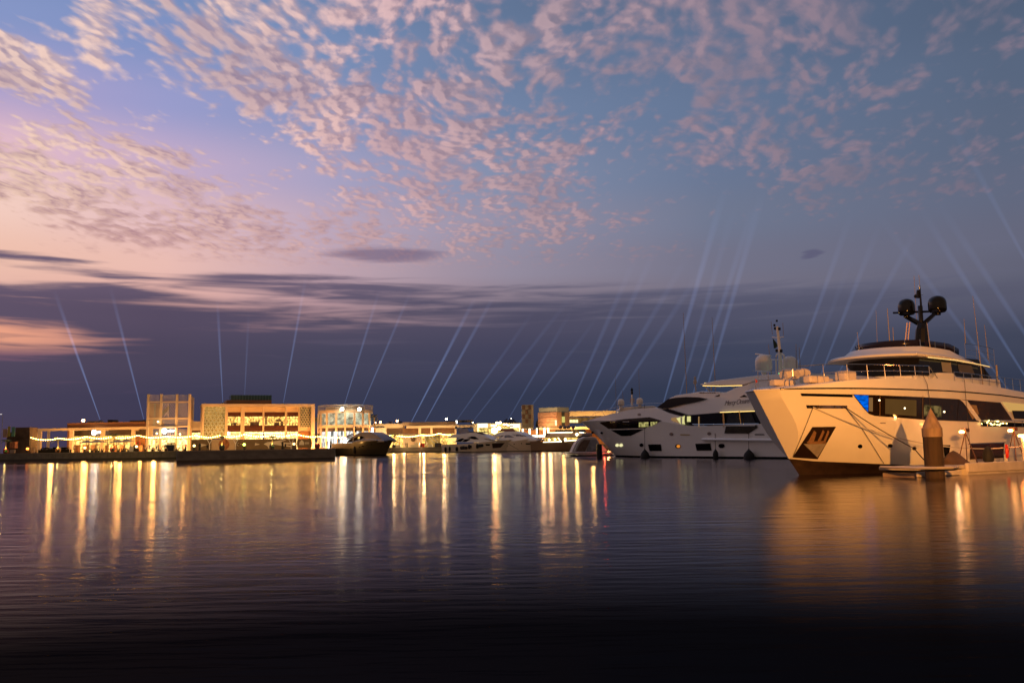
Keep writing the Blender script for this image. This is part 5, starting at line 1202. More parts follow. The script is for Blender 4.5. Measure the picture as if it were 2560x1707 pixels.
# ------------------------------------------------------------------ small and distant boats
random.seed(3)
def boat(name, label, stern, bow, Ys, Yb, free=2.2, bowh=1.2, B=2.4, over=2.6, hullm=None, rubm=None, cat='yacht', group=None):
    """hull between a stern and a bow waterline point"""
    s_, b_ = gp(stern, Ys), gp(bow, Yb); a = (s_-b_).normalized(); n = Vector((-a.y, a.x, 0)); n = n if n.y < 0 else -n
    fr = (b_, a, n); L_ = (s_-b_).length
    th = thing(name, label, cat, b_, group=group)
    stem = ipl([(-.5,.4),(0,0),(free+bowh,-over)])
    zs = ipl([(-over,free+bowh),(L_*.3,free+bowh*.45),(L_*.6,free+bowh*.08),(L_,free)])
    rw = [(lambda s: -.4, B*.8, L_*.6, 1, 2), (lambda s: .18, B*.92, L_*.58, .95, 2.1)]
    hull_mb(fr, hull_rows(fr, stem, L_, rw, nu=18)).build('boot_topping', blackp, th, smooth=True)
    up = [(lambda s, w=w: .18+(zs(s)-.18)*w, B*(.92+.14*w), L_*(.56-.14*w), .9-.25*w, 2.2) for w in (0,.2,.45,.7,.88,1)]
    H = hull_mb(fr, hull_rows(fr, stem, L_, up, nu=20), deck=True); H.build('hull', hullm or gel, th, smooth=True, auto=40)
    return th, fr, H, zs, L_
def sup(fr, th, poly, t, m, name='superstructure', tap=.14, bev=.04, zr=2.5):
    mb = side_prism(fr, poly, t, -t, tap, zr); mb.build(name, m, th, bevel=bev); return mb
def bvh_of(*ms):
    v = []; f = []
    for q in ms: o = len(v); v += q.v; f += [tuple(i+o for i in g) for g in q.f]
    return BVHTree.FromPolygons(v, f)
def dd(bv, th, poly, name, m, off=.05, g=5): return decal(poly, bv, off, g, name, m, th)
# dark yacht moored past the end of the near quay
dkh = mat('bronze_hull', (.075,.060,.035), .3, coat=.5); silv = mat('silver_top', (.10,.10,.125), .35)
K, FK_, HK, zk, LKn = boat('motor_yacht', 'low dark bronze sports yacht with silver top and raked windows', 850, 966, 243, 228, 3.15, .6, 2.7, 2.3, dkh)
S1 = sup(FK_, K, [(866,1106),(872,1098),(880,1090),(893,1082),(905,1079.5),(925,1081),(938,1087),(950,1095),(958,1101),(958,1104),(930,1106)], 2.15, silv, 'coachroof')
bv = bvh_of(HK, S1)
dd(bv, K, [(868,1104.5),(873,1099),(882,1095.5),(881,1104)], 'window', blackgl)
dd(bv, K, [(884,1103.5),(885,1095),(894,1090.5),(904,1089.5),(911,1093),(903,1098)], 'window', blackgl)
dd(bv, K, [(896,1092),(900,1091.5),(900,1096),(895,1096.5)], 'lit_window', glow('cabin_gold', (1,.6,.15), 1.4), .1)
mb = MB()
for y0, y1 in ((1083,1090),(1087,1093),(1091,1097)): mb.tube([at_t(FK_,868,y1,1.8), at_t(FK_,885,y0,1.8)], .16, 5)
mb.build('louvre_arch', mat('arch_brown', (.10,.06,.03), .4), K)
mb = MB(); mb.tube([at_t(FK_,889,1080,0), at_t(FK_,889,1066,0)], .28, 6, .18); mb.tube([at_t(FK_,883.5,1066,0), at_t(FK_,894,1066,0)], .09, 4); mb.build('radar_mast', blackp, K)
for x, y, r in ((868,1123.5,1.3),(877,1121.5,1.3),(899,1117,1.4),(907,1115,2.2),(918,1112.5,1.3),(929,1110.5,1.3),(964.5,1105,1.5)): dd(bv, K, ell(x,y,r,r*.8,8), 'porthole', blackgl, .05, 3)
c = at_t(FK_,886.5,1124,2.75); mb = MB(); mb.lathe(c-Vector((0,0,.9)), [(.2,0),(.36,.3),(.38,1.1),(.2,1.6),(.05,1.8)], 10); mb.build('fender', rubber, K, smooth=True)
mb = MB(); c = at_t(FK_,856,1130,0); c.z = .35; mb.box(c, (3.5,4.2,.35), math.atan2(FK_[1].y, FK_[1].x)); mb.build('swim_platform', blackp, K, bevel=.08)
mb = MB(); mb.tube([at_t(FK_,x,y,2.4) for x, y in ((866,1107),(880,1104),(900,1099),(930,1098),(960,1101))], .04, 4); mb.build('hand_rail', chrome, K)
p0, p1 = at_t(FK_,986,1100,0), at_t(FK_,965,1134,0); mb = MB(); mb.tube([p0, p1.lerp(p0,.35)+Vector((.6,0,-.2)), p1], .09, 5); tag(mb.build('mooring_line', mat('gold_rope', (.8,.55,.25), .8)), 'pale rope from the bow of the dark bronze yacht down to the water', 'rope')
warm(*at_t(FK_,855,1112,6), 90, (1,.5,.12), par=K)
mb = MB(); c = at_t(FK_,862.5,1101,0); mb.lathe(c-Vector((0,0,.7)), [(0,0),(.4,.2),(.5,.8),(.3,1.4),(0,1.5)], 8); mb.build('stern_lamp', glow('stern_lamp',(1,.85,.55),14), K)
# white flybridge yacht, stern to the left
creamh = mat('cream_hull', (.70,.60,.46), .3, coat=.3)
M1, FM1, HM1, zm, LM1 = boat('motor_yacht', 'white flybridge yacht with many black fenders, stern to the left', 1117, 1262, 318, 300, 2.6, 1.2, 2.7, 2.8, creamh)
Sa = sup(FM1, M1, [(1133,1105),(1139,1100),(1146,1095),(1160,1092),(1180,1090),(1196,1092),(1215,1099),(1240,1104),(1240,1106)], 2.3, gel2, 'saloon')
Sb = sup(FM1, M1, [(1118,1094),(1119,1090),(1130,1086),(1160,1083.5),(1172,1081),(1186,1081.5),(1205,1087),(1222,1095),(1230,1099),(1200,1095),(1180,1091),(1150,1093)], 2.35, gel2, 'flybridge')
sup(FM1, M1, [(1163,1082),(1175,1079),(1200,1079),(1204,1081)], 1.6, mat('dark_bimini', (.08,.07,.05), .7), 'sun_cover', 0, 0)
sup(FM1, M1, [(1142,1069),(1147,1070),(1153,1083),(1147,1083)], 2.1, mat('arch_grey', (.25,.24,.28), .4), 'radar_arch', 0, 0)
mb = MB(); mb.tube([at_t(FM1,1146,1069.5,0), at_t(FM1,1178,1069.5,0)], .14, 5); mb.build('radar_bar', blackp, M1)
for x in (1140.5, 1177.5): mb = MB(); dome(mb, at_t(FM1,x,1068.5,0), .42, .9, 12); mb.build('satellite_dome', mat('dome_grey', (.2,.17,.17), .4), M1, smooth=True)
mb = MB(); mb.tube([at_t(FM1,a,b,0) for a,b in ((1149,1070),(1149,1064.5),(1161,1064.5),(1161,1070))], .06, 4); mb.build('horn_frame', blackp, M1)
bv = bvh_of(HM1, Sa, Sb)
for pl in ([(1139,1104),(1146,1098),(1156,1095),(1162,1096),(1152,1104)], [(1154,1104),(1162,1098),(1174,1096.5),(1176,1098),(1166,1104)], [(1168,1094),(1180,1090.5),(1188,1091),(1198,1097.5),(1186,1098)]): dd(bv, M1, pl, 'window', blackgl)
dd(bv, M1, [(1214,1109.5),(1225,1109.5),(1225,1113.5),(1215,1113.5)], 'hull_window', blackgl); dd(bv, M1, [(1230,1108),(1262,1106.5),(1252,1118),(1232,1120)], 'dark_panel', mat('hull_band_dark', (.035,.02,.015), .4))
dd(bv, M1, [(1119,1094.5),(1141,1094.5),(1139,1103),(1120,1104)], 'cockpit_light', glow('cockpit_gold',(1,.72,.22),1.3), .08)
for x, y, w, h in ((1113.5,1123,.4,1.6),(1124,1122,.36,1.6),(1142,1122,.45,1.5),(1154,1119,.55,1.1),(1159,1118.5,.5,1.1),(1165,1119,.6,1.0),(1173,1116.5,.45,1.4),(1177,1116,.3,.9),(1193,1115,.45,1.5),(1199.5,1113.5,.6,1.0),(1204,1113,.6,.9)):
    c = at_t(FM1, x, y, 2.95); mb = MB(); mb.lathe(c-Vector((0,0,h/2)), [(w*.5,0),(w,h*.2),(w,h*.8),(w*.4,h)], 8); mb.build('fender', rubber, M1, smooth=True)
# second white flybridge yacht in front of the bright pavilion
M2, FM2, HM2, zm2, LM2 = boat('motor_yacht', 'white flybridge yacht lying bow right, beside the glowing light columns', 1222, 1339, 312, 292, 2.6, 1.6, 2.8, 3.2, creamh)
Sa = sup(FM2, M2, [(1240,1103),(1246,1094),(1262,1087),(1275,1086),(1285,1089),(1300,1088),(1318,1093),(1332,1096),(1345,1099),(1340,1102)], 2.3, gel2, 'saloon')
Sb = sup(FM2, M2, [(1225,1093),(1232,1087),(1245,1081),(1258,1078),(1285,1078.5),(1298,1083.5),(1310,1090),(1290,1088),(1275,1086),(1250,1089),(1236,1092)], 2.2, gel2, 'flybridge')
sup(FM2, M2, [(1246,1078),(1252,1071.5),(1262,1071),(1268,1074),(1270,1078)], 1.6, mat('orange_cover', (.35,.12,.05), .8), 'sun_cover', 0, .1)
bv = bvh_of(HM2, Sa, Sb)
dd(bv, M2, [(1249,1092),(1262,1087),(1273,1087),(1286,1093),(1262,1094)], 'window', mat('blue_window', (.10,.12,.17), .12)); dd(bv, M2, [(1280,1085.5),(1307,1086),(1318,1091),(1290,1090)], 'wind_screen', mat('screen_brown2', (.05,.025,.02), .2))
dd(bv, M2, [(1314,1107.5),(1327,1107.5),(1326,1110.5),(1315,1110.5)], 'hull_window', blackgl)
for x, y in ((1285.5,1109.5),(1304,1108),(1268,1114)): dd(bv, M2, ell(x,y,1.3,1.5,8), 'porthole', blackgl, .05, 3)
dd(bv, M2, [(1351,1104),(1356,1103),(1355,1110),(1350.5,1110)], 'anchor_pocket', blackp, .05)
mb = MB(); mb.tube([at_t(FM2,1266,1106,2.9), at_t(FM2,1297,1124,2.9)], .05, 4); tag(mb.build('mooring_line', ropem), 'dark rope slanting down the hull of the yacht beside the light columns', 'rope')
# the lit two-deck yacht
H3, FH3, HH3, zh3, LH3 = boat('motor_yacht', 'brown hulled two deck yacht with bright strip lights below the brick block', 1340, 1452, 288, 278, 3.0, .6, 3.2, 1.5, mat('hull_brown', (.20,.13,.08), .35, coat=.3))
Sa = sup(FH3, H3, [(1361,1103),(1361,1092.5),(1448,1091),(1445,1101),(1402,1103)], 2.6, mat('saloon_gold_frame', (.22,.13,.05), .5), 'saloon', 0, 0)
Sb = sup(FH3, H3, [(1362,1092),(1364,1083),(1375,1081),(1430,1080.5),(1455,1082),(1456,1089),(1440,1092)], 2.9, mat('deck_mauve', (.32,.22,.19), .5), 'upper_deck', 0, .08)
Sc_ = sup(FH3, H3, [(1386,1079),(1390,1074.5),(1402,1074),(1416,1073.5),(1445,1072.5),(1449,1081),(1420,1080)], 1.9, mat('wheelhouse_green', (.02,.035,.02), .2), 'wheelhouse', 0, .05)
bv = bvh_of(HH3, Sa, Sb, Sc_)
dd(bv, H3, [(1361,1094.5),(1397,1093.5),(1403,1101.5),(1362,1102.5)], 'lit_windows', glow('saloon_gold',(1,.66,.16),1.5,noise=.15,nscale=1,dark=.2), .05)
dd(bv, H3, [(1412,1094),(1444,1093),(1443,1099),(1412,1101)], 'lit_windows', glow('saloon_gold',(1,.66,.16),1.5,noise=.15,nscale=1,dark=.2), .05)
stl = glow('strip_hot',(1,.82,.45),7)
for pts in (((1358,1104.7),(1380,1104.2),(1404,1103.3)), ((1411,1102.5),(1428,1100.8),(1444,1100)), ((1374,1081.7),(1400,1081),(1431,1080.3)), ((1448,1080.5),(1460,1081.5)), ((1395,1093.5),(1402,1102.5))):
    mb = MB(); mb.tube([at_t(FH3,x,y,3.35) for x, y in pts], .09, 4); mb.build('strip_light', stl, H3)
for x, y, r in ((1373,1099,.4),(1387.5,1098,.35),(1413.5,1098,.45),(1442,1085.5,.5)):
    mb = MB(); c = at_t(FH3,x,y,3.1); mb.lathe(c-Vector((0,0,r)), [(0,0),(r,r),(0,2*r)], 8); mb.build('deck_lamp', glow('deck_lamp',(1,.8,.4),9), H3)
for i, x in enumerate((1401,1412,1421,1433)):
    c = P(x, 1067.5, 300); th = thing('balloon_lantern', ['leftmost','second','third','rightmost'][i]+' grey globe above the green wheelhouse of the lit yacht', 'globe', c-Vector((0,0,.7)), group='grey globes above the lit yacht')
    mb = MB(); mb.lathe(c-Vector((0,0,.65)), [(0,0),(.4,.15),(.66,.65),(.4,1.15),(0,1.3)], 12); mb.build('globe', mat('globe_grey', (.22,.18,.20), .5), th, smooth=True)
    mb = MB(); mb.tube([c-Vector((0,0,.6)), (c.x,c.y,ZQ)], .06, 5); mb.build('stand', polem, th)
# bright string at the right of the lit yacht
for (x0,y0,x1,y1,sg,Yd,n,nm) in ((1456,1080,1477,1086.5,1,300,11,'beside the grey yacht bow, slanting down to the right'),(1128,1084,1150,1084,1,318,1,'')):
    if not nm: continue
    a, b = P(x0,y0,Yd), P(x1,y1,Yd); th = thing('string_light', 'short strand of warm bulbs '+nm, 'string light', (a+b)/2, group='strings of warm bulbs along the quay')
    mb = MB(); mb.tube([a,b], .025, 4); mb.build('cable', polem, th)
    for k in range(n): bulb(a.lerp(b,(k+.5)/n), th, .17)
# covered speed boat stern with its inflatable platform
FS = (gp(1470,170), Vector((1,0,0)), Vector((0,-1,0)))
SB_ = thing('speedboat', 'white speedboat with grey cover, seen stern on, beside the black pile', 'speedboat', gp(1465,170))
mauve = mat('mauve_gelcoat', (.50,.44,.42), .4, noise=.08)
mb = MB(); 
def fp(x, y, d=0): return onpl(x, y, gp(1470,170)+Vector((0,d,0)), Vector((0,1,0)))
out = [(1429,1131),(1434,1118),(1441,1105),(1450,1096.5),(1462,1091.5),(1480,1091.5),(1491,1094),(1498,1108),(1500,1131)]
mb.prism([fp(*q) for q in out], (0,7,0)); mb.build('hull', mauve, SB_, bevel=.15)
mb = MB(); mb.prism([fp(x,y,-.08) for x,y in ((1440,1128),(1452,1106),(1460,1099),(1476,1099),(1470,1112),(1462,1128))], (0,-.08,0)); mb.build('cockpit_well', mat('well_brown', (.16,.10,.07), .7, noise=.3), SB_)
mb = MB(); mb.prism([fp(x,y,-.1) for x,y in ((1476,1098),(1491,1097),(1496,1120),(1480,1129),(1466,1129),(1470,1118))], (0,-.25,0)); mb.build('grey_cover', mat('cover_grey', (.26,.25,.28), .8, noise=.3, nscale=1.5), SB_, bevel=.08)
mb = MB(); mb.tube([fp(1436,1127,-.3), fp(1444,1109,-.3), fp(1453,1098,-.3), fp(1463,1093,-.3)], .12, 6); mb.build('grab_rail', gel2, SB_, smooth=True)
IP = thing('inflatable_dock', 'long pale inflatable platform floating below the speedboat', 'platform', gp(1465,150))
mb = MB(); ip = lambda x, y: onpl(x, y, gp(1465,150), Vector((0,1,0)))
mb.prism([ip(x,y) for x,y in ((1404,1132.5),(1425,1130.5),(1450,1129),(1530,1131),(1530,1136),(1460,1138),(1430,1135))], (0,3.5,0)); mb.build('float', mat('float_pale', (.55,.48,.45), .6, noise=.15), IP, bevel=.1)
mb = MB(); mb.prism([ip(x,y) for x,y in ((1425,1136),(1460,1138.2),(1530,1136.2),(1550,1141),(1540,1146),(1440,1146))], (0,3.3,0)); mb.build('underside', mat('under_black', (.01,.01,.01), .8), IP)
lamp('red_deck_light', ip(1510,1124)+Vector((0,-.6,.2)), (1,.08,.03), 60, IP, r=.1)
mb = MB(); mb.prism([ip(x,y)+Vector((0,1,0)) for x,y in ((1505,1110),(1520,1126),(1505,1130))], (0,1,0)); mb.build('red_panel', glow('red_panel', (.9,.16,.10), .55), IP)
pp = gp(1498,140); tag(MB().lathe(pp-Vector((0,0,1)), [(.42,0),(.42,2.9),(.36,2.95)], 16).build('mooring_pile', blackp, smooth=True), 'black mooring pile between the speedboat and the grey yacht bow', 'pile')
# domes and whips of a yacht hidden behind the grey one
HB = thing('hidden_yacht', 'flybridge with two small white domes showing above the grey yacht foredeck', 'yacht', gp(1590,165))
fq = lambda x, y: onpl(x, y, gp(1590,165), Vector((0,1,0)))
mb = MB(); mb.prism([fq(x,y) for x,y in ((1547,1027),(1550,1020),(1560,1017.5),(1600,1015),(1634,1014),(1644,1018),(1640,1030),(1550,1040))], (0,5,0)); mb.build('flybridge', gel2, HB, bevel=.08)
mb = MB(); mb.prism([fq(x,y) for x,y in ((1540,1143),(1545,1040),(1650,1030),(1655,1143))], (0,6,0)); mb.build('hull', gel2, HB)
for x, y in ((1552.5,1006),(1599.5,1003)):
    c = fq(x,y); mb = MB(); dome(mb, c, .6, 1.3, 16); mb.tube([c-Vector((0,0,.5)), c-Vector((0,0,1.2))], .3, 8); mb.build('satellite_dome', mat('dome_white', (.78,.76,.74), .35), HB, smooth=True)
for x0,y0,x1,y1 in ((1538,933,1541,1022),(1596.5,920,1599,996),(1556,975,1558,1000)): mb = MB(); mb.tube([fq(x1,y1), fq(x0,y0)], .05, 5, .02); mb.build('antenna', mat('antenna_grey', (.30,.26,.24), .5), HB)
mb = MB(); mb.tube([fq(1580,1014), fq(1580,985)], .22, 6, .12); mb.build('mast', gel2, HB)
mb = MB(); mb.lathe(fq(1580,986), [(.1,0),(.25,.2),(.18,.7),(.28,.9),(.1,1.2)], 8); mb.build('mast_lights', blackp, HB)
for k, y in enumerate((997,1000.5,1004)): mb = MB(); mb.tube([fq(1575,y), fq(1586,y)], .07, 5); mb.build('light_rung', mat('bronze_pillar', (.75,.45,.15), .3, metal=.8), HB)

# ------------------------------------------------------------------ hoardings on the promenade
FHo = Fac(455, 835, 212, 214)
hb = mat('hoarding_brown', (.20,.13,.06), .75, noise=.2, nscale=.8); hcream = mat('hoarding_cream', (.60,.42,.24), .75, noise=.08); hpale = mat('hoarding_pale', (.70,.60,.44), .75)
HO = thing('hoarding', 'brown hoarding with pale wedge, left of the gallery', 'hoarding', FHo.pt(500,1122))
FHo.box(478,1098,528,1124,0,.15).build('panel', hb, HO); mb = MB(); mb.prism([FHo.pt(*q,-.02) for q in ((502,1108.5),(517,1111.5),(502,1117))], FHo.n*-.03); mb.build('pale_wedge', hpale, HO)
HO = thing('hoarding', 'cream hoarding with a large orange round pattern behind a lit palm pot', 'hoarding', FHo.pt(560,1122))
FHo.box(528.3,1097.5,590,1124,0,.15).build('panel', hcream, HO)
mb = MB(); mb.lathe(FHo.pt(560,1111,-.02), [(1.25,0),(1.25,.03)], 28, az=-FHo.n, ax=FHo.u, ay=Vector((0,0,1))); mb.build('round_pattern', mat('round_orange', (.45,.16,.05), .7, noise=.6, nscale=1.6), HO)
HO = thing('hoarding', 'long brown hoarding with pale river shape and arrow, below the gallery windows', 'hoarding', FHo.pt(670,1122))
FHo.box(590.3,1097,741,1123,0,.15).build('panel', hb, HO)
for nm, pl in (('pale_arrow', [(638,1107),(650,1110.5),(637,1113.5)]), ('pale_river', [(659,1109.5),(668,1105),(690,1102),(712,1098.5),(716,1099.5),(700,1105),(730,1107),(730,1110),(705,1110),(728,1114),(728,1117),(690,1111.5),(676,1112),(678,1121),(672,1121),(668,1114)]), ('pale_dash', [(601,1109.5),(605,1109.5),(605,1111),(601,1111)])):
    mb = MB(); mb.prism([FHo.pt(*q,-.02) for q in pl], FHo.n*-.03); mb.build(nm, hpale, HO)
mb = MB(); mb.tube([FHo.pt(x,y,-.05) for x,y in ((597,1107),(593.5,1108),(592.5,1111),(594,1113.5),(597,1114))], .07, 5); mb.build('pale_curve', hpale, HO)
HO = thing('hoarding', 'brown hoarding with rounded ends and a pale peaked emblem, right of the gallery', 'hoarding', FHo.pt(760,1122))
pts = []
xc0, xc1 = 746, 776
for i in range(9): a = R(90+i*22.5); pts.append(FHo.pt(xc0+4*math.cos(a)*1.0, 1108.5-12*math.sin(a)))
for i in range(9): a = R(-90+i*22.5); pts.append(FHo.pt(xc1+4*math.cos(a)*1.0, 1108.5-12*math.sin(a)))
mb = MB(); mb.prism(pts, FHo.n*.15); mb.build('panel', hb, HO)
mb = MB(); mb.prism([FHo.pt(*q,-.02) for q in ((748,1112),(749,1105),(752,1101.5),(754.5,1098.8),(757,1101.5),(760,1105),(760,1112))], FHo.n*-.03); mb.build('emblem', hpale, HO)
mb = MB()
for i in range(7): mb.box(FHo.pt(762.5+i*1.6,1107+(i%2)*.8,-.03), (.09,.03,.35+.1*(i%3)), FHo.rz)
mb.build('emblem_marks', hpale, HO)
FHo.box(782,1092,800,1123,-.2,-.05,ref=-.2)
for i, (x, lab) in enumerate(((524,'left'),(589,'middle'),(728,'right of the pale river'),(790,'far right'))):
    th = thing('forked_post', 'pale forked Y shaped post, '+lab+' one along the hoardings', 'post', FHo.pt(x,1122,-.6), group='forked posts along the hoardings')
    for q in (-6, 6): mb = MB(); mb.tube([FHo.pt(x,1110,-.6), FHo.pt(x+q,1098,-.6)], .07, 5); mb.build('arm', boothf, th)
    mb = MB(); mb.tube([FHo.pt(x,1124,-.6), FHo.pt(x,1110,-.6)], .09, 5); mb.build('stem', boothf, th)
for x in (495,550,605,660,715,765): warm(*FHo.pt(x,1120,-4.5), 55, (1,.55,.2))

# ------------------------------------------------------------------ planted palms in pots
leaf = mat('palm_leaf', (.10,.11,.03), .6, noise=.3, nscale=3); bark = mat('palm_bark', (.30,.20,.09), .8, noise=.3, nscale=5)
def palm(x, yb, yt, Y, pot, label, potm2=None, lean=0, fl=1.0, dead=False):
    g_ = P(x, yb, Y); base = Vector((g_.x, g_.y, ZQ)); top = P(x+lean, yt, Y); H = top.z-ZQ
    th = thing('potted_palm', label, 'palm', base, group='potted palms along the quay')
    mb = MB(); mb.lathe(base, [(.30,0),(.52,.12),(.62,.5),(.55,.95),(.42,1.15),(.36,1.12),(.3,1.0)], 14); mb.build('pot', pot, th, smooth=True)
    if potm2: mb = MB(); mb.lathe(base+Vector((.22,-.28,.15)), [(.1,0),(.34,.15),(.36,.5),(.1,.85)], 10); mb.build('pot_stripe', potm2, th, smooth=True)
    zc = ZQ+H*.62; cr = Vector((top.x*.4+base.x*.6, base.y, zc))
    mb = MB(); mb.tube([base+Vector((0,0,1.0)), base.lerp(cr,.5)+Vector((.03,0,.3)), cr], .13, 7, .08); mb.build('trunk', bark, th, smooth=True)
    rp = random.Random(int(x)); mb = MB()
    for k in range(11 if not dead else 4):
        a = k*2*math.pi/11*1.0+rp.uniform(-.2,.2); L_ = H*.42*fl*rp.uniform(.75,1.1); up = rp.uniform(.5,1.15)
        d = Vector((math.cos(a), math.sin(a), 0)); spine = []
        for j in range(7): q = j/6; spine.append(cr+d*(L_*q*.8)+Vector((0,0,L_*(up*q-.95*q*q*(.8 if not dead else .2)))))
        for j in range(1, 7):
            p = spine[j]; tdir = (spine[j]-spine[j-1]).normalized(); sd = tdir.cross(Vector((0,0,1))).normalized(); w = L_*.26*(1-abs(j/6-.45))
            for sg in (-1, 1):
                tip = p+sd*sg*w+tdir*w*.5-Vector((0,0,w*.45)); o = len(mb.v)
                mb.add([p-tdir*.06, p+tdir*.05, tip], [(0,1,2)])
                p2 = (spine[j]+spine[j-1])/2; tip2 = p2+sd*sg*w+tdir*w*.5-Vector((0,0,w*.4)); mb.add([p2-tdir*.06, p2+tdir*.05, tip2], [(0,1,2)])
        mb.tube(spine, .025, 3)
    mb.build('fronds', leaf, th)
    lamp('pot_uplight', base+Vector((.1,-.45,1.25)), (1,.75,.2), 70, th, r=.1)
    return th
palm(14,1133,1086,222, mat('pot_red',(.35,.03,.02),.6), 'palm in a red and green painted pot at the far left edge', mat('pot_green',(.10,.35,.04),.6))
palm(145,1131,1083,222, mat('pot_ochre',(.45,.20,.05),.6), 'palm in an orange and dark patterned pot in front of the open frame', mat('pot_navy',(.02,.015,.03),.6))
palm(281,1129,1066,221, mat('pot_pink',(.6,.12,.10),.6), 'leaning palm in a pink and green pot before the restaurant', mat('pot_dkgreen',(.04,.10,.05),.6), 12, .7)
palm(555,1123,1075,198, mat('pot_black',(.03,.03,.02),.6), 'palm in a dark pot in front of the orange round pattern', None, 0, .6)
palm(680,1120,1075,198, mat('pot_redgreen',(.10,.06,.04),.6), 'palm in a dark green pot in the middle of the hoardings', mat('pot_green2',(.05,.12,.05),.6), 2, .7)
palm(793,1117,1070,198, mat('pot_maroon',(.20,.03,.04),.6), 'palm in a maroon pot at the right end of the near quay', None, 0, .7)
palm(985,1117,1073,333, mat('pot_grey',(.12,.11,.10),.6), 'palm lit gold on the far quay beside the dark yacht bow', None, 0, 1.1)
def tree(x, yb, yt, Y, label, w=1.6, col=leaf):
    g_ = P(x, yt, Y); base = Vector((g_.x, g_.y, ZQ)); H = g_.z-ZQ
    th = thing('date_palm', label, 'tree', base)
    mb = MB(); mb.tube([base, base+Vector((.1,0,H*.5)), base+Vector((0,0,H*.8))], .25, 7, .18); mb.build('trunk', bark, th, smooth=True)
    rp = random.Random(int(x)); mb = MB(); c = base+Vector((0,0,H*.78))
    for k in range(34):
        a = rp.uniform(0,6.28); e = rp.uniform(-.7,1.3); d = Vector((math.cos(a)*math.cos(e), math.sin(a)*math.cos(e), math.sin(e))); L_ = w*rp.uniform(.8,1.2)
        sp_k = [c+d*(L_*q)-Vector((0,0,.5*L_*q*q)) for q in (0,.25,.5,.75,1)]
        for j in range(1,5):
            t_ = (sp_k[j]-sp_k[j-1]).normalized(); sd = t_.orthogonal().normalized()
            for sg in (-1,1): mb.add([sp_k[j]-t_*.12, sp_k[j]+t_*.1, sp_k[j]+sd*sg*.42*(1.1-j/5)+t_*.25-Vector((0,0,.2))], [(0,1,2)])
    mb.build('crown', col, th); return th
tree(936,1118,1023,262,'palm lit from below between round building and low pavilion',1.9)
tree(786,1118,1028,262,'palm between the gallery and the round building',1.7)
warm(*P(936,1065,259), 60, (1,.6,.3)); warm(*P(786,1100,259), 60, (1,.6,.2))
# dark shrubs on the roofs far behind
for i,(x0,x1,y0,y1,Y,lab) in enumerate(((1258,1292,1047,1058,390,'dark tree clump on the skyline above the bright pavilion'),(1446,1520,1028,1031,345,'dark planting on the roof of the long pavilion'),(1340,1352,1052,1065,326,'small dark shrub left of the brick block'))):
    mb = MB(); rp = random.Random(i); a = P(x0,y1,Y); b = P(x1,y0,Y)
    for k in range(420):
        p = Vector((rp.uniform(a.x,b.x), Y+rp.uniform(-2,2), a.z+(b.z-a.z)*rp.uniform(0,1)*math.sqrt(max(0,1-((2*k/420-1)*.0)**2)))); r_ = .35
        if abs((p.x-(a.x+b.x)/2)/((b.x-a.x)/2)) > 1.02-((p.z-a.z)/(b.z-a.z))**2*.5: continue
        v = [p+Vector((rp.uniform(-r_,r_),rp.uniform(-r_,r_),rp.uniform(-r_,r_))) for _ in range(3)]; mb.add(v, [(0,1,2)])
    mb.tube([((a.x+b.x)/2,Y,ZQ),((a.x+b.x)/2,Y,a.z+.3)], .2, 6)
    tag(mb.build('shrub', mat('dark_leaf',(.03,.025,.012),.8)), lab, 'shrub')

# ------------------------------------------------------------------ parasols, furniture, kiosk, car
par_c = mat('parasol_canvas', (.45,.35,.26), .8)
for x, y, Y, w, lab in ((244,1103,236,2.6,'wide beige parasol right of the yellow lamp'),(218,1104,238,2.0,'beige parasol behind the yellow lamp'),(296,1103,236,2.4,'beige parasol behind the leaning palm'),(318,1101,237,2.0,'beige parasol left of the last restaurant column')):
    c = P(x,y,Y); th = thing('parasol', lab, 'parasol', (c.x,c.y,ZQ), group='beige parasols of the restaurant')
    mb = MB(); mb.lathe(Vector((c.x,c.y,c.z-.25)), [(w*.98,0),(w,.02),(w*.5,.35),(0,.7)], 8); mb.build('canopy', par_c, th)
    mb = MB(); mb.tube([(c.x,c.y,ZQ),(c.x,c.y,c.z+.3)], .04, 5); mb.build('pole', polem, th)
def table(x, Y, lab):
    c = gp(x, Y, ZQ); th = thing('cafe_table', lab, 'table', c, group='cafe tables along the restaurants')
    mb = MB(); mb.box(c+Vector((0,0,.74)), (1.3,.8,.05)); mb.build('table_top', mat('table_dark',(.06,.045,.03),.6), th)
    for dx in (-.55,.55): mb = MB(); mb.box(c+Vector((dx,0,.36)), (.06,.5,.72)); mb.build('leg', mat('table_dark',(.06,.045,.03),.6), th)
    for dx in (-.9,.9):
        mb = MB(); mb.box(c+Vector((dx,0,.45)), (.42,.42,.05)); mb.box(c+Vector((dx*1.22,0,.72)), (.05,.42,.5)); mb.box(c+Vector((dx,0,.22)), (.3,.3,.42)); mb.build('chair', mat('chair_dark',(.05,.035,.025),.7), th)
tl = {238:'by the second restaurant column',248:'just left of the pink pot',304:'between the pink pot and the white box',314:'left of the tower, behind the white box',372:'at the left column of the tower',392:'by the seated group under the tower',452:'left of the red lamp',430:'right of the navy planter'}
for x in tl: table(x, 229, 'dark cafe table with two chairs '+tl[x])
def pbox(x0,y0,x1,y1,Y,d,m,name,label,cat,bev=.03,group=None):
    a, b = P(x0,(y0+y1)/2,Y), P(x1,(y0+y1)/2,Y); t_ = P((x0+x1)/2,y0,Y).z; bt = max(ZQ, P((x0+x1)/2,y1,Y).z)
    mb = MB(); mb.box(((a.x+b.x)/2, Y+d/2, (t_+bt)/2), (b.x-a.x, d, t_-bt)); return tag(mb.build(name, m, bevel=bev), label, cat, group)
pbox(323,1115,335,1130,221,.8,mat('white_cooler',(.62,.60,.62),.5),'storage_box','white storage box at the quay edge left of the red ring','box')
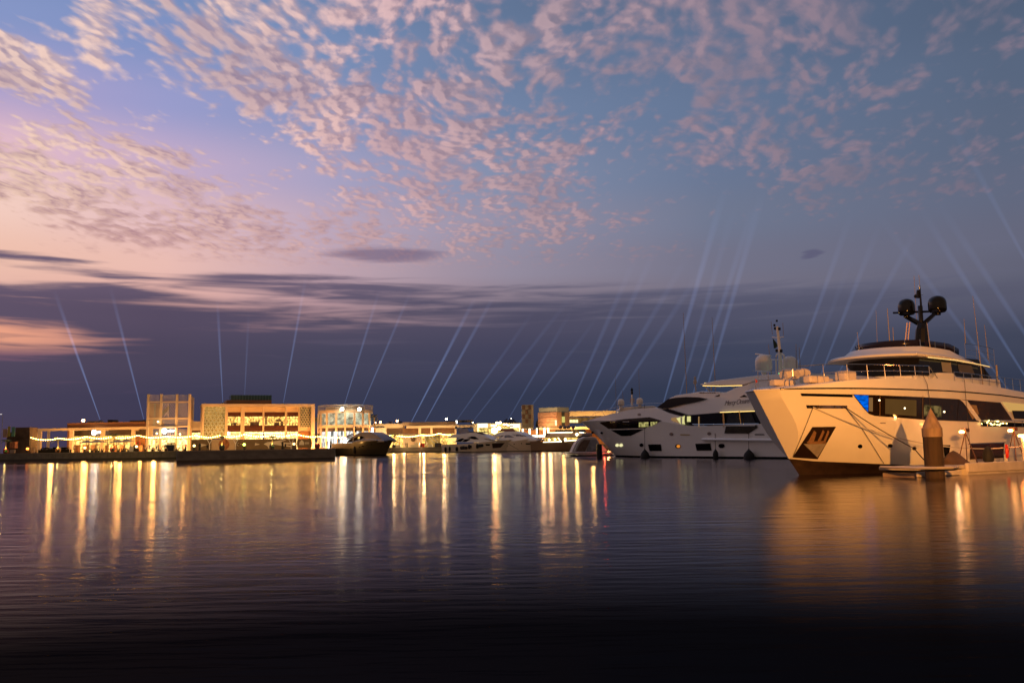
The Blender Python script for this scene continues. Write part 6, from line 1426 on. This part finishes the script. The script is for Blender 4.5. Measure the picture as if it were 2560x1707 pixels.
pbox(218,1127,222,1131,221,.3,mat('bollard_black',(.01,.01,.01),.5),'bollard','small black bollard on the quay edge below the parasols','bollard')
# navy planter tapering down
a, b = P(417,1111,220), P(438.5,1111,220); c = (a+b)/2; w = (b-a).length; zt_ = c.z
th = thing('planter_box', 'large navy blue tapered planter in front of the louvred tower', 'planter', (c.x,c.y,ZQ))
mb = MB(); mb.loft([[Vector((c.x+sx*w*.41,c.y+sy*.5,ZQ)) for sx,sy in ((-1,-1),(1,-1),(1,1),(-1,1))],[Vector((c.x+sx*w*.5,c.y+sy*.6,zt_)) for sx,sy in ((-1,-1),(1,-1),(1,1),(-1,1))]], close=True); mb.build('box', mat('navy_planter',(.012,.018,.05),.5), th)
rp = random.Random(9); mb = MB()
for k in range(160): p = Vector((c.x+rp.uniform(-w*.48,w*.48), c.y+rp.uniform(-.4,.4), zt_+rp.uniform(0,.35))); mb.add([p, p+Vector((.12,0,.05)), p+Vector((.03,.05,.16))], [(0,1,2)])
mb.build('foliage', leaf, th)
# red ring (life ring on a stand)
c = P(345.5,1109,219.5); th = thing('lifebuoy_stand', 'red life ring on a stand before the brown wall', 'lifebuoy', (c.x,c.y,ZQ))
mb = MB(); mb.tube([c+Vector((.46*math.cos(a),0,.46*math.sin(a))) for a in [2*math.pi*k/16 for k in range(17)]], .12, 6); mb.build('ring', mat('red_ring',(.8,.08,.03),.5,emit=(.9,.05,.02),es=.15), th, smooth=True)
mb = MB(); mb.tube([(c.x,c.y+.1,ZQ),(c.x,c.y+.1,c.z-.2)], .06, 5); mb.build('post', polem, th)
# kiosk and banners at the far left
pbox(16,1080,37,1133,236,4,mat('kiosk_brown',(.15,.09,.05),.8,noise=.5,nscale=.4),'kiosk','brown kiosk wall at the far left','kiosk')
pbox(37.3,1068,73,1133,235,4,mat('mural_brown',(.13,.08,.05),.8,noise=.7,nscale=.35),'mural_wall','dark wall with a faded mural left of the first bulb pole','wall')
pbox(7,1072,17,1093,234,.3,mat('banner_tan',(.42,.28,.22),.8),'banner','tan panel at the left edge above the red pot','banner')
pbox(19,1065.5,24.5,1091,233.5,.3,mat('banner_yellow',(.42,.34,.06),.8),'banner','narrow yellow banner at the far left','banner')
pbox(28.5,1067,36.5,1091,233.5,.3,mat('banner_teal',(.12,.30,.22),.8),'banner','teal green banner left of the dark mural wall','banner')
pbox(24,1104,37,1120,231,1.5,mat('stall_orange',(.45,.16,.06),.7,noise=.4),'stall','small orange stall front below the banners','stall')
pbox(24,1124,36,1132,225,.5,mat('cabinet_beige',(.36,.28,.22),.7),'cabinet','low beige cabinet below the orange stall','cabinet')
for x,lab in ((85.5,'white hooked bollard right of the orange lamp'),(174,'short white post in front of the second frame column')):
    c = P(x,1121,221); tag(MB().tube([(c.x-.3,c.y,c.z+.05),(c.x,c.y,c.z+.1),(c.x,c.y,ZQ)], .07, 6).build('quay_post', mat('post_white',(.7,.6,.5),.6)), lab, 'post')
def car(x, Y, lab, col, w=1.9):
    c = gp(x, Y, ZQ); th = thing('parked_car', lab, 'car', c, group='cars parked behind the open frame')
    cm = mat('car_'+lab[:6].strip().replace(' ','_'), col, .35, coat=.5)
    z0 = P(x,1115,Y).z-.9
    mb = MB(); mb.loft([[c+Vector((sx*w/2*k,0,0))+Vector((0,dy,zz_)) for sx,zz_ in ((-1,.3),(1,.3),(1,.95),(.96,1.05),(-.96,1.05),(-1,.95))] for dy,k in ((0,.94),(.3,1),(3.8,1),(4.2,.94))], close=True); mb.build('body', cm, th, smooth=True, bevel=.0)
    mb = MB(); mb.loft([[c+Vector((sx*w/2*k,dy,zz_)) for sx,zz_ in ((-.9,1.05),(.9,1.05),(.78,1.62),(-.78,1.62))] for dy,k in ((.9,1),(3.6,1))], close=True); mb.build('cabin', cm, th)
    mb = MB(); mb.prism([c+Vector((sx*w/2,.885,zz_)) for sx,zz_ in ((-.82,1.1),(.82,1.1),(.7,1.55),(-.7,1.55))], (0,-.02,0)); mb.build('windscreen', blackgl, th)
    for sx in (-.7,.7):
        mb = MB(); mb.box(c+Vector((sx*w/2,-.02,.78)), (.36,.06,.16)); mb.build('headlight', mat('headlight',(.8,.8,.75),.2), th)
        mb = MB(); mb.lathe(c+Vector((sx*w/2,.8,.33)), [(.33,-.1),(.33,.1)], 14, ax=Vector((0,1,0)), ay=Vector((0,0,1)), az=Vector((1,0,0))); mb.build('wheel', rubber, th)
    mb = MB(); mb.box(c+Vector((0,-.015,.62)), (.9,.05,.14)); mb.build('grille', blackp, th)
car(157, 262, 'white car facing the quay under the right bay of the open frame', (.75,.75,.75), 2.7)
car(134, 266, 'dark grey car in the middle of the open frame', (.08,.08,.09))
car(113, 266, 'silver car behind the left column of the open frame', (.35,.35,.38))
mb = MB(); a = gp(101,240,ZQ); b = gp(172,238,ZQ); rp = random.Random(2)
for k in range(900): q = rp.random(); p = a.lerp(b,q)+Vector((0,rp.uniform(-.4,.4),rp.uniform(0,1.0+.25*math.sin(q*9)))); mb.add([p, p+Vector((.22,0,.08)), p+Vector((.05,.1,.26))], [(0,1,2)])
mb.box((a+b)/2+Vector((0,.1,.4)), ((b-a).length*.98,.5,.8)); tag(mb.build('hedge', mat('hedge_dark',(.02,.018,.01),.9)), 'dark hedge inside the open frame in front of the parked cars', 'hedge')

# ------------------------------------------------------------------ people
def person_mesh(kind, seed):
    """one continuous body grown over joints"""
    me = bpy.data.meshes.new('person'); o = bpy.data.objects.new('person_tmp', me); COL.objects.link(o)
    rp = random.Random(seed); st = rp.uniform(.05,.22)
    if kind == 'sit':
        J = [((0,0,.52),.13),((0,0,.8),.15),((0,.02,1.05),.16),((0,0,1.18),.06),((0,-.02,1.3),.10),
             ((-.2,0,1.06),.06),((-.26,-.1,.82),.045),((-.18,-.32,.76),.038),((.2,0,1.06),.06),((.26,-.1,.82),.045),((.18,-.32,.76),.038),
             ((-.11,-.05,.5),.085),((-.13,-.45,.5),.07),((-.13,-.48,.05),.05),((.11,-.05,.5),.085),((.13,-.45,.5),.07),((.13,-.48,.05),.05)]
    else:
        J = [((0,0,.95),.13),((0,0,1.18),.135),((0,0,1.4),.15),((0,0,1.52),.055),((0,-.01,1.68),.11),
             ((-.2,0,1.42),.06),((-.27,.02,1.15),.045),((-.25,-.08,.9),.035),((.2,0,1.42),.06),((.27,.02,1.15),.045),((.24,-.1,.9),.035),
             ((-.09,0,.9),.09),((-.11,-st*.4,.5),.068),((-.11,-st,.06),.045),((.09,0,.9),.09),((.11,st*.3,.5),.068),((.11,st,.06),.045)]
    E = [(0,1),(1,2),(2,3),(3,4),(2,5),(5,6),(6,7),(2,8),(8,9),(9,10),(0,11),(11,12),(12,13),(0,14),(14,15),(15,16)]
    me.from_pydata([j[0] for j in J], E, [])
    sk = o.modifiers.new('skin','SKIN'); sk.use_smooth_shade = True
    for i, j in enumerate(J): r = j[1]; me.skin_vertices[0].data[i].radius = (r, r*.8)
    me.skin_vertices[0].data[0].use_root = True
    su = o.modifiers.new('s','SUBSURF'); su.levels = 1; su.render_levels = 1
    bpy.context.view_layer.update(); dg = bpy.context.evaluated_depsgraph_get()
    nm = bpy.data.meshes.new_from_object(o.evaluated_get(dg)); bpy.data.objects.remove(o); bpy.data.meshes.remove(me)
    if kind == 'robe':
        bm = bmesh.new(); bm.from_mesh(nm)
        mb = MB(); mb.lathe(Vector((0,0,.03)), [(.27,0),(.25,.3),(.2,.75),(.17,1.05),(.2,1.3),(.2,1.42),(.08,1.5),(.07,1.52)], 12)
        bm.free(); nm2 = bpy.data.meshes.new('person'); nm2.from_pydata([tuple(v) for v in mb.v]+[], [], mb.f)
        b2_ = bmesh.new(); b2_.from_mesh(nm); b2_.from_mesh(nm2); b2_.to_mesh(nm); b2_.free(); bpy.data.meshes.remove(nm2)
    nm.name = 'person'; return nm
skin = mat('skin', (.13,.075,.045), .6)
PM = {k: person_mesh(k, i) for i, k in enumerate(('stand','walk','sit','robe'))}
def person(x, Y, kind, top, legs, label, rz=0, h=1.0, cat='person', grp=None):
    c = gp(x, Y, ZQ); me = PM[kind].copy(); me.materials.clear()
    T = mat('cloth_%s'%str(top), top, .8); Lg = mat('cloth_%s'%str(legs), legs, .8)
    for m_ in (T, Lg, skin): me.materials.append(m_)
    hz = 1.24 if kind == 'sit' else 1.55
    for p in me.polygons:
        z = p.center.z; p.material_index = 2 if (z > hz and kind != 'robe') else (1 if z < (.6 if kind == 'sit' else .92) else 0)
    o = bpy.data.objects.new('person', me); COL.objects.link(o); o.location = c; o.rotation_euler = (0,0,rz); o.scale = (h,h,h)
    return tag(o, label, cat, grp)
bk_ = (.012,.012,.014); wh = (.55,.52,.48); br = (.16,.08,.04); gy = (.12,.12,.13); rd = (.4,.05,.03)
for a in ((184,225,'stand',wh,bk_,'person in a pale top standing at the second frame column',.3),(373,224,'stand',gy,bk_,'person in dark clothes standing at the foot of the tower, left',.5),
 (391,226,'sit',gy,bk_,'seated person in grey at the cafe table under the tower',1.2),(396,227,'walk',wh,gy,'person in a pale shirt behind the seated group under the tower',.2),
 (412,224,'walk',bk_,bk_,'person in black leaning toward the navy planter',.9),(336,221,'robe',bk_,bk_,'person in black beside the white storage box',0),
 (499,206,'robe',bk_,bk_,'tall figure in black robe at the left hoarding',0),(518,205,'sit',bk_,bk_,'figure in black crouching below the left forked post',.4),
 (706,205,'robe',bk_,bk_,'figure in black robe standing in front of the pale river shape',.2),(714,205,'sit',bk_,bk_,'seated figure in black beside the standing robe',-.6),
 (818,205,'stand',bk_,bk_,'person in black left of the white lit shop front door',.1),(826,206,'robe',wh,bk_,'person with white scarf before the round building',0),
 (1014,334,'stand',gy,bk_,'person in grey among the far booths, left of the round sign',.2),(1018,334,'robe',bk_,bk_,'person in black beside the grey one among the far booths',.2),
 (1110,334,'stand',bk_,gy,'person in black at the right end of the far quay',.2),(1115,334,'walk',br,bk_,'person in brown near the stern of the fender hung yacht',1.0),
 (1105,334,'sit',bk_,bk_,'person sitting at the far booths right end',1.0),(985,333,'stand',br,gy,'person in brown beside the gold lit palm',.4)):
    person(*a)
# ------------------------------------------------------------------ searchlights and their beams
def beam_mat():
    m = bpy.data.materials.new('light_beam'); m.use_nodes = True; t = m.node_tree; t.nodes.clear()
    o = t.nodes.new('ShaderNodeOutputMaterial'); e = t.nodes.new('ShaderNodeEmission')
    tc = t.nodes.new('ShaderNodeTexCoord'); sp = t.nodes.new('ShaderNodeSeparateXYZ'); t.links.new(tc.outputs['Object'], sp.inputs[0])
    # the lit haze thins out along the beam: object z runs 0..1 from lamp to end
    at = t.nodes.new('ShaderNodeAttribute'); at.attribute_type = 'OBJECT'; at.attribute_name = 'power'
    f = t.nodes.new('ShaderNodeMath'); f.operation = 'SUBTRACT'; f.inputs[0].default_value = 1.0; t.links.new(sp.outputs[2], f.inputs[1]); f.use_clamp = True
    g_ = t.nodes.new('ShaderNodeMath'); g_.operation = 'POWER'; t.links.new(f.outputs[0], g_.inputs[0]); g_.inputs[1].default_value = 1.15
    a = t.nodes.new('ShaderNodeMath'); a.operation = 'MULTIPLY_ADD'; t.links.new(sp.outputs[2], a.inputs[0]); a.inputs[1].default_value = 5.0; a.inputs[2].default_value = 1.0
    d = t.nodes.new('ShaderNodeMath'); d.operation = 'DIVIDE'; t.links.new(g_.outputs[0], d.inputs[0]); t.links.new(a.outputs[0], d.inputs[1])
    k = t.nodes.new('ShaderNodeMath'); k.operation = 'MULTIPLY'; t.links.new(d.outputs[0], k.inputs[0]); t.links.new(at.outputs['Fac'], k.inputs[1])
    # softer towards the rim of the cone
    ln_ = t.nodes.new('ShaderNodeVectorMath'); ln_.operation = 'MULTIPLY'; ln_.inputs[1].default_value = (1,1,0); t.links.new(tc.outputs['Object'], ln_.inputs[0])
    le = t.nodes.new('ShaderNodeVectorMath'); le.operation = 'LENGTH'; t.links.new(ln_.outputs[0], le.inputs[0])
    ra = t.nodes.new('ShaderNodeMath'); ra.operation = 'MULTIPLY_ADD'; t.links.new(sp.outputs[2], ra.inputs[0]); ra.inputs[1].default_value = .88; ra.inputs[2].default_value = .12
    rn = t.nodes.new('ShaderNodeMath'); rn.operation = 'DIVIDE'; t.links.new(le.outputs['Value'], rn.inputs[0]); t.links.new(ra.outputs[0], rn.inputs[1])
    r2_ = t.nodes.new('ShaderNodeMath'); r2_.operation = 'MULTIPLY'; t.links.new(rn.outputs[0], r2_.inputs[0]); t.links.new(rn.outputs[0], r2_.inputs[1])
    r3 = t.nodes.new('ShaderNodeMath'); r3.operation = 'SUBTRACT'; r3.inputs[0].default_value = 1; t.links.new(r2_.outputs[0], r3.inputs[1]); r3.use_clamp = True
    k2 = t.nodes.new('ShaderNodeMath'); k2.operation = 'MULTIPLY'; t.links.new(k.outputs[0], k2.inputs[0]); t.links.new(r3.outputs[0], k2.inputs[1])
    e.inputs[0].default_value = (.34,.50,1.0,1); t.links.new(k2.outputs[0], e.inputs[1]); t.links.new(e.outputs[0], o.inputs['Volume'])
    return m
BMm = beam_mat()
bms = [(251,1051,135,725,1.25,256),(360,1050,275,715,1.0,256),(557,1008,543,745,1.0,250),(611,1000,622,780,.45,258),(708,1009,765,690,.95,256),(858,1022,950,720,.9,254),(902,1023,1030,720,.8,254),
 (1028,1055,1190,740,1.3,356),(1062,1055,1240,730,.95,356),(1138,1055,1340,770,.7,360),(1180,1056,1430,740,.65,360),(1266,1056,1430,775,.75,360),(1297,1056,1500,785,.6,360),
 (1422,1026,1590,640,.9,340),(1455,1029,1640,620,1.0,340),(1489,1030,1720,640,.85,340),(1521,1030,1770,650,.8,340),
 (1655,1020,1815,460,1.25,330),(1690,1020,1835,520,.7,330),(1724,1010,1890,500,.85,330),(1758,1005,1910,470,1.05,330),
 (1985,935,2130,530,.85,330),(2010,960,2130,640,.4,330),(2045,955,2200,560,.85,330),(2095,935,2300,560,.75,330),
 (2600,1000,2300,520,1.25,330),(2700,1040,2340,500,.95,330),(2540,1000,2190,530,.75,330),(2640,790,2340,240,.55,330)]
wh_ = ['over the left restaurant roof','beside the louvred tower','rising from the left of the gallery roof','faint one behind the teal roof glass','from the right half of the gallery roof','from the left lamp on the round building','from the right lamp on the round building',
 'brighter left one over the low pavilion','right one over the low pavilion','over the right end of the low pavilion','left of the bright pavilion','over the bright pavilion','between bright pavilion and screen tower',
 'just right of the brick block','second right of the brick block','third right of the brick block','fourth right of the brick block, above the white domes',
 'bright one left of the tall whip antenna','thin one right of the tall whip antenna','left of the second whip antenna','right of the second whip antenna',
 'right of the white domes','faint one between the white domes and the glass wheelhouse','slanting right above the bow gear','slanting right behind the short antenna',
 'bright one leaning left behind the black domes','leaning left at the right edge','leaning left, crossing the black mast','high faint one at the right edge']
for (x0,y0,x1,y1,pw,Y), w in zip(bms, wh_):
    a = P(x0,y0,Y); b = P(x1,y1,Y+25); L_ = (b-a).length; z = (b-a).normalized()
    q = z.to_track_quat('Z','Y')
    th = thing('searchlight', 'searchlight beam '+w, 'searchlight', a, group='searchlight beams in the sky')
    me = bpy.data.meshes.new('light_beam'); n = 20; r0, r1 = .17*Y/250, (1.6 if a.x < 12 else 2.3)*Y/300*(L_/120)**.6
    vs = [(r*math.cos(2*math.pi*j/n), r*math.sin(2*math.pi*j/n), h) for r, h in ((.12,0),(1,1)) for j in range(n)]
    me.from_pydata(vs, [], [(j,(j+1)%n,n+(j+1)%n,n+j) for j in range(n)]+[tuple(range(n))[::-1], tuple(range(n,2*n))]); me.materials.append(BMm)
    o = bpy.data.objects.new('light_beam', me); COL.objects.link(o); o.location = (0,0,0); o.rotation_mode = 'QUATERNION'
    o.rotation_quaternion = q; o.scale = (r1,r1,L_); o.parent = th; o['power'] = pw*(1.15 if a.x < -30 else .62 if a.x < 12 else .30)*250/Y
    mb = MB(); mb.lathe(a-z*.75, [(.3,0),(.38,.1),(.38,.6),(.34,.72)], 12, ax=z.orthogonal().normalized(), ay=z.cross(z.orthogonal().normalized()), az=z); mb.build('housing', polem, th, smooth=True)
    mb = MB(); mb.lathe(a-z*.05, [(.28,0),(.28,.03)], 12, ax=z.orthogonal().normalized(), ay=z.cross(z.orthogonal().normalized()), az=z); mb.build('lens', glow('beam_lens', (.75,.85,1), 6), th)
for x, y in ((855,1022.5),(898.5,1023)):
    c = P(x,y,252.5); th = thing('flood_lamp', ('left' if x < 870 else 'right')+' brilliant flood lamp on the rim of the round building', 'lamp', c, group='flood lamps on the round building')
    mb = MB(); r = .5; mb.lathe(c-Vector((0,0,r)), [(0,0),(r*.8,r*.35),(r,r),(r*.8,r*1.65),(0,2*r)], 12); mb.build('globe', glow('rim_lamp', (1,.86,.6), 30), th, smooth=True)
    mb = MB(); mb.tube([c-Vector((0,0,.9)), c-Vector((0,0,r))], .08, 6); mb.build('stem', polem, th)
lamp('pontoon_lamp', (17.0,26.0,5.2), (1.0,.37,.065), 34000, r=.12)
